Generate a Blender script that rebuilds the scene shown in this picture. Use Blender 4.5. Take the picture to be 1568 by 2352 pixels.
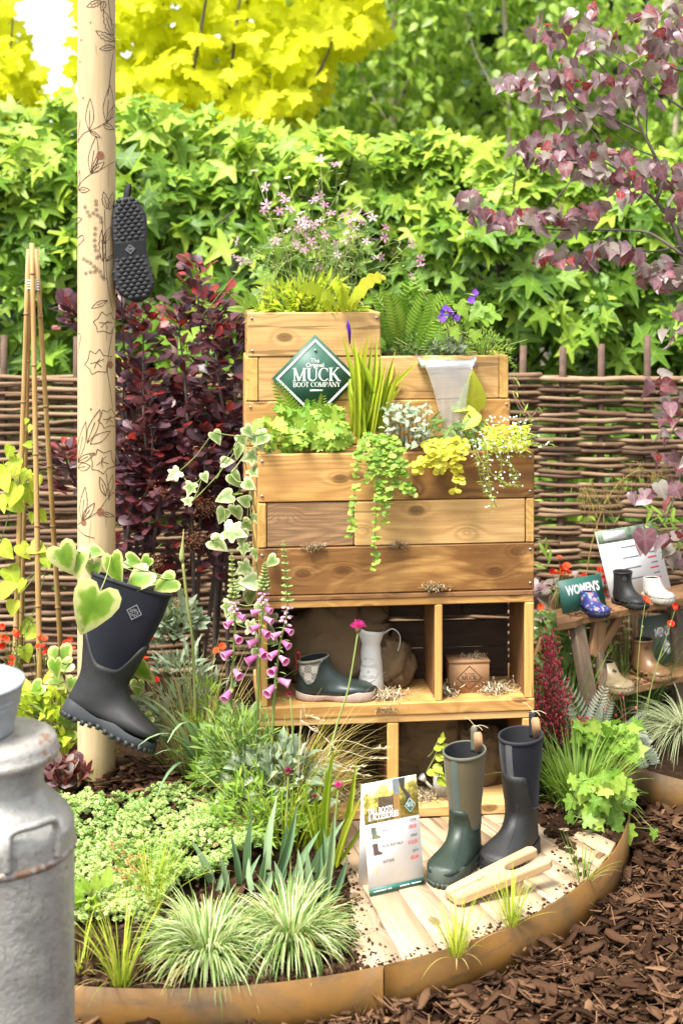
import bpy, bmesh, math, random
import numpy as np
from mathutils import Vector, Matrix, Euler, noise
R = math.radians
random.seed(7); rng = np.random.default_rng(7)
SC = bpy.context.scene; COL = SC.collection
for o in list(bpy.data.objects): bpy.data.objects.remove(o)

# ---------------------------------------------------------------- camera
H = 1.75; FPX = 3267.0; U0 = 784.0; V0 = 560.0       # eye height; focal length, centre column and horizon row in 1568x2352 picture units
cam = bpy.data.cameras.new('camera'); camo = bpy.data.objects.new('camera', cam); COL.objects.link(camo)
camo.location = (0, 0, H); camo.rotation_euler = (R(90), 0, 0)
cam.sensor_fit = 'VERTICAL'; cam.sensor_height = 36; cam.sensor_width = 24
cam.lens = FPX / 2352 * 36; cam.shift_y = -(1176 - V0) / 2352
cam.clip_start = .05; cam.clip_end = 500
cam.dof.use_dof = True; cam.dof.focus_distance = 3.95; cam.dof.aperture_fstop = 3.4
SC.camera = camo
# ---------------------------------------------------------------- sky, sun, exposure
W = bpy.data.worlds.new('World'); SC.world = W; W.use_nodes = True
wn = W.node_tree; wn.nodes.clear()
wo = wn.nodes.new('ShaderNodeOutputWorld'); wb = wn.nodes.new('ShaderNodeBackground')
sk = wn.nodes.new('ShaderNodeTexSky'); sk.sky_type = 'NISHITA'; sk.sun_disc = False
SUN_EL, SUN_AZ = 63.0, 222.0                            # azimuth clockwise from +Y: behind the camera, to its left
sk.sun_elevation = R(SUN_EL); sk.sun_rotation = R(SUN_AZ); sk.air_density = 1.0; sk.dust_density = 3.0
hs = wn.nodes.new('ShaderNodeHueSaturation'); hs.inputs['Saturation'].default_value = .16
wn.links.new(sk.outputs[0], hs.inputs['Color']); wn.links.new(hs.outputs[0], wb.inputs[0]); wb.inputs[1].default_value = .068
wn.links.new(wb.outputs[0], wo.inputs[0])
sl = bpy.data.lights.new('sun', 'SUN'); sl.energy = 1.5; sl.angle = R(16); sl.color = (1, .955, .88)
so = bpy.data.objects.new('sun', sl); COL.objects.link(so)
so.rotation_euler = (R(90 - SUN_EL), 0, R(180 - SUN_AZ)); so.location = (-3, -3, 8)
SC.view_settings.view_transform = 'Standard'; SC.view_settings.look = 'None'
SC.view_settings.gamma = 1; SC.view_settings.use_curve_mapping = False
SC.view_settings.exposure = 2.6
SC.render.engine = 'CYCLES'; SC.render.resolution_x = 682; SC.render.resolution_y = 1024
SC.cycles.max_bounces = 8; SC.cycles.diffuse_bounces = 3; SC.cycles.transparent_max_bounces = 8

def at(u, v, Y): return Vector(((u - U0) / FPX * Y, Y, H - (v - V0) / FPX * Y))
def onz(u, v, z):
    Y = (H - z) * FPX / (v - V0); return Vector(((u - U0) / FPX * Y, Y, z))
def toD(p): return (U0 + p[0] * FPX / p[1], V0 + (H - p[2]) * FPX / p[1])
# ================================================================= helpers
def tag(o, label=None, cat=None, group=None, kind=None):
    if label: o['label'] = label
    if cat: o['category'] = cat
    if group: o['group'] = group
    if kind: o['kind'] = kind
    return o
def thing(name, label, cat, loc=(0, 0, 0), rz=0, group=None, M=None):
    o = bpy.data.objects.new(name, None); COL.objects.link(o); o.empty_display_size = .05
    if M is not None: o.matrix_basis = M
    else: o.location = loc; o.rotation_euler = (0, 0, rz)
    return tag(o, label, cat, group)
def part(name, me, parent=None, M=None, loc=None, world=False):
    o = bpy.data.objects.new(name, me); COL.objects.link(o)
    if parent is not None: o.parent = parent
    if M is not None: o.matrix_basis = (parent.matrix_basis.inverted() @ M) if (world and parent is not None) else M
    elif loc is not None: o.location = loc
    elif world and parent is not None: o.matrix_basis = parent.matrix_basis.inverted()
    return o
def mesh_from(name, V, faces, mats, tint=None, mi=None, smooth=False):
    """faces: list of index arrays of equal or mixed size"""
    me = bpy.data.meshes.new(name)
    V = np.asarray(V, np.float32).reshape(-1, 3)
    if isinstance(faces, np.ndarray):
        loops = faces.ravel(); tot = np.full(len(faces), faces.shape[1], np.int32)
    else:
        tot = np.array([len(f) for f in faces], np.int32); loops = np.fromiter((i for f in faces for i in f), np.int32)
    me.vertices.add(len(V)); me.vertices.foreach_set('co', V.ravel())
    me.loops.add(len(loops)); me.loops.foreach_set('vertex_index', loops.astype(np.int32))
    me.polygons.add(len(tot)); st = np.zeros(len(tot), np.int32); st[1:] = np.cumsum(tot)[:-1]
    me.polygons.foreach_set('loop_start', st)
    if mats is not None:
        for m in (mats if isinstance(mats, (list, tuple)) else [mats]): me.materials.append(m)
    if mi is not None: me.polygons.foreach_set('material_index', np.asarray(mi, np.int32))
    if smooth: me.polygons.foreach_set('use_smooth', np.ones(len(tot), bool))
    me.update(calc_edges=True)
    if tint is not None:
        a = me.attributes.new('tint', 'FLOAT', 'POINT'); a.data.foreach_set('value', np.asarray(tint, np.float32))
    return me
class T:                                                  # a small template shape
    def __init__(s, V, F): s.V = np.asarray(V, float).reshape(-1, 3); s.F = [tuple(f) for f in F]
    def tf(s, M): return T(s.V @ np.array(M.to_3x3()).T + np.array(M.translation), s.F)
    def __add__(s, o): return T(np.vstack([s.V, o.V]), s.F + [tuple(i + len(s.V) for i in f) for f in o.F])
    def mesh(s, name, mats, tint=.5, smooth=False):
        me = mesh_from(name, s.V, s.F, mats, np.full(len(s.V), tint), None, smooth); vn = getattr(s, 'vein', None)
        if vn is not None: me.attributes.new('vein', 'FLOAT', 'POINT').data.foreach_set('value', np.asarray(vn, np.float32))
        return me
class MB:                                                 # collects many shapes into one mesh
    def __init__(s): s.V = []; s.F = []; s.t = []; s.mi = []; s.n = 0
    def add(s, V, F, tint=.5, mi=0):
        V = np.asarray(V, float).reshape(-1, 3); n = s.n
        s.V.append(V); s.F.extend([tuple(i + n for i in f) for f in F]); s.mi.extend([mi] * len(F))
        s.t.append(np.full(len(V), tint) if np.isscalar(tint) else np.asarray(tint)); s.n += len(V); return s
    def t_(s, tp, M=None, tint=.5, mi=0):
        if M is not None: tp = tp.tf(M)
        return s.add(tp.V, tp.F, tint, mi)
    def build(s, name, mats, parent=None, smooth=False, M=None, world=False, kind=None):
        me = mesh_from(name, np.vstack(s.V), s.F, mats, np.concatenate(s.t), s.mi, smooth)
        o = part(name, me, parent, M, world=world)
        if kind: o['kind'] = kind
        return o
    def me(s, name, mats, smooth=False): return mesh_from(name, np.vstack(s.V), s.F, mats, np.concatenate(s.t), s.mi, smooth)
def bulk_mesh(name, tpls, Ms, ti, tints, mats, smooth=False):
    """many copies of templates joined in one mesh. Ms (k,4,4), ti (k,) template index"""
    Vs, Ls, Ts, Tt, Vn = [], [], [], [], []; n = 0
    Ms = np.asarray(Ms); ti = np.asarray(ti); tints = np.asarray(tints)
    for k, tp in enumerate(tpls):
        s = np.where(ti == k)[0]
        if not len(s): continue
        V = np.einsum('kij,nj->kni', Ms[s, :3, :3], tp.V) + Ms[s, None, :3, 3]
        nv = len(tp.V)
        lp = np.fromiter((i for f in tp.F for i in f), np.int64); tt = np.array([len(f) for f in tp.F])
        L = (lp[None, :] + (n + np.arange(len(s)) * nv)[:, None]).ravel()
        Vs.append(V.reshape(-1, 3)); Ls.append(L); Ts.append(np.tile(tt, len(s))); Tt.append(np.repeat(tints[s], nv)); Vn.append(np.tile(getattr(tp, 'vein', np.zeros(nv)), len(s))); n += nv * len(s)
    V = np.vstack(Vs).astype(np.float32); L = np.concatenate(Ls).astype(np.int32); tot = np.concatenate(Ts).astype(np.int32)
    me = bpy.data.meshes.new(name)
    me.vertices.add(len(V)); me.vertices.foreach_set('co', V.ravel())
    me.loops.add(len(L)); me.loops.foreach_set('vertex_index', L)
    me.polygons.add(len(tot)); st = np.zeros(len(tot), np.int32); st[1:] = np.cumsum(tot)[:-1]
    me.polygons.foreach_set('loop_start', st)
    for m in (mats if isinstance(mats, (list, tuple)) else [mats]): me.materials.append(m)
    if smooth: me.polygons.foreach_set('use_smooth', np.ones(len(tot), bool))
    me.update(calc_edges=True)
    a = me.attributes.new('tint', 'FLOAT', 'POINT'); a.data.foreach_set('value', np.concatenate(Tt).astype(np.float32))
    me.attributes.new('vein', 'FLOAT', 'POINT').data.foreach_set('value', np.concatenate(Vn).astype(np.float32))
    return me
# ---- shapes
def frame(d, up=Vector((0, 0, 1))):
    d = Vector(d).normalized(); x = d.cross(up)
    if x.length < 1e-4: x = d.cross(Vector((1, 0, 0)))
    x.normalize(); return x, d, x.cross(d)
def lm(pos, axis, normal, s=1.0, sx=1.0):                 # leaf matrix: +Y along axis, +Z near normal
    y = Vector(axis).normalized(); x = y.cross(Vector(normal))
    if x.length < 1e-4: x = y.cross(Vector((.3, .9, .2)))
    x.normalize(); z = x.cross(y)
    M = Matrix.Identity(4)
    for i in range(3): M[i][0] = x[i] * s * sx; M[i][1] = y[i] * s; M[i][2] = z[i] * s; M[i][3] = pos[i]
    return M
def tube_t(pts, rad, n=6, cap=True):
    pts = [Vector(p) for p in pts]; V = []; F = []
    if np.isscalar(rad): rad = [rad] * len(pts)
    prev = None
    for i, p in enumerate(pts):
        d = (pts[min(i + 1, len(pts) - 1)] - pts[max(i - 1, 0)])
        if d.length < 1e-9: d = Vector((0, 0, 1))
        d.normalize()
        if prev is None: x, _, z = frame(d)
        else:
            x = prev - d * prev.dot(d)
            if x.length < 1e-6: x, _, z = frame(d)
            x.normalize(); z = x.cross(d)
        prev = x
        for k in range(n):
            a = 2 * math.pi * k / n; V.append(p + (x * math.cos(a) + z * math.sin(a)) * rad[i])
    for i in range(len(pts) - 1):
        for k in range(n):
            k2 = (k + 1) % n; F.append((i * n + k, i * n + k2, (i + 1) * n + k2, (i + 1) * n + k))
    if cap: F.append(tuple(range(n - 1, -1, -1))); m = (len(pts) - 1) * n; F.append(tuple(m + k for k in range(n)))
    return T([tuple(v) for v in V], F)
def box_t(lo, hi):
    x0, y0, z0 = lo; x1, y1, z1 = hi
    return T([(x0, y0, z0), (x1, y0, z0), (x1, y1, z0), (x0, y1, z0), (x0, y0, z1), (x1, y0, z1), (x1, y1, z1), (x0, y1, z1)],
             [(0, 3, 2, 1), (4, 5, 6, 7), (0, 1, 5, 4), (1, 2, 6, 5), (2, 3, 7, 6), (3, 0, 4, 7)])
def lathe_t(prof, n=32, cap0=False, cap1=False):
    V = []; F = []; m = len(prof)
    for k in range(n):
        a = 2 * math.pi * k / n
        for r, z in prof: V.append((r * math.cos(a), r * math.sin(a), z))
    for k in range(n):
        k2 = (k + 1) % n
        for i in range(m - 1): F.append((k * m + i, k2 * m + i, k2 * m + i + 1, k * m + i + 1))
    if cap0: F.append(tuple(k * m for k in range(n - 1, -1, -1)))
    if cap1: F.append(tuple(k * m + m - 1 for k in range(n)))
    return T(V, F)
def ell_t(c, r, nu=8, nv=5):
    V = [(c[0], c[1], c[2] - r[2])]; F = []
    for i in range(1, nv):
        a = -math.pi / 2 + math.pi * i / nv
        for k in range(nu):
            b = 2 * math.pi * k / nu; V.append((c[0] + r[0] * math.cos(a) * math.cos(b), c[1] + r[1] * math.cos(a) * math.sin(b), c[2] + r[2] * math.sin(a)))
    V.append((c[0], c[1], c[2] + r[2])); top = len(V) - 1
    for k in range(nu):
        k2 = (k + 1) % nu; F.append((0, 1 + k2, 1 + k))
        for i in range(nv - 2): F.append((1 + i * nu + k, 1 + i * nu + k2, 1 + (i + 1) * nu + k2, 1 + (i + 1) * nu + k))
        F.append((1 + (nv - 2) * nu + k, 1 + (nv - 2) * nu + k2, top))
    return T(V, F)
def ribbon_t(pts, w, side, thick=0):
    """flat strip along pts; side = sideways vector (or list)"""
    pts = [Vector(p) for p in pts]; n = len(pts); V = []; F = []
    if np.isscalar(w): w = [w] * n
    for i, p in enumerate(pts):
        s = Vector(side[i] if isinstance(side, list) else side).normalized() * w[i] / 2; V += [p - s, p + s]
    for i in range(n - 1): F.append((2 * i, 2 * i + 1, 2 * i + 3, 2 * i + 2))
    if thick:
        m = len(V)
        for i in range(n):
            d = pts[min(i + 1, n - 1)] - pts[max(i - 1, 0)]; s = V[2 * i + 1] - V[2 * i]; nn = s.cross(d).normalized() * thick
            V += [V[2 * i] + nn, V[2 * i + 1] + nn]
        for i in range(n - 1):
            F += [(m + 2 * i, m + 2 * i + 2, m + 2 * i + 3, m + 2 * i + 1), (2 * i, 2 * i + 2, m + 2 * i + 2, m + 2 * i), (2 * i + 1, m + 2 * i + 1, m + 2 * i + 3, 2 * i + 3)]
        F += [(0, m, m + 1, 1), (2 * n - 2, 2 * n - 1, m + 2 * n - 1, m + 2 * n - 2)]
    return T([tuple(v) for v in V], F)
def cr(P, t):                                             # Catmull-Rom through rows of P
    P = np.asarray(P, float); n = len(P) - 1; t = min(max(t, 0), n - 1e-6); i = int(t); f = t - i
    p0, p1, p2, p3 = P[max(i - 1, 0)], P[i], P[i + 1], P[min(i + 2, n)]
    return .5 * (2 * p1 + (p2 - p0) * f + (2 * p0 - 5 * p1 + 4 * p2 - p3) * f * f + (3 * p1 - p0 - 3 * p2 + p3) * f ** 3)
def spline(pts, n): return [Vector(cr([tuple(p) for p in pts], i * (len(pts) - 1) / (n - 1))) for i in range(n)]
def box_part(name, lo, hi, m, parent, bev=.0025, jitter=0.0):
    """a sawn board: mesh built with X along the grain, own origin, softened edges"""
    lo = Vector(lo); hi = Vector(hi); d = hi - lo; c = (lo + hi) / 2
    ax = max(range(3), key=lambda i: d[i])
    o3 = [ax] + [i for i in range(3) if i != ax]
    if ax == 1: o3 = [1, 0, 2]
    L = [d[i] for i in o3]
    bm = bmesh.new(); bmesh.ops.create_cube(bm, size=1)
    for v in bm.verts: v.co = Vector((v.co[0] * L[0], v.co[1] * L[1], v.co[2] * L[2]))
    if bev: bmesh.ops.bevel(bm, geom=bm.edges[:], offset=min(bev, min(L) * .3), segments=1, affect='EDGES')
    if jitter:
        for v in bm.verts: v.co += Vector((random.uniform(-1, 1), random.uniform(-1, 1), random.uniform(-1, 1))) * jitter
    me = bpy.data.meshes.new(name); bm.to_mesh(me); bm.free(); me.materials.append(m)
    M = Matrix.Identity(4)
    for k in range(3):
        for i in range(3): M[i][k] = 0
        M[o3[k]][k] = 1
    if M.to_3x3().determinant() < 0:
        for i in range(3): M[i][2] *= -1
    M.translation = c
    return part(name, me, parent, M)
def text_obj(name, s, size, m, parent=None, M=None, ext=.0006, xs=1.0, bold=0.0, align='CENTER', world=False, sp=1.0):
    cu = bpy.data.curves.new(name, 'FONT'); cu.body = s; cu.size = size; cu.extrude = ext; cu.offset = bold * size; cu.align_x = align; cu.resolution_u = 2
    cu.space_character = sp
    tmp = bpy.data.objects.new('tmp', cu); COL.objects.link(tmp)
    dg = bpy.context.evaluated_depsgraph_get(); me = bpy.data.meshes.new_from_object(tmp.evaluated_get(dg))
    bpy.data.objects.remove(tmp); bpy.data.curves.remove(cu)
    me.name = name; me.materials.clear(); me.materials.append(m)
    if xs != 1.0: me.transform(Matrix.Diagonal((xs, 1, 1, 1)))
    return part(name, me, parent, M, world=world)
# ================================================================= materials
def nd(nt, t, **kw):
    n = nt.nodes.new(t)
    for k, v in kw.items(): setattr(n, k, v)
    return n
def newmat(name):
    m = bpy.data.materials.new(name); m.use_nodes = True; nt = m.node_tree; nt.nodes.clear()
    out = nd(nt, 'ShaderNodeOutputMaterial'); return m, nt, out
def rgb(c): return (c[0], c[1], c[2], 1)
def mixc(nt, fac, a, b, blend='MIX'):
    n = nd(nt, 'ShaderNodeMix', data_type='RGBA', blend_type=blend)
    for sock, v in ((n.inputs[0], fac), (n.inputs[6], a), (n.inputs[7], b)):
        if hasattr(v, 'is_linked') or isinstance(v, bpy.types.NodeSocket): nt.links.new(v, sock)
        elif isinstance(v, (int, float)): sock.default_value = v
        else: sock.default_value = rgb(v)
    return n.outputs[2]
def mth(nt, op, a, b=None, c=None, clamp=False):
    n = nd(nt, 'ShaderNodeMath', operation=op, use_clamp=clamp)
    for i, v in enumerate((a, b, c)):
        if v is None: continue
        if isinstance(v, bpy.types.NodeSocket): nt.links.new(v, n.inputs[i])
        else: n.inputs[i].default_value = v
    return n.outputs[0]
def ramp(nt, fac, stops):
    n = nd(nt, 'ShaderNodeValToRGB'); e = n.color_ramp.elements
    while len(e) < len(stops): e.new(.5)
    for i, (p, c) in enumerate(stops): e[i].position = p; e[i].color = rgb(c)
    nt.links.new(fac, n.inputs[0]); return n.outputs[0]
def coords(nt, scale=(1, 1, 1), rand=True):
    tc = nd(nt, 'ShaderNodeTexCoord'); v = tc.outputs['Object']
    if rand:
        oi = nd(nt, 'ShaderNodeObjectInfo'); a = nd(nt, 'ShaderNodeVectorMath', operation='ADD')
        mm = mth(nt, 'MULTIPLY', oi.outputs['Random'], 37.0)
        cb = nd(nt, 'ShaderNodeCombineXYZ'); nt.links.new(mm, cb.inputs[0]); nt.links.new(mm, cb.inputs[1]); nt.links.new(mth(nt, 'MULTIPLY', mm, .3), cb.inputs[2])
        nt.links.new(v, a.inputs[0]); nt.links.new(cb.outputs[0], a.inputs[1]); v = a.outputs[0]
    mp = nd(nt, 'ShaderNodeMapping'); mp.inputs['Scale'].default_value = scale; nt.links.new(v, mp.inputs[0]); return mp.outputs[0]
def noise_n(nt, vec, scale, detail=3, rough=.55, dist=0):
    n = nd(nt, 'ShaderNodeTexNoise'); n.inputs['Scale'].default_value = scale; n.inputs['Detail'].default_value = detail
    n.inputs['Roughness'].default_value = rough; n.inputs['Distortion'].default_value = dist
    if vec is not None: nt.links.new(vec, n.inputs['Vector'])
    return n.outputs[0]
def bsdf(nt, out, col, rough=.5, metal=0, spec=.5, bump=None, bstr=.3, bdist=.01, coat=0, sheen=0):
    p = nd(nt, 'ShaderNodeBsdfPrincipled')
    if isinstance(col, bpy.types.NodeSocket): nt.links.new(col, p.inputs['Base Color'])
    else: p.inputs['Base Color'].default_value = rgb(col)
    if isinstance(rough, bpy.types.NodeSocket): nt.links.new(rough, p.inputs['Roughness'])
    else: p.inputs['Roughness'].default_value = rough
    if isinstance(metal, bpy.types.NodeSocket): nt.links.new(metal, p.inputs['Metallic'])
    else: p.inputs['Metallic'].default_value = metal
    p.inputs['Specular IOR Level'].default_value = spec; p.inputs['Coat Weight'].default_value = coat; p.inputs['Sheen Weight'].default_value = sheen
    if bump is not None:
        b = nd(nt, 'ShaderNodeBump'); b.inputs['Strength'].default_value = bstr; b.inputs['Distance'].default_value = bdist
        nt.links.new(bump, b.inputs['Height']); nt.links.new(b.outputs[0], p.inputs['Normal'])
    if out is not None: nt.links.new(p.outputs[0], out.inputs[0])
    return p
def plain(name, c, rough=.5, metal=0, spec=.5, c2=None, ns=20, bs=0, bscale=60, coat=0, sheen=0):
    """one colour broken by noise; c2 = second colour"""
    m, nt, out = newmat(name); v = coords(nt)
    c2 = c2 or tuple(x * .8 for x in c)
    f = noise_n(nt, v, ns, 4); f = ramp(nt, f, [(.35, (0, 0, 0)), (.65, (1, 1, 1))])
    col = mixc(nt, f, c, c2)
    bsdf(nt, out, col, rough, metal, spec, noise_n(nt, v, bscale, 3) if bs else None, bs, .004, coat, sheen); return m
def leafm(name, a, b, trans=.4, rough=.45, spec=.4, mid=None, tb=1.25, ns=30):
    """leaf: colour runs from a to b by each leaf's own tint, light passes through"""
    m, nt, out = newmat(name)
    at_ = nd(nt, 'ShaderNodeAttribute', attribute_name='tint'); f = at_.outputs['Fac']
    tc = nd(nt, 'ShaderNodeTexCoord'); n = noise_n(nt, tc.outputs['Object'], ns, 3)
    f2 = mth(nt, 'ADD', f, mth(nt, 'MULTIPLY', mth(nt, 'SUBTRACT', n, .5), .5), clamp=True)
    col = ramp(nt, f2, [(0, a), (.5, mid), (1, b)] if mid else [(0, a), (1, b)])
    va = nd(nt, 'ShaderNodeAttribute', attribute_name='vein'); col = mixc(nt, mth(nt, 'MULTIPLY', mth(nt, 'POWER', va.outputs['Fac'], 8.0), .28), col, tuple(min(1, x * 1.5 + .05) for x in b))
    p = bsdf(nt, None, col, min(.9, rough + .06), 0, spec * .65)
    t = nd(nt, 'ShaderNodeBsdfTranslucent'); tcol = mixc(nt, 1.0, col, (tb, tb, tb * .75), 'MULTIPLY'); nt.links.new(tcol, t.inputs[0])
    mx = nd(nt, 'ShaderNodeMixShader'); mx.inputs[0].default_value = trans
    nt.links.new(p.outputs[0], mx.inputs[1]); nt.links.new(t.outputs[0], mx.inputs[2]); nt.links.new(mx.outputs[0], out.inputs[0]); return m
def wood(name, light, mid, dark, grain=1.0, rough=.65, knots=True, ring=34, stain=None, sfac=.5, fibre=.35, stretch=1.0, wet=None):
    """flat-sawn board: contour lines of a stretched noise are the grain, knots pull them round"""
    m, nt, out = newmat(name)
    v = coords(nt, (1, 1, 1))
    def sc(x, y, z):
        mp = nd(nt, 'ShaderNodeMapping'); mp.inputs['Scale'].default_value = (x, y, z); nt.links.new(v, mp.inputs[0]); return mp.outputs[0]
    n = noise_n(nt, sc(1.1 * stretch, 6 * grain, 6 * grain), 1.0, 1.5, .4)
    vo = nd(nt, 'ShaderNodeTexVoronoi'); vo.inputs['Scale'].default_value = 1.0; vo.voronoi_dimensions = '2D'; sv = nd(nt, 'ShaderNodeSeparateXYZ'); nt.links.new(v, sv.inputs[0]); cv = nd(nt, 'ShaderNodeCombineXYZ'); nt.links.new(mth(nt, 'MULTIPLY', sv.outputs[0], 4.4), cv.inputs[0]); nt.links.new(mth(nt, 'MULTIPLY', mth(nt, 'ADD', sv.outputs[1], sv.outputs[2]), 8.0), cv.inputs[1]); nt.links.new(cv.outputs[0], vo.inputs['Vector'])
    kd = vo.outputs['Distance']
    gate = ramp(nt, noise_n(nt, sc(1.5, 4, 4), 1.0, 0), [(.40, (0, 0, 0)), (.46, (1, 1, 1))]) if knots else None
    if knots:
        kf = mth(nt, 'SUBTRACT', 1, mth(nt, 'MULTIPLY', kd, 3.0), clamp=True)
        n = mth(nt, 'ADD', n, mth(nt, 'MULTIPLY', mth(nt, 'MULTIPLY', kf, kf), .20))
    rg = mth(nt, 'SINE', mth(nt, 'MULTIPLY', n, ring * 3.2))
    rg = mth(nt, 'ADD', mth(nt, 'MULTIPLY', rg, .5), .5); rg = mth(nt, 'POWER', rg, 1.6)
    fb = noise_n(nt, sc(7, 170, 170), 1.0, 3, .6)
    big = noise_n(nt, sc(2.2, 7, 7), 1.0, 3)
    col = mixc(nt, ramp(nt, big, [(.3, (0, 0, 0)), (.7, (1, 1, 1))]), light, mid)
    col = mixc(nt, mth(nt, 'MULTIPLY', rg, .50), col, dark)
    col = mixc(nt, mth(nt, 'MULTIPLY', ramp(nt, fb, [(.42, (1, 1, 1)), (.6, (0, 0, 0))]), fibre), col, dark)
    oi = nd(nt, 'ShaderNodeObjectInfo')
    col = mixc(nt, mth(nt, 'MULTIPLY', oi.outputs['Random'], .35), col, mid)
    if stain is not None:
        s = ramp(nt, noise_n(nt, sc(2.6, 5, 7), 1.0, 4, .6, .6), [(.5 - sfac * .25, (1, 1, 1)), (.62 - sfac * .22, (0, 0, 0))])
        s = mth(nt, 'SUBTRACT', 1, s); col = mixc(nt, mth(nt, 'MULTIPLY', s, .8), col, stain)
    if knots:
        kk = mth(nt, 'MULTIPLY', ramp(nt, kd, [(.0, (1, 1, 1)), (.085, (.8, .8, .8)), (.135, (0, 0, 0))]), gate)
        col = mixc(nt, mth(nt, 'MULTIPLY', kk, .85), col, tuple(x * .35 for x in dark))
    ck = noise_n(nt, sc(2.2, 46, 46), 1.0, 2, .5, .3); ck = ramp(nt, ck, [(.66, (0, 0, 0)), (.69, (1, 1, 1))])
    col = mixc(nt, mth(nt, 'MULTIPLY', ck, .55), col, tuple(x * .3 for x in dark))
    sp_ = ramp(nt, noise_n(nt, sc(22, 26, 26), 1.0, 4, .7), [(.60, (0, 0, 0)), (.74, (1, 1, 1))]); col = mixc(nt, mth(nt, 'MULTIPLY', sp_, .28), col, dark)
    if wet is not None:                                   # a run of water has soaked one end of the board
        tc2 = nd(nt, 'ShaderNodeTexCoord'); s2 = nd(nt, 'ShaderNodeSeparateXYZ'); nt.links.new(tc2.outputs['Object'], s2.inputs[0])
        wv = mth(nt, 'ADD', s2.outputs[0], mth(nt, 'MULTIPLY', mth(nt, 'SUBTRACT', noise_n(nt, sc(5, 9, 9), 1.0, 3), .5), .35))
        w_ = ramp(nt, wv, [(wet, (0, 0, 0)), (wet + .05, (1, 1, 1))]); col = mixc(nt, mth(nt, 'MULTIPLY', w_, .8), col, mixc(nt, rg, (.15, .058, .013), (.06, .021, .006)))
    hb = mth(nt, 'ADD', mth(nt, 'MULTIPLY', rg, -.4), mth(nt, 'MULTIPLY', fb, .8))
    bsdf(nt, out, col, rough, 0, .3, hb, .35, .0015); return m
# ================================================================= ground, bed, deck, edging, mulch
CX, CY, CR = -.398, 4.355, 1.255                         # the round bed
def nz(x, y, s, k=0): return noise.noise(Vector((x * s, y * s, k)))
def sst(a, b, x):
    t = min(max((x - a) / (b - a), 0), 1); return t * t * (3 - 2 * t)
def groundz(x, y):
    if math.hypot(x, y - 4) > 6: return -.03
    return .016 * nz(x, y, 4) + .010 * nz(x, y, 13, 3) + .004 * nz(x, y, 40, 5)
def deck_in(x, y):                                        # >0 inside the decked part
    return min(x - (-.048 + (4.019 - y) * .15) + .02 * nz(x, y, 14), (.535 + (4.02 - y) * .16) - x + .02 * nz(x, y, 16, 4), 4.6 - y)
def bedz(x, y):
    d = CR - math.hypot(x - CX, y - CY)
    z = .112 + .045 * sst(.0, .55, d) + .05 * math.exp(-((x + .52) ** 2 + (y - 4.05) ** 2) / .05) + .012 * nz(x, y, 5, 1) + .008 * nz(x, y, 17, 2) + .004 * nz(x, y, 45, 6)
    k = sst(-.03, .05, deck_in(x, y)); return z * (1 - k) + .07 * k
m_soil = None
def soil_mat(name, a, b, c):
    m, nt, out = newmat(name); v = coords(nt, rand=False)
    f = noise_n(nt, v, 26, 6, .7); f2 = noise_n(nt, v, 140, 4, .7)
    col = ramp(nt, f, [(.3, a), (.5, b), (.72, c)]); col = mixc(nt, mth(nt, 'MULTIPLY', f2, .6), col, a)
    bsdf(nt, out, col, .95, 0, .04, mth(nt, 'ADD', f, f2), .9, .012); return m
m_soil = soil_mat('soil', (.018, .010, .006), (.036, .020, .0115), (.07, .04, .023))
m_mulch_base = soil_mat('mulch_base', (.018, .009, .005), (.036, .019, .011), (.07, .039, .021))
def grid_sheet(name, x0, x1, y0, y1, st, zf, m, keep=None):
    xs = np.arange(x0, x1 + 1e-6, st); ys = np.arange(y0, y1 + 1e-6, st)
    V = [(x, y, zf(x, y)) for y in ys for x in xs]; nx = len(xs)
    F = [(j * nx + i, j * nx + i + 1, (j + 1) * nx + i + 1, (j + 1) * nx + i) for j in range(len(ys) - 1) for i in range(nx - 1)]
    return mesh_from(name, V, F, m, smooth=True)
ground = part('ground', mesh_from('ground', [(-200, -60, -.045), (200, -60, -.045), (200, 300, -.045), (-200, 300, -.045)], [(0, 1, 2, 3)], m_mulch_base)); ground['kind'] = 'structure'
path = part('mulch_path', grid_sheet('mulch_path', -2.4, 2.4, 1.6, 6.4, .03, groundz, m_mulch_base)); path['kind'] = 'structure'
# the bed inside the ring
V = [(CX, CY, bedz(CX, CY))]; F = []; NR, NA = 56, 220
for i in range(1, NR + 1):
    for k in range(NA):
        a = 2 * math.pi * k / NA; r = (CR - .006) * i / NR; x = CX + r * math.cos(a); y = CY + r * math.sin(a); V.append((x, y, bedz(x, y)))
for k in range(NA): F.append((0, 1 + k, 1 + (k + 1) % NA))
for i in range(NR - 1):
    for k in range(NA):
        k2 = (k + 1) % NA; b = 1 + i * NA; F.append((b + k, b + NA + k, b + NA + k2, b + k2))
bed = part('bed_soil', mesh_from('bed_soil', V, F, m_soil, smooth=True)); bed['kind'] = 'structure'
# second bed behind the path, right
C2 = (1.75, 5.25, 1.16)
def bed2z(x, y): return .105 + .012 * nz(x, y, 6, 9) + .006 * nz(x, y, 18, 2)
V = [(C2[0], C2[1], .12)]; F = []; NR, NA = 30, 120
for i in range(1, NR + 1):
    for k in range(NA):
        a = 2 * math.pi * k / NA; r = (C2[2] - .006) * i / NR; x = C2[0] + r * math.cos(a); y = C2[1] + r * math.sin(a); V.append((x, y, bed2z(x, y)))
for k in range(NA): F.append((0, 1 + k, 1 + (k + 1) % NA))
for i in range(NR - 1):
    for k in range(NA):
        k2 = (k + 1) % NA; b = 1 + i * NA; F.append((b + k, b + NA + k, b + NA + k2, b + k2))
bed2 = part('bed_soil', mesh_from('bed_soil', V, F, m_soil, smooth=True)); bed2['kind'] = 'structure'
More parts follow.
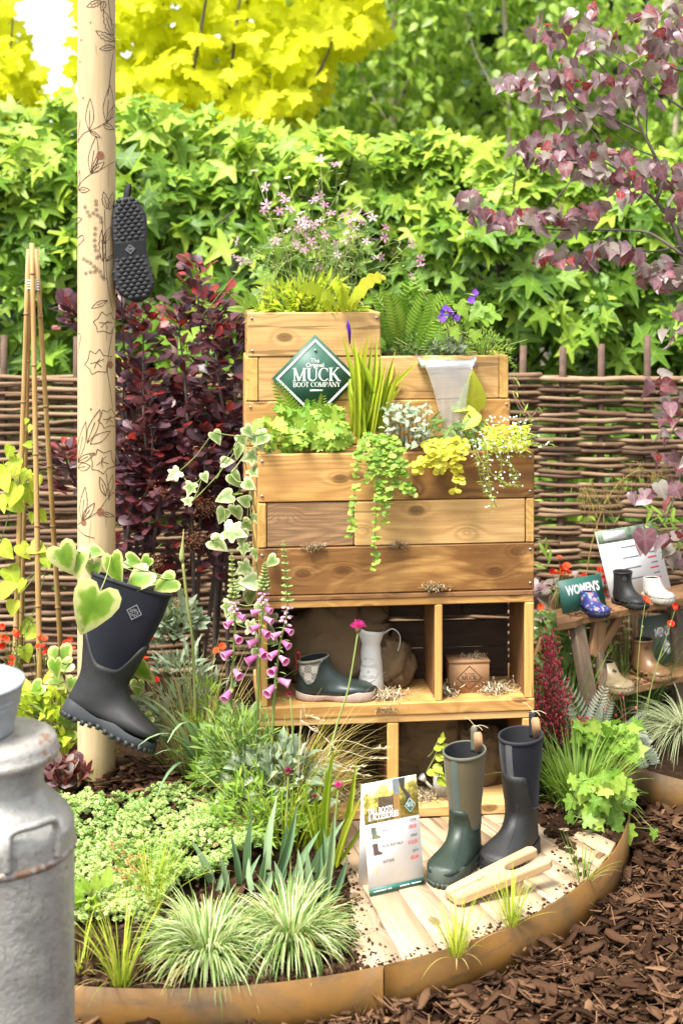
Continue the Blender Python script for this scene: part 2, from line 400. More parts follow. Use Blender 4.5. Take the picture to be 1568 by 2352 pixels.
# edging: strips of thin steel with a weathered ochre coat
def edging_mat():
    m, nt, out = newmat('edging_steel'); v = coords(nt, (1, 1, 1), False)
    f = noise_n(nt, v, 3.2, 5, .6, .6); f2 = noise_n(nt, v, 60, 3)
    mp = nd(nt, 'ShaderNodeMapping'); mp.inputs['Scale'].default_value = (9, 9, 40); nt.links.new(v, mp.inputs[0]); f3 = noise_n(nt, mp.outputs[0], 1, 4, .6)
    col = ramp(nt, f, [(.3, (.20, .094, .0145)), (.48, (.168, .08, .0145)), (.58, (.12, .066, .02)), (.70, (.06, .045, .026))])
    col = mixc(nt, ramp(nt, f3, [(.56, (0, 0, 0)), (.68, (.7, .7, .7))]), col, (.065, .045, .027))
    col = mixc(nt, mth(nt, 'MULTIPLY', f2, .25), col, (.085, .042, .012))
    bsdf(nt, out, col, .6, .0, .3, f2, .12, .003); return m
m_edge = edging_mat()
def ring_strip(c, r, a0, a1, z0, z1, th=.004, n=40):
    V = []; F = []
    for i in range(n + 1):
        a = a0 + (a1 - a0) * i / n
        for rr, z in ((r, z0), (r, z1), (r - th, z1), (r - th, z0)): V.append((c[0] + rr * math.cos(a), c[1] + rr * math.sin(a), z))
    for i in range(n):
        for k in range(4): F.append((i * 4 + k, (i + 1) * 4 + k, (i + 1) * 4 + (k + 1) % 4, i * 4 + (k + 1) % 4))
    F += [(3, 2, 1, 0), (n * 4, n * 4 + 1, n * 4 + 2, n * 4 + 3)]
    return T(V, F)
edg = thing('garden_edging', 'low curved ochre steel edging around the round show bed', 'garden edging', (CX, CY, 0))
ja = math.atan2(3.175 - CY, .106 - CX)
for a0, a1 in ((ja, ja + 2.1), (ja - 2.1, ja), (ja - 4.19, ja - 2.1)):
    tp = ring_strip((0, 0), CR, a0 + .0012, a1 - .0012, -.03, .125)
    part('steel_strip', tp.mesh('steel_strip', m_edge, smooth=False), edg)
edg2 = thing('garden_edging', 'second ochre steel edging in front of the shoe display stand', 'garden edging', (C2[0], C2[1], 0))
for a0, a1 in ((R(150), R(262)), (R(262.2), R(330))):
    part('steel_strip', ring_strip((0, 0), C2[2], a0, a1, -.03, .115).mesh('steel_strip', m_edge), edg2)
# ---- deck: boards fanning from a point behind the bed
m_deck = wood('deck_board', (.47, .37, .255), (.40, .29, .185), (.24, .145, .075), 1.0, .7, True, 26, fibre=.25)
m_deck2 = wood('deck_board_tan', (.42, .28, .145), (.34, .20, .09), (.20, .10, .042), 1.0, .65, True, 30, fibre=.3)
m_deck3 = wood('deck_board_grey', (.32, .255, .19), (.25, .19, .135), (.14, .095, .065), 1.0, .75, True, 30, fibre=.4)
deck = bpy.data.objects.new('deck', None); COL.objects.link(deck); deck['kind'] = 'structure'
FO = Vector((-.384, 5.49)); tans = [.185, .2325, .277, .322, .366, .412, .458, .503, .549, .596, .645, .70]
def ray_rim(t):
    d = Vector((t, -1)).normalized(); f = FO - Vector((CX, CY)); b = f.dot(d); c = f.dot(f) - (CR - .014) ** 2
    return -b + math.sqrt(b * b - c), d
random.seed(21)
for i in range(len(tans) - 1):
    t0, t1 = tans[i] + .001, tans[i + 1] - .001; r0, d0 = ray_rim(t0); r1, d1 = ray_rim(t1); rm, dm = ray_rim((t0 + t1) / 2)
    cuts = [1.32]; cut = {1: [1.95], 3: [1.83], 4: [2.2], 6: [1.72], 7: [2.05], 8: [1.7], 9: [1.85]}.get(i, [])
    cuts += cut
    for j, ca in enumerate(cuts):
        a = ca + (.0015 if j else 0); last = j == len(cuts) - 1; b = cuts[j + 1] if not last else None
        P = [FO + d0 * a, FO + d1 * a]
        P += [FO + d1 * r1, FO + dm * rm, FO + d0 * r0] if last else [FO + d1 * b, FO + d0 * b]
        c = sum(P, Vector((0, 0))) / len(P); an = math.atan2(dm[1], dm[0]); ztop = .12 + random.uniform(-.002, .001)
        M = Matrix.Translation((c[0], c[1], ztop - .01)) @ Matrix.Rotation(an, 4, 'Z'); Mi = M.inverted(); n = len(P)
        bot = [Mi @ Vector((p[0], p[1], ztop - .02)) for p in P]; top = [Mi @ Vector((p[0], p[1], ztop)) for p in P]
        ins = [q + (-(q.xy.normalized()) * .0018).to_3d() for q in top]; edge = [q - Vector((0, 0, .0018)) for q in top]
        V = bot + edge + ins
        F = [tuple(range(n - 1, -1, -1)), tuple(2 * n + k for k in range(n))]
        for k in range(n):
            k2 = (k + 1) % n; F += [(k, k2, n + k2, n + k), (n + k, n + k2, 2 * n + k2, 2 * n + k)]
        mm = random.choices([m_deck, m_deck2, m_deck3], [6, 2, 1])[0] if not last else random.choices([m_deck, m_deck2], [8, 1])[0]
        me = mesh_from('plank', [tuple(v) for v in V], F, mm)
        bm = bmesh.new(); bm.from_mesh(me); bmesh.ops.recalc_face_normals(bm, faces=bm.faces[:]); bm.to_mesh(me); bm.free()
        part('plank', me, deck, M)
# ---- bark: chips big enough to pick apart lie as pieces, the rest is one mass
m_bark = leafm('bark', (.020, .010, .0055), (.18, .100, .055), 0, .9, .06, (.060, .031, .0175), 1, 60)
def chip_t(seed, L=1, Wd=.36, Th=.12, n=8):
    """torn flake of bark: ragged ends, nearly parallel sides, split into layers"""
    r = random.Random(seed); V = []; out = []
    for k in range(n):
        t = k / (n - 1); w = Wd / 2 * (.35 + .65 * math.sin(math.pi * min(max(t * .86 + .07, 0), 1)) ** .45) * r.uniform(.75, 1.15)
        out.append((t, w))
    xs = [(t - .5) * L + r.uniform(-.06, .06) for t, w in out]
    side = [(xs[k] + r.uniform(-.05, .05), out[k][1]) for k in range(n)] + [(xs[k] + r.uniform(-.05, .05), -out[k][1] * r.uniform(.8, 1.1)) for k in range(n - 1, -1, -1)]
    b1, b2, tw = r.uniform(-.3, .3), r.uniform(-.8, .8), r.uniform(-.5, .5)
    def z(x, y): return b1 * x * x + b2 * y * y + tw * x * y
    m = len(side)
    for x, y in side: V.append((x, y, z(x, y)))
    for x, y in side: V.append((x * r.uniform(.9, 1), y * r.uniform(.7, .98), z(x, y) + Th * r.uniform(.5, 1.3)))
    F = []
    for k in range(m):
        k2 = (k + 1) % m; F.append((k2, k, m + k, m + k2))
    for k in range(n - 1):
        F.append((k, k + 1, m - 2 - k, m - 1 - k)); F.append((m + k + 1, m + k, 2 * m - 1 - k, 2 * m - 2 - k))
    return T(V, F)
CH = [chip_t(i, 1, [.5, .34, .42, .28, .6, .38, .3][i], [.035, .06, .04, .07, .03, .05, .08][i], 5) for i in range(7)] + [chip_t(90 + i, 1, .05, .03, 4) for i in range(3)]
def scatter_chips(N, gen, zf, holder, nobj, smin, smax, seed, sticks=.16, nest=.02):
    r = random.Random(seed); L = []
    while len(L) < N:
        p = gen(r)
        if p is None: continue
        x, y = p; s = smin + (smax - smin) * r.random() ** 2.6; st = r.random() < sticks
        k = 7 + r.randrange(3) if st else r.randrange(7)
        M = Matrix.Translation((x, y, zf(x, y) + r.uniform(-.004, nest))) @ Euler((r.gauss(0, .32), r.gauss(0, .32), r.uniform(0, 6.28))).to_matrix().to_4x4() @ Matrix.Scale(s * (1.1 if st else 1), 4)
        tn = min(max(r.gauss(.40, .26), 0), 1)
        if st: tn = min(1, tn + .35)
        L.append((s / y * (.5 if st else 1), M, k, tn))
    def vis(l):
        u, v = toD(l[1].translation); return 0 < u < 1568 and 0 < v < 2352 and (u > 175 or v < 1500)
    L.sort(key=lambda l: -l[0] if vis(l) else 1)
    me = {}
    for a, M, k, tn in L[:nobj]:
        key = (k, int(tn * 5))
        if key not in me: me[key] = CH[k].mesh('bark_chip', m_bark, (key[1] + .5) / 5)
        part('bark_chip', me[key], holder, M)
    L = L[nobj:]
    o = part('bark_mulch', bulk_mesh('bark_mulch', CH, [np.array(l[1]) for l in L], [l[2] for l in L], [l[3] for l in L], m_bark), holder); o['kind'] = 'stuff'
def gen_path(r):
    y = 2.3 + 3.1 * r.random() ** 1.2; x = r.uniform(-.6, 1.9)
    if math.hypot(x - CX, y - CY) < CR + .012 or math.hypot(x - C2[0], y - C2[1]) < C2[2] + .01: return None
    u, v = toD((x, y, 0))
    if (u > 1700 or u < 60 or v > 2520) and r.random() < .5: return None
    return x, y
def path_z(x, y):
    d = math.hypot(x - CX, y - CY) - CR
    return groundz(x, y) + .012 + .025 * math.exp(-d / .05) * (.5 + nz(x, y, 9, 8))
scatter_chips(24000, gen_path, path_z, path, 300, .007, .078, 5, .36, .03)
def gen_bed(r):
    q = r.random()
    if q < .45:
        x, y = r.gauss(-.50, .13), r.gauss(4.02, .12)
    elif q < .85:
        x, y = r.uniform(-1.1, .1), r.uniform(3.1, 3.6)
    else: x, y = r.uniform(.48, .8), r.uniform(3.6, 4.3)
    if math.hypot(x - CX, y - CY) > CR - .03 or deck_in(x, y) > .0: return None
    return x, y
def gen_mound(r):
    x, y = r.gauss(-.50, .10), r.gauss(4.02, .085)
    return (x, y) if bedz(x, y) > .13 else None
scatter_chips(420, gen_mound, lambda x, y: bedz(x, y) + .008 + .03 * math.exp(-((x + .50) ** 2 + (y - 4.0) ** 2) / .02), bed, 120, .03, .10, 9, .15, .03)
scatter_chips(1100, gen_bed, lambda x, y: bedz(x, y) + .003, bed, 190, .012, .07, 8, .2, .016)
# soil crumbs along the deck border and the rim
r = random.Random(3); CL = [ell_t((0, 0, 0), (1, .8, .6), 6, 4).tf(Euler((i, i * 2, 0)).to_matrix().to_4x4()) for i in range(3)]
for tp in CL: tp.V += rng.uniform(-.22, .22, tp.V.shape)
m_clod = leafm('soil_clod', (.016, .009, .005), (.08, .045, .026), 0, .95, .03, (.036, .02, .0115), 1, 80)
Ms, ti, tt = [], [], []
while len(Ms) < 6000:
    q = r.random()
    if q < .35:
        y = r.uniform(3.14, 4.0); x = -.048 + (4.019 - y) * .15 + r.gauss(-.03, .03)
    elif q < .5:
        a = r.uniform(-1.75, -.55); rr = CR - .012 - abs(r.gauss(0, .03)); x = CX + rr * math.cos(a); y = CY + rr * math.sin(a)
    elif q < .9: x, y = r.uniform(-1.2, .05), r.uniform(3.08, 3.7)
    else: x, y = r.uniform(.56, .78), r.uniform(3.6, 4.2)
    if math.hypot(x - CX, y - CY) > CR - .012: continue
    if deck_in(x, y) > .03 + .05 * r.random() ** 3 and math.hypot(x - CX, y - CY) < CR - .06: continue
    z = max(bedz(x, y), .118 if deck_in(x, y) > 0 else 0)
    s = (.0015 + .010 * r.random() ** 3.5) * (.55 if deck_in(x, y) > 0 else 1)
    Ms.append(np.array(Matrix.Translation((x, y, z + s * .2)) @ Euler((r.random() * 6, r.random() * 6, 0)).to_matrix().to_4x4() @ Matrix.Scale(s, 4))); ti.append(r.randrange(3)); tt.append(r.random())
o = part('soil_crumbs', bulk_mesh('soil_crumbs', CL, Ms, ti, tt, m_clod), bed); o['kind'] = 'stuff'
# ================================================================= tiered planter with shelves
DZ = .12
m_new = wood('planter_board', (.62, .375, .135), (.52, .285, .084), (.27, .115, .032), 1.0, .6, True, 30)
m_wet = wood('planter_board_wet', (.62, .375, .135), (.50, .27, .078), (.24, .10, .03), 1.0, .45, True, 30, stain=(.13, .05, .014), sfac=.55)
m_newwet = wood('planter_board_soaked', (.62, .375, .135), (.52, .285, .084), (.27, .115, .032), 1.0, .5, True, 30, wet=-.02)
m_newwet2 = wood('planter_board_damp', (.62, .375, .135), (.52, .285, .084), (.27, .115, .032), 1.0, .5, True, 30, wet=.17)
m_pale = wood('planter_board_pale', (.66, .44, .19), (.56, .335, .12), (.32, .155, .05), 1.0, .6, True, 26)
m_end = wood('planter_end_grain', (.70, .44, .14), (.60, .35, .10), (.36, .18, .05), 2.0, .7, False, 18)
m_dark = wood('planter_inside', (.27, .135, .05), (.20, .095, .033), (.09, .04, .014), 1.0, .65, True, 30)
m_back = wood('planter_back', (.06, .036, .02), (.04, .024, .014), (.02, .012, .008), 1.0, .8, False, 30)  # shade inside the shelves put into the colour, far darker than the other boards
m_screw = plain('screw_zinc', (.55, .55, .55), .35, 1.0, .5)
m_screwd = plain('screw_slot', (.08, .08, .08), .5)
PR = R(6.0)
P0 = at(592, 1885, 4.0); P0.z = DZ + .001              # front left bottom corner
planter = thing('wooden_planter', 'tall tiered wooden planter of sawn boards with open shelves below', 'planter', P0, PR)
PM = planter.matrix_basis.copy()
def PW(x, y, z): return PM @ Vector((x, y, z - DZ))        # z given above ground
PWID = .792; DEP = .36
def sub(name, par=None):
    o = bpy.data.objects.new(name, None); COL.objects.link(o); o.parent = par or planter; o.empty_display_size = .03; return o
def pb(par, name, lo, hi, m, bev=.003, j=.0006): return box_part(name, (lo[0], lo[1], lo[2] - DZ), (hi[0], hi[1], hi[2] - DZ), m, par, bev, j)
scr_me = None
def screw(par, x, y, z):
    global scr_me
    if scr_me is None:
        mb = MB(); mb.t_(lathe_t([(.0042, 0), (.0042, .0012), (.0032, .0022)], 10, True, True), tint=.5); mb.t_(box_t((-.0022, -.0006, .0022), (.0022, .0006, .00235)), mi=1); mb.t_(box_t((-.0006, -.0022, .0022), (.0006, .0022, .00237)), mi=1)
        scr_me = mb.me('screw', [m_screw, m_screwd])
    part('screw', scr_me, par, Matrix.Translation((x, y, z - DZ)) @ Matrix.Rotation(R(90), 4, 'X') @ Matrix.Rotation(random.random() * 3, 4, 'Z'))
# tier 3: the wide front box, boards lapped at the corners turn about
TH = .024
t3 = sub('front_box')
rows3 = [(1.021, 1.155), (.893, 1.0185), (.758, .8905)]
for k, (z0, z1) in enumerate(rows3):
    full = k != 1
    if full:
        pb(t3, 'plank', (0, 0, z0), (PWID, TH, z1), m_wet if k == 2 else m_newwet)
        pb(t3, 'plank', (0, TH + .001, z0), (TH, DEP, z1), m_new); pb(t3, 'plank', (PWID - TH, TH + .001, z0), (PWID, DEP, z1), m_wet)
        for x in (.012, PWID - .012):
            for z in (z0 + .018, z1 - .018): screw(t3, x, -.0005, z)
    else:
        pb(t3, 'plank', (TH + .002, .004, z0), (.2715, TH + .004, z1), wood('planter_board_grey', (.42, .25, .125), (.29, .165, .075), (.09, .046, .024), 1.2, .7, True, 46, fibre=.6))
        pb(t3, 'plank', (.2735, .001, z0), (PWID - TH - .002, TH + .001, z1), m_pale)
        pb(t3, 'plank', (0, 0, z0), (TH, DEP, z1), m_end); pb(t3, 'plank', (PWID - TH, 0, z0), (PWID, DEP, z1), m_end)
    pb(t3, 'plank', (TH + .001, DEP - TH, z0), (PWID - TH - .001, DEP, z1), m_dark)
pb(t3, 'planting_soil', (TH + .002, TH + .006, 1.08), (PWID - TH - .002, DEP - TH - .002, 1.128), m_soil, .004, .004)
# wet stain board on the right of the top row
# tier 2 and tier 1, set back
Y2 = .215; X2, X2b = -.026, .765
t2 = sub('rear_box')
rows2 = [(1.283, 1.412), (1.150, 1.281), (1.02, 1.148)]
for k, (z0, z1) in enumerate(rows2):
    if k == 0:
        pb(t2, 'plank', (X2 + TH * 1.6, Y2 + .002, z0), (X2b - TH * 1.2, Y2 + TH, z1), m_pale)
        pb(t2, 'plank', (X2, Y2, z0), (X2 + TH * 1.6 - .001, Y2 + .2, z1), m_end); pb(t2, 'plank', (X2b - TH * 1.2 + .001, Y2, z0), (X2b, Y2 + .2, z1), m_end)
    else:
        o = .006 * k
        pb(t2, 'plank', (X2 - .002, Y2, z0), (X2b + o, Y2 + TH, z1), m_new if k == 1 else m_newwet2)
        pb(t2, 'plank', (X2, Y2 + TH + .001, z0), (X2 + TH, Y2 + .2, z1), m_new); pb(t2, 'plank', (X2b + o - TH, Y2 + TH + .001, z0), (X2b + o, Y2 + .2, z1), m_new)
        for x in (X2 + .014, X2b + o - .012): screw(t2, x, Y2 - .0005, z1 - .016)
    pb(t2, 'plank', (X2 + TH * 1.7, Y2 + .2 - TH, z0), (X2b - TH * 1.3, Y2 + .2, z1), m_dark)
pb(t2, 'planting_soil', (X2 + TH * 1.7, Y2 + TH + .002, 1.33), (X2b - TH * 1.3, Y2 + .2 - TH - .002, 1.395), m_soil, .004, .004)
t1 = sub('top_box'); x1 = .376
pb(t1, 'plank', (X2 + .006, Y2 - .001, 1.4145), (x1, Y2 + TH, 1.545), m_pale)
pb(t1, 'plank', (X2 + .006, Y2 + TH, 1.4145), (X2 + .006 + TH, Y2 + .2, 1.545), m_new); pb(t1, 'plank', (x1 - TH, Y2 + TH, 1.4145), (x1, Y2 + .2, 1.545), m_new)
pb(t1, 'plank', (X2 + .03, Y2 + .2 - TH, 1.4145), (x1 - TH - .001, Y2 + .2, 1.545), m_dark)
pb(t1, 'planting_soil', (X2 + .031, Y2 + TH + .002, 1.47), (x1 - TH - .001, Y2 + .2 - TH - .002, 1.535), m_soil, .004, .004)
for x in (X2 + .018, x1 - .012): screw(t1, x, Y2 - .0015, 1.528)
screw(t1, X2 + .02, Y2 - .0015, 1.432)
# shelf crates under the boxes
sh = sub('shelf_crate')
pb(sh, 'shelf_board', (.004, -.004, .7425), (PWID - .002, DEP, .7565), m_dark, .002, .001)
pb(sh, 'shelf_board', (.004, -.001, .721), (PWID - .001, DEP, .7415), m_new)
pb(sh, 'shelf_board', (.002, -.006, .411), (PWID, DEP, .446), m_new, .003, .0012)
pb(sh, 'shelf_board', (.006, -.002, .389), (PWID - .001, DEP, .4095), m_pale)
pb(sh, 'shelf_board', (.004, -.012, .1215), (PWID - .06, DEP, .150), m_pale, .003, .001)
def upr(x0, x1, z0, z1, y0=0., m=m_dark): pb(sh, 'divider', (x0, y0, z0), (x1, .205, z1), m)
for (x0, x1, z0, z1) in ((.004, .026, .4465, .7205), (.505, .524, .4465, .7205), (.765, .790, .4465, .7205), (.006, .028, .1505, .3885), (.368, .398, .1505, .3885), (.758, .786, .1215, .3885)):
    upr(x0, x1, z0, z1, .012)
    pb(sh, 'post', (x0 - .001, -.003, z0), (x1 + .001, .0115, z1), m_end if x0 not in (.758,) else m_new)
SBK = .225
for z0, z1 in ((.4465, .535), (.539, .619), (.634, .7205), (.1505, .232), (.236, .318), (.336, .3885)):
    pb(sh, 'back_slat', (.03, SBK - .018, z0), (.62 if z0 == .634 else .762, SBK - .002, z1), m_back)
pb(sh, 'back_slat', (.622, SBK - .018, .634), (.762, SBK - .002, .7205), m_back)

# ---- diamond sign
m_signg = plain('sign_green', (.026, .085, .056), .5, 0, .4, (.036, .108, .074), 40)
m_white = plain('white_paint', (.78, .80, .76), .5, 0, .3, (.72, .74, .70), 30)
sg = thing('diamond_sign', 'dark green diamond shaped board lettered in white on the planter front', 'sign', M=PM @ Matrix.Translation((.180, Y2 - .012, 1.350 - DZ)))
hw = .129
def diamond(w, y0, y1): return T([(0, y0, -w), (w, y0, 0), (0, y0, w), (-w, y0, 0), (0, y1, -w), (w, y1, 0), (0, y1, w), (-w, y1, 0)], [(0, 1, 2, 3), (7, 6, 5, 4), (0, 4, 5, 1), (1, 5, 6, 2), (2, 6, 7, 3), (3, 7, 4, 0)])
part('board', diamond(hw, 0, .0105).mesh('board', m_signg), sg)
mb = MB(); wo_, wi_ = hw * .91, hw * .84
for k in range(4):
    a, b = [(0, -1), (1, 0), (0, 1), (-1, 0)][k], [(0, -1), (1, 0), (0, 1), (-1, 0)][(k + 1) % 4]
    mb.add([(a[0] * wo_, -.0008, a[1] * wo_), (b[0] * wo_, -.0008, b[1] * wo_), (b[0] * wi_, -.0008, b[1] * wi_), (a[0] * wi_, -.0008, a[1] * wi_)], [(0, 1, 2, 3)])
mb.build('border', m_white, sg)
TX = Matrix.Rotation(R(90), 4, 'X')
# serif capitals drawn stroke by stroke in a unit cell (x 0..w, y 0..1): thick and thin strokes, bracket serifs
def stroke(mb, p, q, w):
    p = Vector(p); q = Vector(q); d = (q - p).normalized(); n = Vector((-d[1], d[0])) * w / 2
    mb.add([(a[0], a[1], 0) for a in (p - n, q - n, q + n, p + n)], [(0, 1, 2, 3)])
def arc(mb, c, rx, ry, a0, a1, wf, n=16):
    V = []
    for i in range(n + 1):
        a = R(a0 + (a1 - a0) * i / n); w = wf(a) / 2
        V += [(c[0] + (rx - w) * math.cos(a), c[1] + (ry - w * .6) * math.sin(a), 0), (c[0] + (rx + w) * math.cos(a), c[1] + (ry + w * .6) * math.sin(a), 0)]
    mb.add(V, [(2 * i, 2 * i + 1, 2 * i + 3, 2 * i + 2) for i in range(n)])
K, k_ = .17, .07
def serif(mb, x, y, w=.26): mb.add([(x - w / 2, y - .022, 0), (x + w / 2, y - .022, 0), (x + w / 2, y + .022, 0), (x - w / 2, y + .022, 0)], [(0, 1, 2, 3)])
def glyph(ch):
    mb = MB(); rw = lambda a: k_ + (K - k_) * abs(math.cos(a)) ** 1.3
    if ch == 'M':
        stroke(mb, (.14, 0), (.14, 1), k_); stroke(mb, (.14, 1), (.5, .03), K); stroke(mb, (.5, .03), (.88, 1), k_); stroke(mb, (.88, 0), (.88, 1), K); serif(mb, .14, .02, .3); serif(mb, .88, .02, .34); serif(mb, .07, .98, .2); serif(mb, .93, .98, .24); w = 1.08
    elif ch == 'U':
        stroke(mb, (.16, .3), (.16, 1), K); stroke(mb, (.72, .3), (.72, 1), k_); arc(mb, (.44, .32), .28, .29, 180, 360, lambda a: K if a < R(250) else k_ + (K - k_) * max(0, (R(320) - a) / R(70))); serif(mb, .16, .98, .32); serif(mb, .72, .98, .28); w = .88
    elif ch in 'CO':
        arc(mb, (.44, .5), .36, .48, 50 if ch == 'C' else 0, 310 if ch == 'C' else 360, rw, 26); w = .88
        if ch == 'C': stroke(mb, (.70, .70), (.70, .95), .06); stroke(mb, (.70, .08), (.73, .2), .05); w = .80
    elif ch == 'K':
        stroke(mb, (.16, 0), (.16, 1), K); stroke(mb, (.22, .45), (.70, 1), k_); stroke(mb, (.34, .58), (.76, 0), K); serif(mb, .16, .02, .34); serif(mb, .16, .98, .34); serif(mb, .70, .98, .26); serif(mb, .80, .02, .28); w = .92
    elif ch == 'B':
        stroke(mb, (.16, 0), (.16, 1), K); arc(mb, (.34, .75), .24, .23, -90, 90, rw, 10); arc(mb, (.36, .27), .28, .25, -90, 90, rw, 10)
        for y in (.03, .51, .97): stroke(mb, (.08, y), (.36, y), .06)
        w = .76
    elif ch == 'T': stroke(mb, (.36, 0), (.36, 1), K); stroke(mb, (.02, .965), (.70, .965), .07); stroke(mb, (.04, .8), (.04, 1), .05); stroke(mb, (.68, .8), (.68, 1), .05); serif(mb, .36, .02, .34); w = .76
    elif ch == 'P':
        stroke(mb, (.16, 0), (.16, 1), K); arc(mb, (.34, .72), .26, .26, -90, 90, rw, 10); stroke(mb, (.08, .97), (.36, .97), .06); stroke(mb, (.1, .47), (.36, .47), .06); serif(mb, .16, .02, .34); w = .72
    elif ch == 'A': stroke(mb, (.08, 0), (.42, 1), k_); stroke(mb, (.42, 1), (.78, 0), K); stroke(mb, (.2, .35), (.64, .35), .06); serif(mb, .08, .02, .26); serif(mb, .78, .02, .3); w = .86
    elif ch == 'N': stroke(mb, (.16, 0), (.16, 1), k_); stroke(mb, (.14, 1), (.78, 0), K); stroke(mb, (.78, 0), (.78, 1), k_); serif(mb, .16, .02, .28); serif(mb, .1, .98, .24); serif(mb, .78, .98, .28); w = .94
    elif ch == 'Y': stroke(mb, (.4, 0), (.4, .48), K); stroke(mb, (.08, 1), (.4, .44), K); stroke(mb, (.74, 1), (.4, .44), k_); serif(mb, .4, .02, .34); serif(mb, .08, .98, .28); serif(mb, .74, .98, .26); w = .8
    else: return None, .36
    return mb, w
def serif_text(s, h, width=None):
    """mesh of serif capitals, centred on x, standing in the XZ plane at y=0"""
    out = MB(); x = 0; pcs = []
    for i, c in enumerate(s):
        hh = 1.0
        g, w = glyph(c)
        if g: pcs.append((g, x))
        x += w
    sc = (width / x / h) if width else 1
    li = 0
    for g, x0 in pcs:
        for V in g.V:
            li += 1
            W = np.stack([((V[:, 0] + x0) - x / 2) * h * sc, np.full(len(V), -.00003 * (li % 9)), V[:, 1] * h], 1); out.add(W, [])
        n0 = out.n - g.n; out.F += [tuple(i + n0 for i in f) for f in g.F]; out.mi += [0] * len(g.F)
    return out
def shift(x, y, z): return Matrix.Translation((x, y, z))
serif_text('MUCK', .039, .143).build('lettering', m_white, sg, M=shift(0.004, -.001, -.008))
serif_text('BOOT COMPANY', .0145, .141).build('lettering', m_white, sg, M=shift(.004, -.001, -.0255))
text_obj('lettering', 'The', .0175, m_white, sg, shift(-.001, -.001, .047) @ TX, .0002, .95, .015)
text_obj('lettering', 'Original', .0175, m_white, sg, shift(-.001, -.001, .0335) @ TX, .0002, .95, .015)
part('rule_line', box_t((-.016, -.0012, -.0385), (.022, -.0002, -.034)).mesh('rule_line', m_white), sg)
part('screw', scr_me, sg, shift(0, -.0004, .083) @ Matrix.Rotation(R(90), 4, 'X'))

# ---- steel spillway and its water
m_steel = plain('brushed_steel', (.72, .73, .74), .38, 1.0, .5, (.64, .65, .66), 80)
wx0, wx1 = .490, .657
sp = thing('water_spillway', 'brushed steel spillway blade set into the upper box rim', 'spillway', M=PM @ shift(wx0, Y2 - .03, 1.398 - DZ))
L = wx1 - wx0
mb = MB(); mb.t_(box_t((0, 0, 0), (L, .075, .003))); mb.t_(T([(0, -.014, -.016), (L, -.014, -.016), (L, .0, .003), (0, .0, .003), (0, -.011, -.018), (L, -.011, -.018), (L, .003, .0), (0, .003, .0)], [(0, 1, 2, 3), (7, 6, 5, 4), (0, 4, 5, 1), (1, 5, 6, 2), (3, 7, 4, 0)]))
mb.build('blade', m_steel, sp)
for x in (-.0025, L):
    mb = MB(); mb.t_(T([(x, -.003, -.012), (x + .0025, -.003, -.012), (x + .0025, .075, -.012), (x, .075, -.012), (x, -.003, .010), (x + .0025, -.003, .010), (x + .0025, .075, .022), (x, .075, .022)], box_t((0, 0, 0), (1, 1, 1)).F))
    mb.build('side_plate', m_steel, sp)
def water_mat():
    m, nt, out = newmat('water'); v = coords(nt, (60, 20, 4), False)
    p = bsdf(nt, out, (.93, .95, .95), .06, 0, .5, noise_n(nt, v, 1.0, 3), .5, .004)
    p.inputs['Transmission Weight'].default_value = .92; p.inputs['IOR'].default_value = 1.33; return m
m_water = water_mat()
NU, NV = 26, 26; V = []; F = []
x0t, x1t, x0b, x1b = wx0 + .002, wx1 - .002, .560, .603
for side in (0, 1):
    for j in range(NV + 1):
        t = j / NV; z = 1.399 - .255 * t ** 1.25 - (0 if j else -.003); y = Y2 - .034 - .055 * t ** .6
        l = x0t + (x0b - x0t) * t ** .82; rr = x1t + (x1b - x1t) * t ** .82
        for i in range(NU + 1):
            s = i / NU; e = abs(s - .5) * 2; rope = sst(.80, .97, e) * (1 - sst(.985, 1.0, e))
            th = .0011 + .0055 * rope * (.5 + .7 * t) + .0012 * t * abs(math.sin(s * 31))
            wob = .002 * math.sin(s * 23 + t * 9) * t + .0035 * rope * math.sin(t * 26 + s * 7) * (.3 + t)
            V.append(PW(l + (rr - l) * s + wob * .5, y + (th if side else -th) + wob, z)[:])
n1 = (NU + 1) * (NV + 1)
for j in range(NV):
    for i in range(NU):
        a = j * (NU + 1) + i; F += [(a, a + 1, a + NU + 2, a + NU + 1), (n1 + a, n1 + a + NU + 1, n1 + a + NU + 2, n1 + a + 1)]
    for i in (0, NU):
        a = j * (NU + 1) + i; q = (a, a + NU + 1, n1 + a + NU + 1, n1 + a); F.append(q if i == 0 else q[::-1])
for i in range(NU):
    F += [(i, n1 + i, n1 + i + 1, i + 1)]; a = NV * (NU + 1) + i; F += [(a, a + 1, n1 + a + 1, n1 + a)]
wt = part('water', mesh_from('water', V, F, m_water, smooth=True)); wt['kind'] = 'structure'

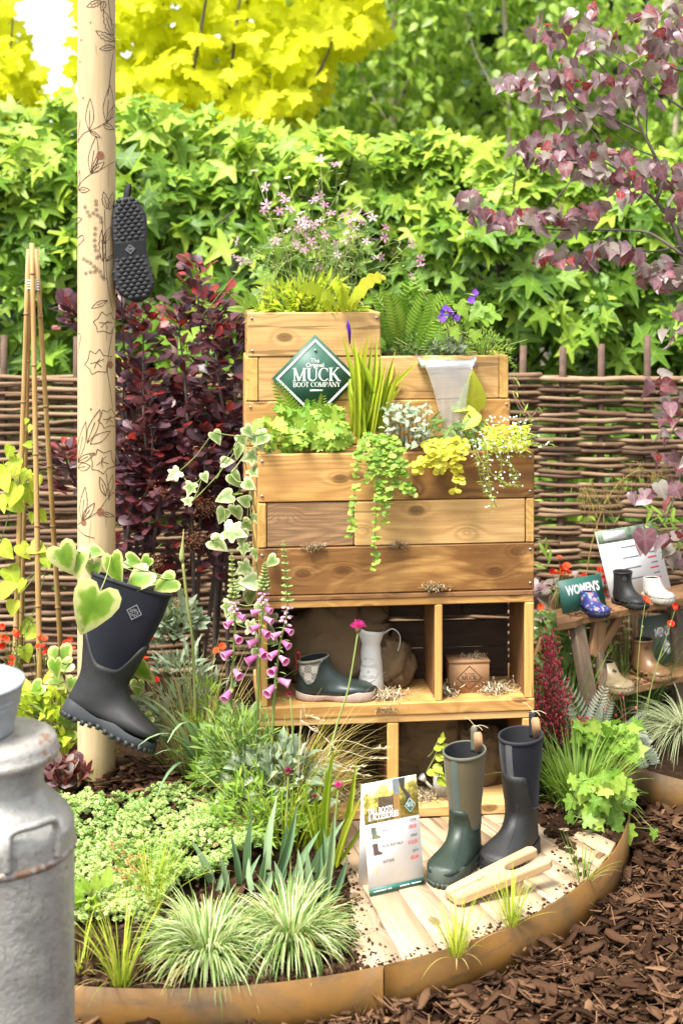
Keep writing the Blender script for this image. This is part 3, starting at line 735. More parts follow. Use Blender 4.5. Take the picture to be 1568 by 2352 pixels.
# ---- tufts of dry lichen on the joints
m_lichen = leafm('dry_moss', (.20, .14, .075), (.52, .43, .28), .2, .9, .1, (.36, .28, .17))
def curls(N, spread, seed, size=.012, flat=.4):
    r = random.Random(seed); mb = MB()
    for i in range(N):
        p = Vector((r.gauss(0, spread[0]), r.gauss(0, spread[1]), abs(r.gauss(0, spread[2])))); d = Vector((r.gauss(0, 1), r.gauss(0, 1), r.gauss(0, flat))).normalized(); pts = [p]
        for k in range(3): d = (d + Vector((r.gauss(0, .7), r.gauss(0, .7), r.gauss(0, .5)))).normalized(); pts.append(pts[-1] + d * size * r.uniform(.3, .6))
        mb.t_(ribbon_t(pts, size * r.uniform(.1, .26), frame(d)[0]), tint=r.random())
    return mb
for (u, v, lab, N) in ((722, 1262, 'tuft of pale dry moss caught in the upper joint of the planter, left one', 55), (918, 1262, 'small tuft of dry moss in the planter joint under the hanging creeper', 36), (1005, 1362, 'brown tuft of dry moss above the shelf divider', 60), (893, 1641, 'pale tuft of dry moss on the edge between the two shelves', 40)):
    q = at(u, v, 4.0); zz = q.z; xl = (PM.inverted() @ q).x
    o = curls(N * 3, (.017 if N > 37 else .012, .004, .006), u, .011).build('moss_tuft', m_lichen, M=PM @ shift(xl, -.006, zz - DZ)); tag(o, lab, 'moss')
# ================================================================= boots, shelf goods, cards
m_rub_blk = plain('rubber_black', (.0105, .011, .012), .5, 0, .35, (.021, .021, .0205), 9, .2, 500)
m_rub_grn = plain('rubber_green', (.012, .025, .017), .42, 0, .4, (.024, .036, .026), 8, .14, 400)
m_sole_grn = plain('sole_green_grey', (.05, .066, .054), .6, 0, .3, (.06, .077, .062), 30, .1, 500)
m_neo_navy = plain('neoprene_navy', (.0075, .008, .0135), .85, 0, .15, (.010, .0105, .017), 400, .25, 1500, sheen=.1)
m_neo_olive = plain('neoprene_olive', (.095, .078, .042), .85, 0, .15, (.108, .09, .05), 400, .25, 1500, sheen=.1)
m_trim_olive = plain('trim_olive', (.095, .095, .062), .8)
m_trim_blk = plain('trim_black', (.012, .013, .017), .8)
m_strip_grn = plain('strip_grey_green', (.075, .10, .088), .7, c2=(.065, .09, .078), ns=300)
m_strip_grey = plain('strip_grey', (.085, .09, .095), .6, c2=(.07, .075, .08), ns=300)
m_lining = plain('lining_dark', (.015, .016, .02), .9)
m_kraft = plain('kraft_card', (.36, .20, .095), .8, c2=(.32, .175, .08), ns=60)
m_string = plain('jute_string', (.55, .42, .26), .9)
m_emblem = plain('emblem_pale', (.55, .55, .52), .6)
m_emblem_d = plain('emblem_grey', (.20, .20, .21), .6)
m_black = plain('print_black', (.02, .02, .02), .6)
TALL = [(-.074, .335, .072, .330, .060), (-.072, .28, .068, .278, .058), (-.066, .21, .058, .212, .052), (-.058, .15, .050, .158, .046), (-.055, .105, .047, .125, .043),
        (-.062, .065, .060, .102, .043), (-.068, .032, .078, .088, .043), (-.05, .022, .098, .077, .043), (.0, .021, .118, .068, .046), (.05, .021, .136, .060, .050), (.09, .021, .154, .052, .051), (.125, .022, .168, .045, .046), (.150, .024, .176, .036, .034), (.166, .027, .177, .031, .016)]
def boot_surface(P):
    P = np.asarray(P, float); n = len(P) - 1
    def S(t, th, off=0.0):
        by, bz, fy, fz, w = cr(P, t); e = .5 * (1 - sst(n * .42, n * .62, t)) + .42 * sst(n * .42, n * .62, t)
        e = 1.0 if t < n * .42 else 1 - .22 * sst(n * .42, n * .62, t)
        c, s = math.cos(th), math.sin(th); c = math.copysign(abs(c) ** e, c); s = math.copysign(abs(s) ** e, s)
        return Vector((w * s, (by + fy) / 2 + (fy - by) / 2 * c, (bz + fz) / 2 + (fz - bz) / 2 * c))
    def N(t, th):
        a = S(t + .03, th) - S(t - .03, th); b = S(t, th + .03) - S(t, th - .03); v = b.cross(a)
        if v.length < 1e-9: v = Vector((0, 1, 0))
        v.normalize(); by, bz, fy, fz, w = cr(P, t); c = Vector((0, (by + fy) / 2, (bz + fz) / 2))
        return v if v.dot(S(t, th) - c) >= 0 else -v
    return S, N, n
def grid_t(fn, nu, nv, closed=True):
    V = [fn(i / nu, j / nv)[:] for i in range(nu + 1) for j in range(nv if closed else nv + 1)]; m = nv if closed else nv + 1; F = []
    for i in range(nu):
        for j in range(nv):
            j2 = (j + 1) % m; F.append((i * m + j, i * m + j2, (i + 1) * m + j2, (i + 1) * m + j))
    return T(V, F)
def boot(name, label, cat, M, P, top, mats, N=40, sole='lug', group=None, stripe=None, tab=None, emblem=None, tag_card=False, sole_h=.024, sole_top=None, cuff=True, lining=True, tread=None, extra=None):
    """mats: shaft, rubber, sole, trim. top(th)=ring parameter where the rubber begins"""
    b = thing(name, label, cat, M=M, group=group); S, Nn, n = boot_surface(P)
    shaft, rub, sole_m, trim = mats
    if top is not None:
        part('shaft', grid_t(lambda i, j: S(i * (top(j * 2 * math.pi) + .25), j * 2 * math.pi), 22, N).mesh('shaft', shaft, smooth=True), b)
        tp = top
    else: tp = lambda th: 0.0
    def ru(i, j):
        th = j * 2 * math.pi; t0 = tp(th)
        if i < .5 / 40: return S(t0, th)
        t = t0 + (n - t0) * ((i - 1 / 40) / (1 - 1 / 40)) ** 1.0
        off = .0022
        d = t - t0
        if top is not None: off = .0042 if d < .34 else (.0016 if d < .48 else .0026)
        return S(t, th) + Nn(t, th) * off
    tpl = grid_t(ru, 40, N); part('rubber_upper', tpl.mesh('rubber_upper', rub, smooth=True), b)
    if cuff:                                              # rolled top edge
        ring = [S(0, 2 * math.pi * k / 36) for k in range(37)]
        V = []; F = []
        for k in range(36):
            c = ring[k]; o = Nn(.05, 2 * math.pi * k / 36); o.z = 0; o.normalize()
            for q in range(8):
                a = 2 * math.pi * q / 8; V.append((c + o * (.0035 * math.cos(a)) + Vector((0, 0, .0055 * math.sin(a) - .003)))[:])
        for k in range(36):
            for q in range(8): F.append((k * 8 + q, k * 8 + (q + 1) % 8, ((k + 1) % 36) * 8 + (q + 1) % 8, ((k + 1) % 36) * 8 + q))
        part('top_binding', T(V, F).mesh('top_binding', trim, smooth=True), b)
    if lining:
        part('lining', grid_t(lambda i, j: S(i * min(3.0, n * .3), j * 2 * math.pi, 0) - Nn(.05 + i * min(3., n * .3), j * 2 * math.pi) * .004, 8, N).mesh('lining', m_lining, smooth=True), b)
    # sole: outline from the foot rings
    P_ = np.asarray(P); yh = P_[len(P_) // 3:, 0].min() - .004; yt = P_[-1, 2] + .004; wm = P_[len(P_) // 2:, 4].max()
    def hw_(t):                                           # half width along the foot 0 heel .. 1 toe
        return wm * np.interp(t, [0, .03, .1, .25, .45, .62, .78, .9, .97, 1], [.25, .5, .74, .82, .80, .97, 1.03, .86, .5, .16]) + .003
    ol = []
    ts = [0, .015, .04, .08, .14, .22, .3, .38, .46, .54, .62, .7, .78, .85, .91, .955, .985, 1]
    for t in ts: ol.append((hw_(t), yh + (yt - yh) * t, t))
    for t in ts[::-1]: ol.append((-hw_(t), yh + (yt - yh) * t, t))
    st = sole_top or (lambda t: sole_h + .006 * (t < .22) * (1 - t / .22) + .012 * sst(.6, .8, t))
    V = []; m = len(ol); rows = [(.92, 0), (.985, .004), (1.0, .011), (1.005, None), (.97, -1), (.8, -2)]
    arch = lambda t: .007 * math.exp(-((t - .38) / .09) ** 2)
    for sc_, z in rows:
        for x, y, t in ol:
            zz = st(t) if z in (None, -1) else (st(t) * .8 if z == -2 else z + arch(t) * (1 if z < .012 else 0))
            if z == -1: zz += .0025
            cy = (yh + yt) / 2; V.append((x * sc_, cy + (y - cy) * (sc_ if abs(sc_ - 1) > .03 else 1), zz))
    F = []
    for i in range(len(rows) - 1):
        for k in range(m): k2 = (k + 1) % m; F.append((i * m + k, i * m + k2, (i + 1) * m + k2, (i + 1) * m + k))
    F.append(tuple(range(m - 1, -1, -1)))
    so_ = part('sole', T(V, F).mesh('sole', sole_m, smooth=False), b)
    if sole == 'lug':
        lug = None
        for k in range(0, m, 1):
            x, y, t = ol[k]; x2, y2, _ = ol[(k + 1) % m]
            seg = math.hypot(x2 - x, y2 - y)
            if seg < .006: continue
            for q in range(max(1, int(seg / .017))):
                f = (q + .5) / max(1, int(seg / .017)); px, py = x + (x2 - x) * f, y + (y2 - y) * f; an = math.atan2(y2 - y, x2 - x)
                if lug is None:
                    tl = box_t((-.0064, -.0006, 0), (.0064, .014, .014)); tl.V[:4, 0] *= .8; lug = tl.mesh('lug', sole_m)
                part('lug', lug, so_, shift(px, py, -.007 + arch(t)) @ Matrix.Rotation(an + math.pi * 0, 4, 'Z'))
    if stripe:
        th0, hwid, t0, t1, sm = stripe; V = []; F = []; k = 14
        for i in range(k + 1):
            t = t0 + (t1 - t0) * i / k
            for a in (-1, -.4, .4, 1):
                w_ = cr(P, t)[4]; th = th0 + a * hwid / w_ * .9; V.append((S(t, th) + Nn(t, th) * (.0022 if abs(a) < 1 else .0006))[:])
        for i in range(k):
            for q in range(3): F.append((i * 4 + q, i * 4 + q + 1, i * 4 + 5 + q, i * 4 + 4 + q))
        part('reinforcing_strip', T(V, F).mesh('reinforcing_strip', sm, smooth=True), b)
    if tab:
        th, hgt, tm = tab; c = S(0, th); o = Nn(.05, th); o.z = 0; o.normalize(); s = o.cross(Vector((0, 0, 1)))
        pts = [c + o * .004 + Vector((0, 0, -.03)), c + o * .005, c + o * .006 + Vector((0, 0, hgt * .7)), c + Vector((0, 0, hgt)) - o * .002, c - o * .008 + Vector((0, 0, hgt * .75)), c - o * .007 + Vector((0, 0, 0)), c - o * .006 + Vector((0, 0, -.03))]
        part('pull_tab', ribbon_t(spline(pts, 16), .02, s, .0016).mesh('pull_tab', tm, smooth=True), b)
        if tag_card:
            q = c - o * .016 + s * .024 + Vector((0, 0, -.022)); tg = box_t((-.013, -.0008, 0), (.013, .0008, .062)); tg.V[4:, 0] *= 1; mt = Matrix.Translation(q) @ Matrix.Rotation(math.atan2(s[1], s[0]) + .5, 4, 'Z') @ Matrix.Rotation(-.12, 4, 'Y')
            mb = MB(); mb.t_(T([(-.013, -.0008, 0), (.013, -.0008, 0), (.013, -.0008, .052), (.008, -.0008, .06), (-.008, -.0008, .06), (-.013, -.0008, .052), (-.013, .0008, 0), (.013, .0008, 0), (.013, .0008, .052), (.008, .0008, .06), (-.008, .0008, .06), (-.013, .0008, .052)], [(0, 1, 2, 3, 4, 5), (11, 10, 9, 8, 7, 6)] + [(k, 6 + k, 6 + (k + 1) % 6, (k + 1) % 6) for k in range(6)]), mt)
            mb.build('swing_tag', m_kraft, b)
            kn = c + Vector((0, 0, hgt + .001)); r = random.Random(int(abs(label.__len__()))); mb = MB()
            for e in (Vector((-.045, .0, .002)), Vector((.035, .0, .022)), Vector((-.03, .01, -.004)), Vector((.016, -.004, -.014))):
                mb.t_(tube_t(spline([kn, kn + e * .5 + Vector((0, 0, .006)), kn + e], 6), .0009, 5))
            mb.t_(ell_t(kn, (.005, .004, .004), 6, 4)); mb.build('tag_string', m_string, b)
    if emblem:
        th, t, s, em, fill = emblem; c = S(t, th); o = Nn(t, th); up = (S(t - .2, th) - S(t + .2, th)).normalized(); x = up.cross(o).normalized(); up = o.cross(x)
        Mx = Matrix(((x[0], up[0], o[0], 0), (x[1], up[1], o[1], 0), (x[2], up[2], o[2], 0), (0, 0, 0, 1))); Mx.translation = c + o * .0030
        mb = MB()
        for k in range(4):
            A = [(0, -1), (1, 0), (0, 1), (-1, 0)]; a_, b_ = A[k], A[(k + 1) % 4]
            mb.add([(a_[0] * s, a_[1] * s, 0), (b_[0] * s, b_[1] * s, 0), (b_[0] * s * .86, b_[1] * s * .86, 0), (a_[0] * s * .86, a_[1] * s * .86, 0)], [(0, 1, 2, 3)])
        for yy, wd in ((.36, .22), (.22, .40), (-.30, .5), (-.46, .3)): mb.add([(-wd * s, (yy - .035) * s, 0), (wd * s, (yy - .035) * s, 0), (wd * s, (yy + .035) * s, 0), (-wd * s, (yy + .035) * s, 0)], [(0, 1, 2, 3)])
        tx = serif_text('MUCK', s * .4, s * 1.25)
        mb.add(np.concatenate(tx.V)[:, [0, 2, 1]] - np.array([0, s * .14, 0]), [f for f in tx.F])
        if fill: mb.add([(0, -s, -.0004), (s, 0, -.0004), (0, s, -.0004), (-s, 0, -.0004)], [(0, 1, 2, 3)], mi=1)
        mb.build('emblem', [em, fill or em], b, M=Mx)
    if extra: extra(b, S, Nn, n)
    return b, S, Nn
def ang(th): th = (th + math.pi) % (2 * math.pi) - math.pi; return abs(th)
def stand(p, yaw, s=1, lean=0, roll=0): return Matrix.Translation(p) @ Matrix.Rotation(yaw, 4, 'Z') @ Matrix.Rotation(lean, 4, 'X') @ Matrix.Rotation(roll, 4, 'Y') @ Matrix.Scale(s, 4)
# toe direction is +Y of the boot; yaw turns it
def facing(dx, dy): return math.atan2(dy, dx) - math.pi / 2
def seam(th0, t0, t1, dev):
    def f(b, S, Nn, n):
        for sgn in (-1, 1):
            pts = []
            for i in range(12):
                t = t0 + (t1 - t0) * i / 11; th = sgn * (th0 + dev * i / 11); pts.append(S(t, th) + Nn(t, th) * .0026)
            part('seam_ridge', tube_t(pts, .0011, 5).mesh('seam_ridge', b.children[1].data.materials[0] if len(b.children) > 1 else m_rub_blk), b)
    return f
ZB = .0075
p = onz(1058, 1995, DZ)
boot('tall_boot', 'tall boot with olive shaft and dark green rubber foot standing on the deck', 'boot', stand((.322, 3.735, DZ + ZB * .88), facing(-.50, -.87), .885),
     TALL, lambda th: 2.75 if ang(th) < .55 else (2.75 + 1.35 * sst(.55, .95, ang(th)) - .0 if ang(th) < 1.7 else 4.1 - 1.2 * sst(1.7, 2.6, ang(th))),
     (m_neo_olive, m_rub_grn, m_sole_grn, m_trim_olive), stripe=(.0, .012, .1, 2.85, m_strip_grn), tab=(math.pi, .045, m_trim_olive), tag_card=True, emblem=(1.25, 1.05, .021, m_emblem, m_black), sole_h=.03, extra=seam(.35, 4.0, 9.5, .3))
TALL2 = [(a, z + .012 if i < 3 else z, c, d + .012 if i < 3 else d, w * (1.03 if i < 2 else 1)) for i, (a, z, c, d, w) in enumerate(TALL)]
boot('tall_boot', 'tall boot with navy shaft and black rubber foot standing behind the boot jack', 'boot', stand((.478, 3.80, DZ + ZB * .9), facing(-.60, -.80), .905),
     TALL2, lambda th: 1.75 if ang(th) < .75 else (1.75 + 1.55 * sst(.75, 1.35, ang(th)) if ang(th) < 1.9 else 3.3 - 1.0 * sst(1.9, 2.7, ang(th))),
     (m_neo_navy, m_rub_blk, m_rub_blk, m_trim_blk), stripe=(.0, .012, .15, 1.8, m_strip_grey), tab=(math.pi, .045, m_trim_blk), tag_card=True, emblem=(1.3, 1.1, .018, m_emblem_d, None), sole_h=.026, extra=seam(.32, 3.0, 9.0, .25))
# big boot hung on the post, side view, toe down to the right
POST = Vector((-.714, 4.15, 0)); PRAD = .0545
BIG = [(a * (1.50 - .40 * sst(2, 6, i)), z * 1.11, c * (1.54 - .44 * sst(2, 6, i)), d * 1.11, w) for i, (a, z, c, d, w) in enumerate(TALL)]
BIG = [(a - max(0, z - .13) * .13 - (.008 if i < 2 else 0), z, c - max(0, d - .13) * .15 + (.003 if i < 2 else 0), d + (.030, .020, .008)[i] if i < 3 else d, w) for i, (a, z, c, d, w) in enumerate(BIG)]
Mbig = Matrix.Translation(at(203, 1658, 3.97)) @ Matrix.Rotation(R(-11), 4, 'X') @ Matrix.Rotation(R(-4), 4, 'Z') @ Matrix.Rotation(R(22), 4, 'Y') @ Matrix.Rotation(R(-90), 4, 'Z') @ Matrix.Scale(1.02, 4)
hung, S_, N_ = boot('hanging_boot', 'black tall boot with navy shaft hung on the carved post, ivy in its top', 'boot', Mbig, BIG,
     lambda th: 1.95 if ang(th) < .35 else (1.95 + 1.3 * sst(.35, 1.2, ang(th)) if ang(th) < 1.75 else 3.25 - 1.15 * sst(1.75, 2.75, ang(th))),
     (m_neo_navy, m_rub_blk, plain('sole_black_grey', (.022, .0235, .027), .6, 0, .35, (.028, .03, .034), 30), m_trim_blk), emblem=(1.2, 1.0, .022, m_emblem_d, None), sole_h=.026, sole_top=lambda t: .040 - .016 * sst(.05, .45, t) + .010 * math.exp(-((t - .55) / .12) ** 2) - .003 * t)
# ---- boot seen by its sole
m_lug = plain('sole_lug_black', (.014, .0145, .016), .6, 0, .25, (.018, .0185, .02), 30)
def sole_boot():
    top_, bot_ = at(287, 452, 4.13), at(318, 690, 4.09)
    ax = (bot_ - top_); Ln = ax.length; y = ax.normalized(); nrm = Vector((.10, -1, .10)); x = y.cross(nrm).normalized(); z = x.cross(y)
    Mx = Matrix(((x[0], y[0], z[0], 0), (x[1], y[1], z[1], 0), (x[2], y[2], z[2], 0), (0, 0, 0, 1))); Mx.translation = top_
    b = thing('hanging_boot', 'black ankle boot hung by its heel loop on the post showing its studded sole', 'boot', M=Mx)
    hwf = lambda t: 1.08 * np.interp(t, [0, .03, .1, .2, .3, .42, .52, .62, .74, .85, .93, .98, 1], [.012, .024, .038, .046, .047, .044, .0425, .046, .052, .051, .041, .024, .008])
    cxf = lambda t: np.interp(t, [0, .2, .45, .7, 1], [.0, -.004, .003, .007, .0])
    ts = np.linspace(0, 1, 26); ol = [(cxf(t) + hwf(t), t * Ln) for t in ts] + [(cxf(t) - hwf(t), t * Ln) for t in ts[::-1]]
    m = len(ol); V = []; F = []
    for sc_, zz in ((.90, .0), (.98, -.004), (1.02, -.013), (1.0, -.024), (.97, -.055), (.8, -.085)):
        for (px, py) in ol: V.append((px * sc_, Ln / 2 + (py - Ln / 2) * (1 if sc_ > .9 else .97), zz - (.0 if zz > -.03 else .02 * (1 - py / Ln))))
    for i in range(5):
        for k in range(m): k2 = (k + 1) % m; F.append((i * m + k, (i + 1) * m + k, (i + 1) * m + k2, i * m + k2))
    F.append(tuple(range(m))); F.append(tuple(5 * m + k for k in range(m - 1, -1, -1)))
    part('outsole', T(V, F).mesh('outsole', m_rub_blk, smooth=False), b)
    ank = [(0, .02, -.06), (0, .05, -.14), (0, .06, -.22)]
    part('shaft', tube_t(spline([Vector((0, .085, -.03)), Vector((0, .075, -.10)), Vector((0, .072, -.2))], 8), [.05, .05, .049, .048, .048, .048, .048, .048], 20).mesh('shaft', m_rub_blk, smooth=True), b)
    lug = ell_t((0, 0, 0), (.0092, .0068, .0036), 10, 6).mesh('lug', m_lug, smooth=True)
    def rows(y0, y1, dy):
        y = y0; k = 0
        while y < y1:
            t = y / Ln; w = hwf(t) - .003; x0 = cxf(t); nn = int(w / .0196) + 1
            for i in range(-nn, nn + 1):
                px = (i + .5 * (k % 2)) * .0196
                if abs(px) < w: part('lug', lug, b, shift(x0 + px, y, .001 - .009 * (abs(px) / (w + .006)) ** 4) @ Matrix.Rotation(px * 3, 4, 'Y'))
            y += dy; k += 1
    rows(.010, Ln * .425, .0112); rows(Ln * .595, Ln - .004, .0112)
    mb = MB()
    for i in range(12):
        yy = Ln * (.44 + .0122 * i); t = yy / Ln; w = hwf(t) * .93; mb.t_(tube_t([(cxf(t) - w + 2 * w * q / 28, yy + .0016 * math.sin(q * 1.57), .0005) for q in range(29)], .0011, 4))
    mb.build('arch_ridges', m_lug, b)
    s = .0135; mb = MB(); c = (cxf(.51), Ln * .508)
    mb.add([(c[0], c[1] - s * 1.25, .0035), (c[0] + s * 1.25, c[1], .0035), (c[0], c[1] + s * 1.25, .0035), (c[0] - s * 1.25, c[1], .0035)], [(0, 1, 2, 3)], mi=1)
    for k in range(4):
        A = [(0, -1), (1, 0), (0, 1), (-1, 0)]; a_, b_ = A[k], A[(k + 1) % 4]; mb.add([(c[0] + q[0] * s * f, c[1] + q[1] * s * f, .004) for q, f in ((a_, 1), (b_, 1), (b_, .88), (a_, .88))], [(0, 1, 2, 3)])
    tx = serif_text('MUCK', s * .4, s * 1.2); W_ = np.concatenate(tx.V); mb.add(np.stack([c[0] + W_[:, 0], c[1] - W_[:, 2] + s * .15, np.full(len(W_), .004)], 1), tx.F)
    mb.build('emblem', [m_emblem_d, m_rub_blk], b)
    part('pull_loop', ribbon_t(spline([Vector((.0, .012, -.014)), Vector((-.006, -.015, -.012)), Vector((-.014, -.040, -.02)), Vector((-.012, -.02, -.034)), Vector((0, .012, -.04))], 14), .017, Vector((1, .1, -.2)), .0015).mesh('pull_loop', m_trim_blk), b)
sole_boot()
# ---- ankle boot on the shelf
m_tan_sole = plain('sole_pinkish_tan', (.36, .27, .215), .6, 0, .3, (.33, .245, .195), 40)
def tweed():
    m, nt, out = newmat('tweed'); v = coords(nt, (1, 1, 1), False)
    c = nd(nt, 'ShaderNodeTexChecker'); c.inputs['Scale'].default_value = 210; nt.links.new(v, c.inputs[0]); c2 = nd(nt, 'ShaderNodeTexChecker'); c2.inputs['Scale'].default_value = 45; nt.links.new(v, c2.inputs[0])
    f = mth(nt, 'MULTIPLY', mth(nt, 'ADD', c.outputs['Fac'], c2.outputs['Fac']), .5)
    bsdf(nt, out, ramp(nt, f, [(.1, (.42, .38, .32)), (.5, (.24, .22, .19)), (.9, (.10, .095, .09))]), .9); return m
m_tweed = tweed()
LOW = [(-.066, .118, .030, .135, .040), (-.064, .095, .034, .112, .040), (-.062, .07, .044, .092, .039), (-.068, .045, .062, .076, .040), (-.068, .024, .080, .066, .040), (-.045, .018, .1, .058, .041), (.0, .017, .118, .053, .044), (.05, .017, .134, .049, .047), (.09, .017, .150, .045, .046), (.122, .018, .163, .039, .040), (.145, .02, .170, .033, .027), (.158, .023, .171, .028, .013)]
bp = PW(.178, .060, .446)
boot('ankle_boot', 'dark green ankle boot with checked side panel and tan sole beside the white jug', 'boot', stand((bp.x, bp.y, .4475), R(-90) + PR - R(7), .92), LOW,
     lambda th: (.02 if ang(th) < .9 else .02 + 2.9 * sst(.9, 1.9, ang(th)) if ang(th) < 1.95 else 2.92 - 1.5 * sst(1.95, 2.7, ang(th))), (m_tweed, plain('rubber_bottle_green', (.014, .022, .019), .35, 0, .5, (.018, .027, .023), 20), m_tan_sole, m_trim_olive),
     sole='none', sole_h=.018, tab=(math.pi, .028, plain('red_tab', (.5, .03, .04), .6)))
# ---- white enamel jug
m_enamel = plain('white_enamel', (.62, .61, .57), .35, 0, .5, (.57, .56, .52), 14)
m_emb = plain('enamel_relief', (.64, .63, .58), .4)
jp = PW(.336, .125, .447); jug = thing('enamel_jug', 'white enamel flower jug with embossed lettering on the upper shelf', 'jug', jp, 0)
JH = .178; prof = [(.030, 0), (.0385, .0), (.0385, .004), (.037, .03), (.0335, .08), (.0295, .118), (.0275, .132), (.029, .138), (.037, .165), (.040, .178)]
tp = lathe_t(prof, 36); V = tp.V.copy()
for i, (x, y, z) in enumerate(V):                          # lip drawn up into a spout to the left
    f = sst(.135, .178, z); a = math.atan2(y, x); k = max(0, math.cos(a - math.pi)) ** 3
    V[i] = (x - .012 * f * k, y, z + f * (.022 * k - .006 * max(0, math.cos(a))))
tp.V = V; me_ = tp.mesh('body', m_enamel, smooth=True); bo = part('body', me_, jug)
md = bo.modifiers.new('wall', 'SOLIDIFY'); md.thickness = .0015
hp = spline([(.034, 0, .162), (.062, 0, .178), (.085, 0, .158), (.081, 0, .118), (.056, 0, .068), (.036, 0, .045)], 22)
part('handle', ribbon_t(hp, .012, Vector((0, 1, 0)), .002).mesh('handle', m_enamel, smooth=True), jug)
def on_jug(me, z0):
    co = np.empty(len(me.vertices) * 3, np.float32); me.vertices.foreach_get('co', co); co = co.reshape(-1, 3)
    for c in co:
        z = z0 + c[1]; r_ = np.interp(z, [.03, .08, .118], [.037, .0335, .0295]) + .0009 + c[2]; a = -math.pi / 2 - .25 + c[0] / .034; c[:] = (r_ * math.cos(a), r_ * math.sin(a), z)
    me.vertices.foreach_set('co', co.ravel()); me.update()
for s, z0, sz in (('FLOWERS', .073, .0125), ('&', .058, .013), ('GARDEN', .044, .0125)): o = text_obj('embossed_lettering', s, sz, m_emb, jug, None, .0005, .82, .01); on_jug(o.data, z0)
mb = MB()
for sgn in (1, -1):
    pts = []
    for i in range(25):
        a = math.pi * i / 24; x = .026 * math.cos(a); z = .066 + sgn * .034 * math.sin(a); r_ = np.interp(z, [.03, .08, .118], [.037, .0335, .0295]) + .0008; an = -math.pi / 2 - .25 + x / .034; pts.append((r_ * math.cos(an), r_ * math.sin(an), z))
    mb.t_(tube_t(pts, .0009, 5))
mb.build('embossed_ring', m_emb, jug)
# ---- kraft boxes with the diamond
def kbox(label, M, w, d, h):
    b = thing('cardboard_box', label, 'box', M=M); part('carton', box_t((-w / 2, -d / 2, 0), (w / 2, d / 2, h)).mesh('carton', m_kraft), b)
    part('lid', box_t((-w / 2 - .0015, -d / 2 - .0015, h * .93), (w / 2 + .0015, d / 2 + .0015, h + .001)).mesh('lid', m_kraft), b)
    s = h * .39; mb = MB(); y = -d / 2 - .0006; c = h * .47
    for k in range(4):
        A = [(0, -1), (1, 0), (0, 1), (-1, 0)]; a_, b_ = A[k], A[(k + 1) % 4]; mb.add([(q[0] * s * f * 1.05, y, c + q[1] * s * f) for q, f in ((a_, 1), (b_, 1), (b_, .93), (a_, .93))], [(0, 1, 2, 3)])
    mb.build('printed_diamond', m_black, b)
    serif_text('MUCK', s * .36, s * 1.25).build('lettering', m_black, b, M=shift(0, y, c - s * .16))
    text_obj('lettering', 'The Original', s * .17, m_black, b, shift(0, y, c + s * .30) @ TX, .0001); text_obj('lettering', 'BOOT COMPANY', s * .16, m_black, b, shift(0, y, c - s * .36) @ TX, .0001)
q = PW(.615, .10, .447); kbox('kraft cardboard box printed with a diamond in the small upper compartment', Matrix.Translation(q) @ Matrix.Rotation(PR, 4, 'Z'), .117, .08, .092)
q = PW(.225, .11, .151); kbox('plain kraft box half hidden by grasses in the lower left compartment', Matrix.Translation(q) @ Matrix.Rotation(PR + .15, 4, 'Z'), .10, .07, .085)
# ---- wood wool and cones
m_wool = leafm('wood_wool', (.22, .165, .095), (.62, .53, .37), .15, .9, .1, (.42, .34, .22))
def wool(lab, x, y, z, spread, N, seed):
    o = curls(int(N * 2.6), spread, seed, .013).build('wood_wool', m_wool, M=PM @ shift(x, y, z - DZ)); tag(o, lab, 'wood wool', kind='stuff')
wool('heap of wood wool in front of the white jug', .355, .045, .447, (.032, .018, .008), 260, 1)
wool('wood wool round the box in the small upper compartment', .545, .055, .447, (.014, .02, .012), 130, 2)
wool('heap of wood wool right of the box in the small upper compartment', .69, .07, .447, (.024, .02, .012), 200, 3)
wool('wood wool lying on top of the kraft box', .64, .09, .5405, (.018, .01, .003), 50, 4)
wool('heap of wood wool under the watering can', .462, .06, .151, (.03, .02, .010), 260, 5)
wool('wood wool in the lower left compartment', .29, .07, .151, (.035, .02, .012), 220, 6)
m_cone = leafm('cone_scale', (.10, .045, .022), (.30, .17, .085), 0, .8, .2)
sc_t = T([(-.0035, 0, 0), (.0035, 0, 0), (.0042, .006, .001), (0, .0085, .0022), (-.0042, .006, .001), (0, .004, .0016)], [(0, 1, 5), (1, 2, 5), (2, 3, 5), (3, 4, 5), (4, 0, 5)])
for k, (x, y, z, rz, rx) in enumerate(((.315, .075, .462, .4, 1.2), (.335, .058, .466, -.6, 1.4))):
    mb = MB(); mb.t_(ell_t((0, 0, 0), (.008, .008, .018), 8, 6), tint=.1)
    for i in range(54):
        t = i / 53; a = i * 2.4; rr = .0085 * math.sin(math.pi * (.12 + .82 * t)) + .002; zc = -.017 + .034 * t
        mb.t_(sc_t, lm((rr * math.cos(a) * .8, rr * math.sin(a) * .8, zc), (math.cos(a), math.sin(a), .8), (0, 0, 1), .95), random.random())
    tag(mb.build('pine_cone', m_cone, M=PM @ shift(x, y, z - DZ) @ Euler((rx, .3, rz)).to_matrix().to_4x4()), ['brown fir cone lying nearest the white jug', 'brown fir cone lying on the wood wool by the boot toe'][k], 'fir cone')
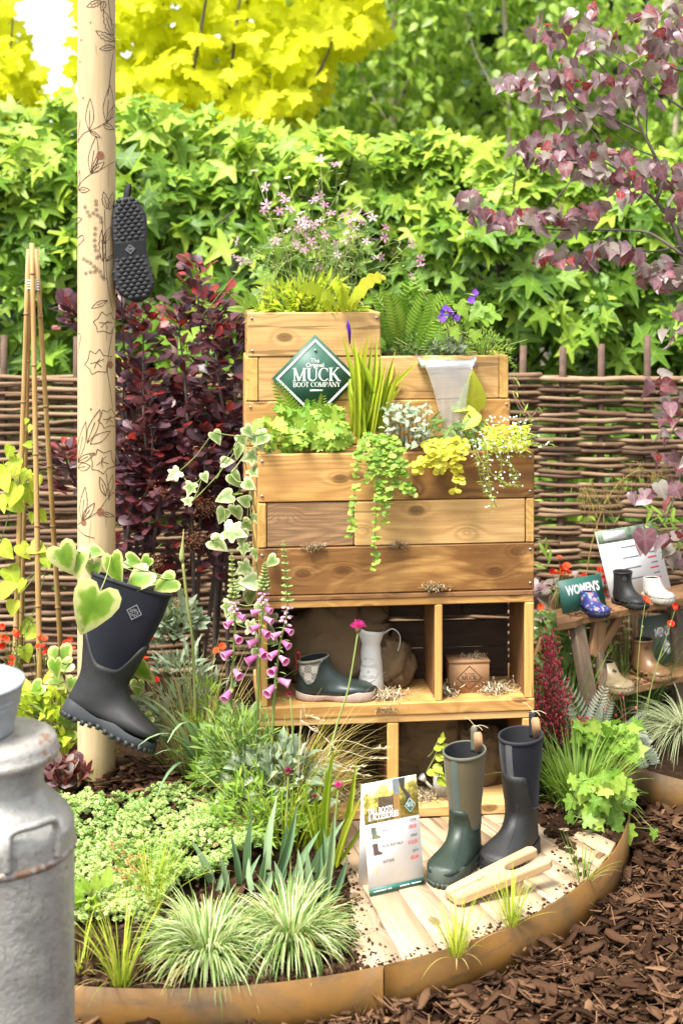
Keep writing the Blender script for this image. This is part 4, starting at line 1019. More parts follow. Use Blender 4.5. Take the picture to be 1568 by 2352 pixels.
# ---- burlap
def burlap():
    m, nt, out = newmat('burlap'); v = coords(nt, (1, 1, 1), False)
    tc = nd(nt, 'ShaderNodeTexCoord'); uvm = nd(nt, 'ShaderNodeAttribute', attribute_name='weave')
    sx = nd(nt, 'ShaderNodeSeparateXYZ'); nt.links.new(uvm.outputs['Vector'], sx.inputs[0])
    a = mth(nt, 'SINE', mth(nt, 'MULTIPLY', sx.outputs[0], 1500.)); b = mth(nt, 'SINE', mth(nt, 'MULTIPLY', sx.outputs[1], 1500.))
    f = mth(nt, 'MULTIPLY', mth(nt, 'ADD', mth(nt, 'MULTIPLY', a, b), 1), .5); n = noise_n(nt, v, 40, 3)
    col = mixc(nt, f, (.06, .036, .018), (.22, .15, .082)); col = mixc(nt, mth(nt, 'MULTIPLY', n, .4), col, (.16, .11, .06))
    bsdf(nt, out, col, .95, 0, .1, f, .6, .002); return m
m_burlap = burlap()
def sack(lab, x, y, z, sx, sy, sz, seed, lean=0):
    nu, nv = 40, 30; V = []; F = []; UV = []
    for j in range(nv + 1):
        t = j / nv; a = -math.pi / 2 + math.pi * t
        for i in range(nu):
            b = 2 * math.pi * i / nu; c = max(0, math.cos(a)) ** .55; d = Vector((c * math.cos(b), c * math.sin(b), math.copysign(abs(math.sin(a)) ** .8, math.sin(a))))
            n_ = noise.noise(d * 1.6 + Vector((seed, 0, 0))) * .25 - .22 * max(0, 1 - abs(noise.noise(Vector((d.x * 1.7 + seed, d.y * 1.7, d.z * 2.2)))) * 7) + noise.noise(Vector((d.x * 5 + seed, d.y * 5, d.z * 1.6))) * .12 + .05 * abs(noise.noise(Vector((d.x * 9, d.y * 9, d.z * 3 + seed))))
            q = Vector((d.x * sx, d.y * sy, d.z * sz)) * (1 + n_); q.x += lean * q.z; q.z = max(q.z, -sz * .95); V.append((q.x, q.y, q.z + sz * .95)); UV.append((b * sx * 1.3, a * sz * 1.3, 0))
    for j in range(nv):
        for i in range(nu): i2 = (i + 1) % nu; F.append((j * nu + i, j * nu + i2, (j + 1) * nu + i2, (j + 1) * nu + i))
    me = mesh_from('burlap_sack', V, F, m_burlap, smooth=True); at_ = me.attributes.new('weave', 'FLOAT_VECTOR', 'POINT'); at_.data.foreach_set('vector', np.array(UV, np.float32).ravel())
    tag(part('burlap_sack', me, None, PM @ shift(x, y, z - DZ)), lab, 'sack')
sack('slumped brown burlap sack behind the boot and jug on the upper shelf', .245, .163, .4465, .17, .055, .128, 3)
sack('folded end of burlap beside the jug handle on the upper shelf', .405, .15, .4465, .062, .05, .075, 8, -.1)
sack('big burlap sack leaning in the lower right compartment', .51, .16, .151, .105, .05, .115, 14, .1)
sack('low burlap sack behind the two tall boots', .66, .15, .151, .085, .05, .085, 21, -.2)
# ---- small white watering can with mint
cp = PW(.532, .075, .152); can = thing('watering_can', 'small white watering can with a leafy sprig in it behind the olive boot', 'watering can', cp)
mb = MB(); mb.t_(lathe_t([(.0, .0), (.022, .0), (.021, .058), (.017, .062), (.0155, .060), (.0155, .03)], 24)); mb.build('body', m_enamel, can, True)
part('spout', tube_t([(-.018, -.004, .012), (-.034, -.01, .03), (-.046, -.014, .045)], [.006, .0045, .004], 10).mesh('spout', m_enamel, smooth=True), can)
part('rose', tube_t([(-.044, -.013, .042), (-.05, -.0155, .05), (-.056, -.018, .058)], [.004, .009, .0115], 12).mesh('rose', m_enamel, smooth=True), can)
part('handle', ribbon_t(spline([(.02, 0, .055), (.042, 0, .05), (.04, 0, .02), (.02, 0, .012)], 12), .007, Vector((0, 1, 0)), .0012).mesh('handle', m_enamel), can)
# ---- price card, tent shaped, leaning back
m_card = plain('white_card', (.80, .80, .79), .45, 0, .4, (.78, .78, .77), 10)
m_red = plain('print_red', (.62, .035, .04), .6); m_dgreen = plain('print_green', (.022, .11, .085), .5, c2=(.026, .12, .092)); m_grey_p = plain('print_grey', (.09, .09, .10), .6); m_white_p = plain('print_white', (.82, .82, .82), .5)
def field_mat():
    m, nt, out = newmat('printed_meadow'); v = coords(nt, (1, 1, 1), False); n = noise_n(nt, v, 60, 5, .7); b = noise_n(nt, v, 14, 2)
    tc = nd(nt, 'ShaderNodeTexCoord'); sx = nd(nt, 'ShaderNodeSeparateXYZ'); nt.links.new(tc.outputs['Object'], sx.inputs[0])
    h = mth(nt, 'ADD', sx.outputs[2], mth(nt, 'MULTIPLY', mth(nt, 'SUBTRACT', b, .5), .10))
    g = ramp(nt, n, [(.3, (.06, .06, .012)), (.48, (.30, .25, .04)), (.6, (.62, .50, .12)), (.75, (.8, .74, .42))])
    s = ramp(nt, n, [(.35, (.22, .30, .05)), (.5, (.75, .78, .55)), (.6, (.85, .86, .84))])
    col = mixc(nt, ramp(nt, h, [(.245, (0, 0, 0)), (.265, (1, 1, 1))]), g, s); bsdf(nt, out, col, .45); return m
m_field = field_mat()
bl, brr = onz(848, 2060, DZ), onz(974, 2031, DZ); ex = (brr - bl); CWid = ex.length; yaw = math.atan2(ex.y, ex.x); CHt = .268
Mc = Matrix.Translation((bl.x, bl.y, DZ + .001)) @ Matrix.Rotation(yaw, 4, 'Z') @ Matrix.Rotation(R(-9), 4, 'X')
pcd = thing('price_card', 'white standing price card for tall boots and accessories on the deck', 'price card', M=Mc)
part('card', box_t((0, 0, 0), (CWid, .0015, CHt)).mesh('card', m_card), pcd)
back = box_t((0, 0, 0), (CWid * .96, .0015, CHt * .97)); part('rear_strut', back.mesh('rear_strut', m_card), pcd, shift(.002, .0625, .012) @ Matrix.Rotation(R(13), 4, 'X'))
PH = CHt * .635
part('printed_photo', box_t((.0005, -.0006, PH), (CWid - .0005, -.0002, CHt - .0005)).mesh('printed_photo', m_field), pcd)
def flat(name, poly, m, y, par=pcd): part(name, T([(x * CWid, y, z * CHt) for x, z in poly], [tuple(range(len(poly)))]).mesh(name, m), par)
m_jean = plain('print_denim', (.16, .19, .20), .5, c2=(.24, .27, .27), ns=60); m_dk = plain('print_dark', (.035, .035, .03), .5, c2=(.06, .055, .04), ns=80); m_brn = plain('print_tan', (.36, .20, .05), .5, c2=(.28, .16, .05), ns=80); m_stump = plain('print_stump', (.07, .05, .03), .5, c2=(.14, .10, .06), ns=90)
flat('printed_stump', [(.27, .70), (.54, .70), (.56, .85), (.27, .86)], m_stump, -.0008)
flat('printed_leg', [(.555, .86), (.66, .855), (.68, 1 - .003), (.54, 1 - .003)], m_jean, -.0009); flat('printed_leg', [(.66, 1 - .003), (.78, 1 - .003), (.76, .90), (.86, .82), (.78, .815), (.69, .91)], m_dk, -.001)
flat('printed_boot', [(.53, .64), (.66, .64), (.655, .855), (.55, .86)], m_brn, -.001); flat('printed_boot', [(.77, .815), (.86, .822), (.84, .75), (.79, .735), (.70, .745), (.70, .757), (.77, .765)], m_dk, -.0011)
dm = [(.84, .675), (.93, .735), (.84, .795), (.75, .735)]; flat('printed_diamond', [(.84, .669), (.939, .735), (.84, .801), (.741, .735)], m_white_p, -.0012); flat('printed_diamond', dm, m_dgreen, -.0014)
serif_text('MUCK', .011, .017).build('lettering', m_white_p, pcd, M=shift(.84 * CWid, -.0017, .722 * CHt))
def ct(s, x, z, sz, m, al='LEFT', xs=.7, bold=.012): text_obj('lettering', s, sz, m, pcd, shift(x * CWid, -.0018, z * CHt) @ TX, .0001, xs, bold, al)
ct('TALL BOOTS', .07, .715, .0205, m_white_p, xs=.60, bold=.03); ct('& ACCESSORIES', .07, .662, .0205, m_white_p, xs=.60, bold=.03)
for s, z, p0, p1 in (('DERWENT', .545, '£120.00', '£90.00'), ('ARCTIC SPORT TALL II', .405, '£150.00', '£112.50'), ('BOOT JACK', .265, '£29.99', '£22.49')):
    ct(s, .28, z, .0095, m_grey_p, xs=.62); ct(p0, .93, z + .045, .0085, m_grey_p, 'RIGHT', .68); ct(p1, .93, z - .02, .0125, m_red, 'RIGHT', .66)
m_pol = plain('print_olive', (.20, .20, .10), .6, c2=(.10, .12, .10), ns=40); m_pbr = plain('print_brown', (.11, .07, .06), .6); m_pjk = plain('print_wood', (.66, .47, .26), .6)
bs = lambda x, z: [(x, z + .10), (x + .10, z + .10), (x + .105, z + .03), (x + .17, z + .012), (x + .17, z - .005), (x + .015, z - .005), (x + .015, z + .03)]
flat('printed_boot', bs(.10, .50), m_pol, -.0007); flat('printed_boot', bs(.11, .352), m_pbr, -.0007)
flat('printed_jack', [(.09, .185), (.13, .175), (.22, .24), (.20, .255)], m_pjk, -.0007)
part('footer_band', box_t((.0004, -.0008, .0004), (CWid - .0004, -.0002, CHt * .062)).mesh('footer_band', m_dgreen), pcd)
for a, b in ((.08, .30), (.33, .40), (.55, .73), (.76, .94)): flat('printed_line', [(a, .027), (b, .027), (b, .036), (a, .036)], m_white_p, -.0012)
# ---- boot jack
m_ash = wood('jack_ash', (.56, .41, .25), (.50, .345, .19), (.36, .21, .09), .8, .5, False, 26, fibre=.3)
ja_, jb_ = onz(1050, 2082, DZ + .004), onz(1262, 1985, DZ + .055); jx = (jb_ - ja_); JL = jx.length
jd = jx.normalized(); js = Vector((0, 0, 1)).cross(jd).normalized(); jn = jd.cross(js)
Mj = Matrix(((jd[0], js[0], jn[0], 0), (jd[1], js[1], jn[1], 0), (jd[2], js[2], jn[2], 0), (0, 0, 0, 1))); Mj.translation = ja_ + js * .03
jk = thing('boot_jack', 'pale wooden boot jack with a forked end lying on the deck', 'boot jack', M=Mj)
hwj = .052; N_ = 12
out = [(0.012, -.034), (JL * .55, -.044), (JL - .012, -hwj), (JL, -hwj + .012)]
inner = []
for i in range(N_ + 1):
    a = math.pi / 2 - math.pi * i / N_; inner.append((JL - .085 - .018 * math.cos(a) * 1.6, -.020 * math.sin(a)))
pts2 = [(0, -.024), (.012, -.034), (JL * .5, -.044), (JL - .012, -hwj), (JL, -hwj + .010), (JL, -.024), (JL - .006, -.020)] + [(JL - .085 - .028 * math.sin(math.pi * i / N_), -.020 * math.cos(math.pi * i / N_)) for i in range(N_ + 1)] + [(JL - .006, .020), (JL, .024), (JL, hwj - .010), (JL - .012, hwj), (JL * .5, .044), (.012, .034), (0, .024)]
bm = bmesh.new(); vs = [bm.verts.new((x, y, 0)) for x, y in pts2]; f = bm.faces.new(vs); ret = bmesh.ops.extrude_face_region(bm, geom=[f]); bmesh.ops.translate(bm, verts=[g for g in ret['geom'] if isinstance(g, bmesh.types.BMVert)], vec=(0, 0, .020)); bmesh.ops.recalc_face_normals(bm, faces=bm.faces[:])
bmesh.ops.bevel(bm, geom=[e for e in bm.edges if len(e.link_faces) == 2 and abs(e.calc_face_angle(0)) > 1.2 and abs(e.verts[0].co.z - e.verts[1].co.z) < 1e-6], offset=.002, segments=2, affect='EDGES')
me = bpy.data.meshes.new('board'); bm.to_mesh(me); bm.free(); me.materials.append(m_ash); part('board', me, jk)
part('support_block', box_t((JL * .60, -.04, -.046), (JL * .60 + .022, .04, -.0005)).mesh('support_block', m_ash), jk)
mb = MB(); s = .017; c = (JL * .34, 0)
for k in range(4):
    A = [(0, -1), (1, 0), (0, 1), (-1, 0)]; a_, b_ = A[k], A[(k + 1) % 4]; mb.add([(c[0] + q[0] * s * f_, c[1] + q[1] * s * f_, .0204) for q, f_ in ((a_, 1), (b_, 1), (b_, .92), (a_, .92))], [(0, 1, 2, 3)])
tx = serif_text('MUCK', s * .4, s * 1.2); W_ = np.concatenate(tx.V); mb.add(np.stack([c[0] + W_[:, 0], c[1] + W_[:, 2] - s * .15, np.full(len(W_), .0204)], 1), tx.F)
mb.build('burnt_emblem', plain('burnt_mark', (.16, .08, .03), .7), jk)
# ================================================================= carved post, churn, canes, woven fence, display stand
def post_mat():
    m, nt, out = newmat('post_pine'); v = coords(nt, (1, 1, 1), False)
    mp = nd(nt, 'ShaderNodeMapping'); mp.inputs['Scale'].default_value = (16, 16, 1.3); nt.links.new(v, mp.inputs[0]); n = noise_n(nt, mp.outputs[0], 1, 2, .5)
    rg = mth(nt, 'ADD', mth(nt, 'MULTIPLY', mth(nt, 'SINE', mth(nt, 'MULTIPLY', n, 46)), .5), .5)
    mp2 = nd(nt, 'ShaderNodeMapping'); mp2.inputs['Scale'].default_value = (160, 160, 7); nt.links.new(v, mp2.inputs[0]); fb = noise_n(nt, mp2.outputs[0], 1, 3)
    sx = nd(nt, 'ShaderNodeSeparateXYZ'); nt.links.new(v, sx.inputs[0]); big = noise_n(nt, v, 6, 3)
    col = mixc(nt, mth(nt, 'MULTIPLY', rg, .34), (.54, .42, .25), (.43, .30, .145)); col = mixc(nt, mth(nt, 'MULTIPLY', fb, .25), col, (.40, .27, .125))
    ck = noise_n(nt, mp.outputs[0], 3.4, 2, .5); col = mixc(nt, mth(nt, 'MULTIPLY', ramp(nt, ck, [(.66, (0, 0, 0)), (.68, (1, 1, 1))]), .5), col, (.26, .16, .07)); st_ = ramp(nt, noise_n(nt, mp.outputs[0], .45, 3), [(.52, (0, 0, 0)), (.66, (1, 1, 1))]); col = mixc(nt, mth(nt, 'MULTIPLY', st_, .35), col, (.42, .33, .17))
    g = ramp(nt, mth(nt, 'ADD', sx.outputs[2], mth(nt, 'MULTIPLY', big, .16)), [(.22, (1, 1, 1)), (.36, (0, 0, 0))]); col = mixc(nt, mth(nt, 'MULTIPLY', g, .7), col, (.33, .27, .075))
    bsdf(nt, out, col, .7, 0, .25, fb, .2, .002); return m
m_post = post_mat(); m_burn = plain('burnt_line', (.075, .032, .015), .8); m_knot = plain('post_knot', (.30, .12, .055), .7, c2=(.16, .06, .03), ns=160)
post = thing('carved_post', 'round pale wooden post burnt with drawings of leaves and flowers', 'post', (POST.x, POST.y, 0))
NP = 40; hs_ = np.linspace(.02, 2.75, 60)
V = [((PRAD * (1 + .012 * nz(math.cos(a) * .3, math.sin(a) * .3, 3, z * .8)) + .0012 * nz(a, z * 3, 2)) * math.cos(a), (PRAD * (1 + .012 * nz(math.cos(a) * .3, math.sin(a) * .3, 3, z * .8))) * math.sin(a), z) for z in hs_ for a in [2 * math.pi * k / NP for k in range(NP)]]
F = [(i * NP + k, i * NP + (k + 1) % NP, (i + 1) * NP + (k + 1) % NP, (i + 1) * NP + k) for i in range(len(hs_) - 1) for k in range(NP)] + [tuple((len(hs_) - 1) * NP + k for k in range(NP))]
part('shaft', mesh_from('shaft', V, F, m_post, smooth=True), post)
def onpost(u, v, out_=.0004):
    """a spot on the post's front: u,v in picture units, wrapped round the cylinder"""
    s = min(max((u - 222) / 42.8, -.995), .995); a = -math.pi / 2 + math.asin(s); r_ = PRAD * 1.004 + out_
    y = POST.y + r_ * math.sin(a); return Vector((r_ * math.cos(a), r_ * math.sin(a), H - (v - V0) * (y) / FPX))
def eng(name, polys, wid=.0019):
    mb = MB()
    for pl in polys:
        pts = spline([Vector((a, b, 0)) for a, b in pl], max(6, len(pl) * 4)); P = [onpost(p.x, p.y) for p in pts]; V = []
        for i, p in enumerate(P):
            d = (P[min(i + 1, len(P) - 1)] - P[max(i - 1, 0)]).normalized(); n_ = Vector((p.x, p.y, 0)).normalized(); s = d.cross(n_).normalized() * wid / 2 * (.75 + .5 * random.random()); V += [(p - s)[:], (p + s)[:]]
        mb.add(V, [(2 * i, 2 * i + 1, 2 * i + 3, 2 * i + 2) for i in range(len(P) - 1)])
    mb.build(name, m_burn, post)
def leaf_poly(x0, y0, x1, y1, w, mid=True):
    d = Vector((x1 - x0, y1 - y0)); n_ = Vector((-d.y, d.x)).normalized() * w
    a = [(x0, y0), (x0 + d.x * .35 + n_.x, y0 + d.y * .35 + n_.y), (x0 + d.x * .7 + n_.x * .8, y0 + d.y * .7 + n_.y * .8), (x1, y1)]; b = [(x0, y0), (x0 + d.x * .35 - n_.x, y0 + d.y * .35 - n_.y), (x0 + d.x * .7 - n_.x * .7, y0 + d.y * .7 - n_.y * .7), (x1, y1)]
    return [a, b] + ([[(x0, y0), (x0 + d.x * .62, y0 + d.y * .62)]] if mid else [])
def ivy_poly(cx, cy, s, rot):
    pts = [(0, -1), (.34, -.58), (.86, -.62), (.70, .05), (.80, .60), (.22, .64), (-.15, .95), (-.42, .58), (-.85, .36), (-.66, -.1), (-.66, -.74), (-.22, -.6), (0, -1)]
    c, sn = math.cos(rot), math.sin(rot); tp = [(cx + (x * c - y * sn) * s, cy + (x * sn + y * c) * s) for x, y in pts]; o = []
    for i in range(len(tp) - 1): o.append([tp[i], ((tp[i][0] + tp[i + 1][0]) / 2 + random.uniform(-.6, .6), (tp[i][1] + tp[i + 1][1]) / 2), tp[i + 1]])
    for e in (1, 2, 4, 6, 8): o.append([(cx, cy), ((cx + tp[e][0]) / 2, (cy + tp[e][1]) / 2)])
    return o
def flower_polys(pts, s=4.2):
    o = []
    for x, y in pts:
        for k in range(5):
            a = 2 * math.pi * k / 5 + x; cx, cy = x + math.cos(a) * s * .8, y + math.sin(a) * s * .8; o.append([(x, y), (cx + s * .5 * math.sin(a), cy - s * .5 * math.cos(a)), (x + math.cos(a) * s * 1.5, y + math.sin(a) * s * 1.5), (cx - s * .5 * math.sin(a), cy + s * .5 * math.cos(a)), (x, y)])
    return o
random.seed(5)
def toothed(x0, y0, x1, y1, w):
    d = Vector((x1 - x0, y1 - y0)); n_ = Vector((-d.y, d.x)).normalized(); o = []
    for sg in (1, -1):
        pl = [(x0, y0)]
        for i in range(1, 9):
            t = i / 9; ww = w * math.sin(math.pi * t ** .8) * (1.15 if i % 2 else .75); pl.append((x0 + d.x * t + n_.x * ww * sg, y0 + d.y * t + n_.y * ww * sg))
        pl.append((x1, y1)); o += [[pl[i], pl[i + 1]] for i in range(len(pl) - 1)]
    o.append([(x0, y0), (x0 + d.x * .7, y0 + d.y * .7)]); return o
eng('engraved_branch', toothed(262, 82, 244, 22, 8) + toothed(265, 95, 227, 70, 8) + toothed(265, 108, 236, 112, 7) + toothed(240, 2, 206, 16, 7) + toothed(246, 2, 240, 25, 6) + [[(252, -20), (258, 40), (264, 90), (265, 108), (261, 135), (256, 190), (253, 220)]])
eng('engraved_spray', leaf_poly(213, 300, 215, 226, 9) + leaf_poly(250, 282, 257, 196, 9) + leaf_poly(250, 283, 266, 240, 4, False) + leaf_poly(213, 300, 238, 316, 4) + leaf_poly(244, 285, 264, 297, 6) + [[(183, 326), (198, 308), (213, 300), (236, 290), (264, 268)], [(184, 310), (188, 290), (191, 276)]])
eng('engraved_spray', leaf_poly(216, 398, 229, 312, 10) + leaf_poly(216, 398, 246, 372, 7) + leaf_poly(221, 396, 234, 352, 4, False) + leaf_poly(186, 436, 214, 436, 6) + leaf_poly(184, 432, 188, 390, 4, False) + [[(182, 442), (192, 420), (214, 402), (240, 388), (264, 372)], [(181, 322), (188, 318), (183, 328)]])
eng('engraved_flowers', flower_polys([(203, 476), (209, 487), (214, 496), (222, 490), (229, 470), (229, 482), (228, 462), (231, 494), (238, 500), (240, 510), (227, 525), (226, 538), (225, 552), (226, 565), (228, 575), (235, 588), (231, 592), (200, 595), (208, 600), (216, 604), (224, 612), (230, 618), (205, 628), (216, 625), (226, 624), (237, 624), (241, 634), (245, 640)], 3.2), .0008)
eng('engraved_stem', toothed(252, 480, 244, 440, 7) + toothed(256, 482, 262, 442, 5) + toothed(243, 600, 240, 528, 7) + toothed(245, 560, 258, 520, 6) + leaf_poly(250, 600, 262, 585, 3) + leaf_poly(252, 690, 218, 708, 6) + [[(246, 480), (248, 540), (249, 600), (252, 650), (258, 690), (263, 720)], [(241, 500), (243, 560), (246, 640)], [(182, 548), (196, 540), (200, 550), (182, 566)], [(183, 500), (195, 502), (182, 514)]])
eng('engraved_ivy', ivy_poly(247, 742, 27, .5) + ivy_poly(230, 832, 31, .2) + [[(262, 760), (256, 800), (252, 850), (258, 900), (262, 940)], [(183, 765), (192, 772), (186, 800), (182, 812)]])
eng('engraved_leaves', leaf_poly(208, 1018, 237, 940, 10) + leaf_poly(215, 1020, 258, 990, 9, False) + leaf_poly(184, 1060, 205, 968, 9) + leaf_poly(184, 1062, 226, 1040, 7) + leaf_poly(184, 1074, 216, 1070, 9) + ivy_poly(254, 962, 24, .2) + ivy_poly(240, 1060, 30, -.3) + [[(250, 1088), (252, 1110), (256, 1130), (255, 1150)]])
eng('engraved_leaves', leaf_poly(195, 1196, 203, 1118, 9) + leaf_poly(197, 1196, 225, 1155, 8) + leaf_poly(249, 1140, 236, 1095, 6) + leaf_poly(254, 1140, 262, 1090, 4, False) + leaf_poly(240, 1178, 264, 1186, 5) + [[(184, 1205), (205, 1193), (232, 1175), (250, 1148), (264, 1130)], [(182, 1212), (200, 1228), (225, 1236)]])
for (u, v, s) in ((238, 357, 9), (238, 1176, 8.5), (199, 1199, 8), (258, 838, 8), (193, 92, 2.5), (190, 142, 2.5), (198, 225, 2.5), (217, 940, 2.5), (216, 52, 2), (189, 1440, 3)):
    p = onpost(u, v, .0002); n_ = Vector((p.x, p.y, 0)).normalized(); k = s / FPX * POST.y
    part('knot', T([(math.cos(a) * k, math.sin(a) * k * 1.1, 0) for a in np.linspace(0, 6.28, 15)[:-1]], [tuple(range(14))]).mesh('knot', m_knot), post, lm(p, (0, 0, 1), n_))
# ---- milk churn with a small bucket on its lid
def galv(name, base, rust, rf):
    m, nt, out = newmat(name); v = coords(nt, (1, 1, 1), False); n = noise_n(nt, v, 9, 5, .65); n2 = noise_n(nt, v, 70, 4, .7); n3 = noise_n(nt, v, 22, 5, .7, .5)
    mp = nd(nt, 'ShaderNodeMapping'); mp.inputs['Scale'].default_value = (30, 30, 3); nt.links.new(v, mp.inputs[0]); st = noise_n(nt, mp.outputs[0], 1, 4)
    col = ramp(nt, n, [(.3, tuple(x * .6 for x in base)), (.5, base), (.7, tuple(min(1, x * 1.25) for x in base))]); col = mixc(nt, mth(nt, 'MULTIPLY', st, .4), col, tuple(x * .7 for x in base))
    rr = ramp(nt, mth(nt, 'MULTIPLY', mth(nt, 'ADD', n3, n2), .5), [(rf, (0, 0, 0)), (rf + .05, (1, 1, 1))]); col = mixc(nt, mth(nt, 'MULTIPLY', rr, .8), col, rust)
    mq = nd(nt, 'ShaderNodeMapping'); mq.inputs['Scale'].default_value = (70, 70, 9); mq.inputs['Rotation'].default_value = (.3, .2, .4); nt.links.new(v, mq.inputs[0]); sr = noise_n(nt, mq.outputs[0], 1.6, 3, .6, .8); col = mixc(nt, mth(nt, 'MULTIPLY', ramp(nt, sr, [(.63, (0, 0, 0)), (.67, (1, 1, 1))]), .5), col, tuple(x * .42 for x in base))
    bsdf(nt, out, col, ramp(nt, n3, [(.3, (.3, .3, .3)), (.7, (.6, .6, .6))]), .45, .5, mth(nt, 'ADD', n2, mth(nt, 'MULTIPLY', n, 3)), .35, .008); return m
m_churn = galv('churn_tinned_steel', (.40, .395, .365), (.22, .11, .045), .60); m_churn_lid = galv('churn_lid', (.42, .405, .37), (.27, .125, .045), .55); m_zinc = galv('bucket_zinc', (.36, .39, .42), (.4, .4, .4), .8); m_rust = galv('rusty_seam', (.34, .31, .28), (.20, .09, .04), .52)
YC = 2.62; cxp = at(-12, 1950, YC).x; zc = lambda v: H - (v - V0) / FPX * YC; rc = lambda px: px / FPX * YC
ch = thing('milk_churn', 'old dented grey metal milk churn with rust marks in the left foreground', 'milk churn', (cxp, YC, 0))
rb = rc(181)
prof = [(rb * .96, .0), (rb, .01)] + [(rb, z) for z in np.linspace(.05, zc(1952), 8)] + [(rb, zc(1950))]
part('body', lathe_t(prof, 72, True).mesh('body', m_churn, smooth=True), ch)
for v_ in ch.children[0].data.vertices: v_.co *= 1 + .006 * noise.noise(v_.co * 7) + .003 * noise.noise(v_.co * 19)
part('seam_band', lathe_t([(rb, zc(1951)), (rb + .003, zc(1948)), (rb + .004, zc(1941)), (rb + .003, zc(1935)), (rb, zc(1932))], 72).mesh('seam_band', m_rust, smooth=True), ch)
sh_ = [(rb, zc(1933)), (rb * 1.0, zc(1900)), (rb * .992, zc(1888)), (rb * .965, zc(1878)), (rb * .93, zc(1868)), (rb * .80, zc(1842)), (rb * .69, zc(1824)), (rb * .635, zc(1813)), (rb * .615, zc(1800)), (rb * .612, zc(1735))]
part('shoulder', lathe_t(sh_, 72).mesh('shoulder', m_churn, smooth=True), ch)
rl = rc(148); zl = zc(1722)
lid = [(rb * .60, zl - .012), (rl * .80, zl - .014), (rl * .97, zl - .011), (rl, zl - .004), (rl * .985, zl + .004), (rl * .96, zl + .008), (rl * .955, zl + .016), (rl * .92, zl + .024), (rl * .80, zl + .031), (rl * .5, zl + .035), (0, zl + .036)]
part('lid', lathe_t(lid, 64).mesh('lid', m_churn_lid, smooth=True), ch)
for a0 in (R(-48), R(132)):
    rr = lambda z: np.interp(z, [zc(1985), zc(1905), zc(1873), zc(1846)], [rb, rb, rb * .93, rb * .8]); P = []
    for da, v, off in ((-.34, 1930, .003), (-.34, 1885, .010), (-.32, 1856, .022), (-.24, 1842, .030), (.0, 1838, .034), (.24, 1842, .030), (.32, 1856, .022), (.34, 1885, .010), (.34, 1930, .003)):
        z = zc(v); r_ = rr(z) + off; P.append(Vector((r_ * math.cos(a0 + da), r_ * math.sin(a0 + da), z)))
    part('handle', tube_t(spline(P, 40), .0075, 10).mesh('handle', m_churn, smooth=True), ch)
ztop = zl + .036
bk = thing('zinc_bucket', 'small galvanised bucket standing on the milk churn lid', 'bucket', (cxp - .058, YC - .01, ztop + .001))
bh = rc(112); r0, r1 = rc(116), rc(140)
pr = [(r0 * .96, 0)] + [(r0 + (r1 - r0) * t + (.0014 if abs(t - .58) < .018 or abs(t - .70) < .018 else 0), bh * t) for t in np.linspace(.01, 1, 56)]
part('pail', lathe_t([(0, .002), (r0 * .9, .002)] + pr + [(r1 - .0015, bh), (r0, .006), (0, .006)], 56).mesh('pail', m_zinc, smooth=True), bk)
part('rolled_rim', lathe_t([(r1 - .002, bh - .003), (r1 + .002, bh - .003), (r1 + .003, bh), (r1 + .002, bh + .003), (r1 - .002, bh + .003), (r1 - .003, bh), (r1 - .002, bh - .003)], 56).mesh('rolled_rim', m_zinc, smooth=True), bk)
r = random.Random(4); m_slip = plain('paper_pale', (.62, .64, .66), .7)
for k in range(7):
    q = T([(-.03, -.012, 0), (.03, -.012, .004), (.028, .012, .002), (-.03, .012, -.003)], [(0, 1, 2, 3)]).tf(shift(r.uniform(-.01, .05), r.uniform(-.045, .02), bh * .72 + .003 * k) @ Euler((r.uniform(-.5, .5), r.uniform(-.5, .5), r.uniform(0, 6))).to_matrix().to_4x4())
    o = part('paper_slip', q.mesh('paper_slip', m_slip), None, shift(*bk.location)); tag(o, 'pale slip of paper lying in the small zinc bucket', 'paper', 'slips of paper in the bucket')
# ---- bamboo canes tied at the top
def cane_mat():
    m, nt, out = newmat('bamboo'); v = coords(nt, (1, 1, 1)); mp = nd(nt, 'ShaderNodeMapping'); mp.inputs['Scale'].default_value = (60, 60, 4); nt.links.new(v, mp.inputs[0]); n = noise_n(nt, mp.outputs[0], 1, 3)
    bsdf(nt, out, ramp(nt, n, [(.3, (.31, .17, .055)), (.5, (.43, .27, .10)), (.7, (.48, .33, .145))]), .45, 0, .4, n, .1, .002); return m
m_cane = cane_mat(); m_node = plain('bamboo_node', (.30, .17, .07), .6)
cw = thing('cane_wigwam', 'four bamboo canes leaning together and tied with twine near the top', 'plant support', (at(70, 1500, 4.5).x, 4.5, .1))
B = cw.location
for k, (ut, vt, Yt, ub, vb, Yb) in enumerate(((66, 572, 4.42, 34, 1555, 4.50), (74, 558, 4.40, 92, 1560, 4.38), (84, 572, 4.43, 140, 1490, 4.66), (70, 575, 4.46, 48, 1480, 4.72))):
    a, b = at(ut, vt, Yt) - B, at(ub, vb, Yb) - B; d = (b - a).normalized(); Lc = (b - a).length; b = b + d * .15
    o = part('cane', tube_t([a + (b - a) * t for t in np.linspace(0, 1, 8)], [.0072 + .002 * t for t in np.linspace(0, 1, 8)], 10).mesh('cane', m_cane, smooth=True), cw)
    rr = random.Random(k); t = rr.uniform(.05, .15); mb = MB()
    while t < .95: p = a + (b - a) * t; part('node', tube_t([p - d * .004, p - d * .001, p + d * .001, p + d * .004], [.0074 + .002 * t, .0092 + .002 * t, .0092 + .002 * t, .0074 + .002 * t], 10, False).mesh('node', m_node, smooth=True), o); t += rr.uniform(.13, .2)
tw = at(76, 656, 4.43) - B; P = [tw + Vector((.0185 * math.cos(a), .0185 * math.sin(a), .0013 * a - .014)) for a in np.linspace(0, 6.28 * 4, 80)]
part('twine', tube_t(P, .0024, 6).mesh('twine', plain('twine_white', (.66, .63, .56), .9), smooth=True), cw)
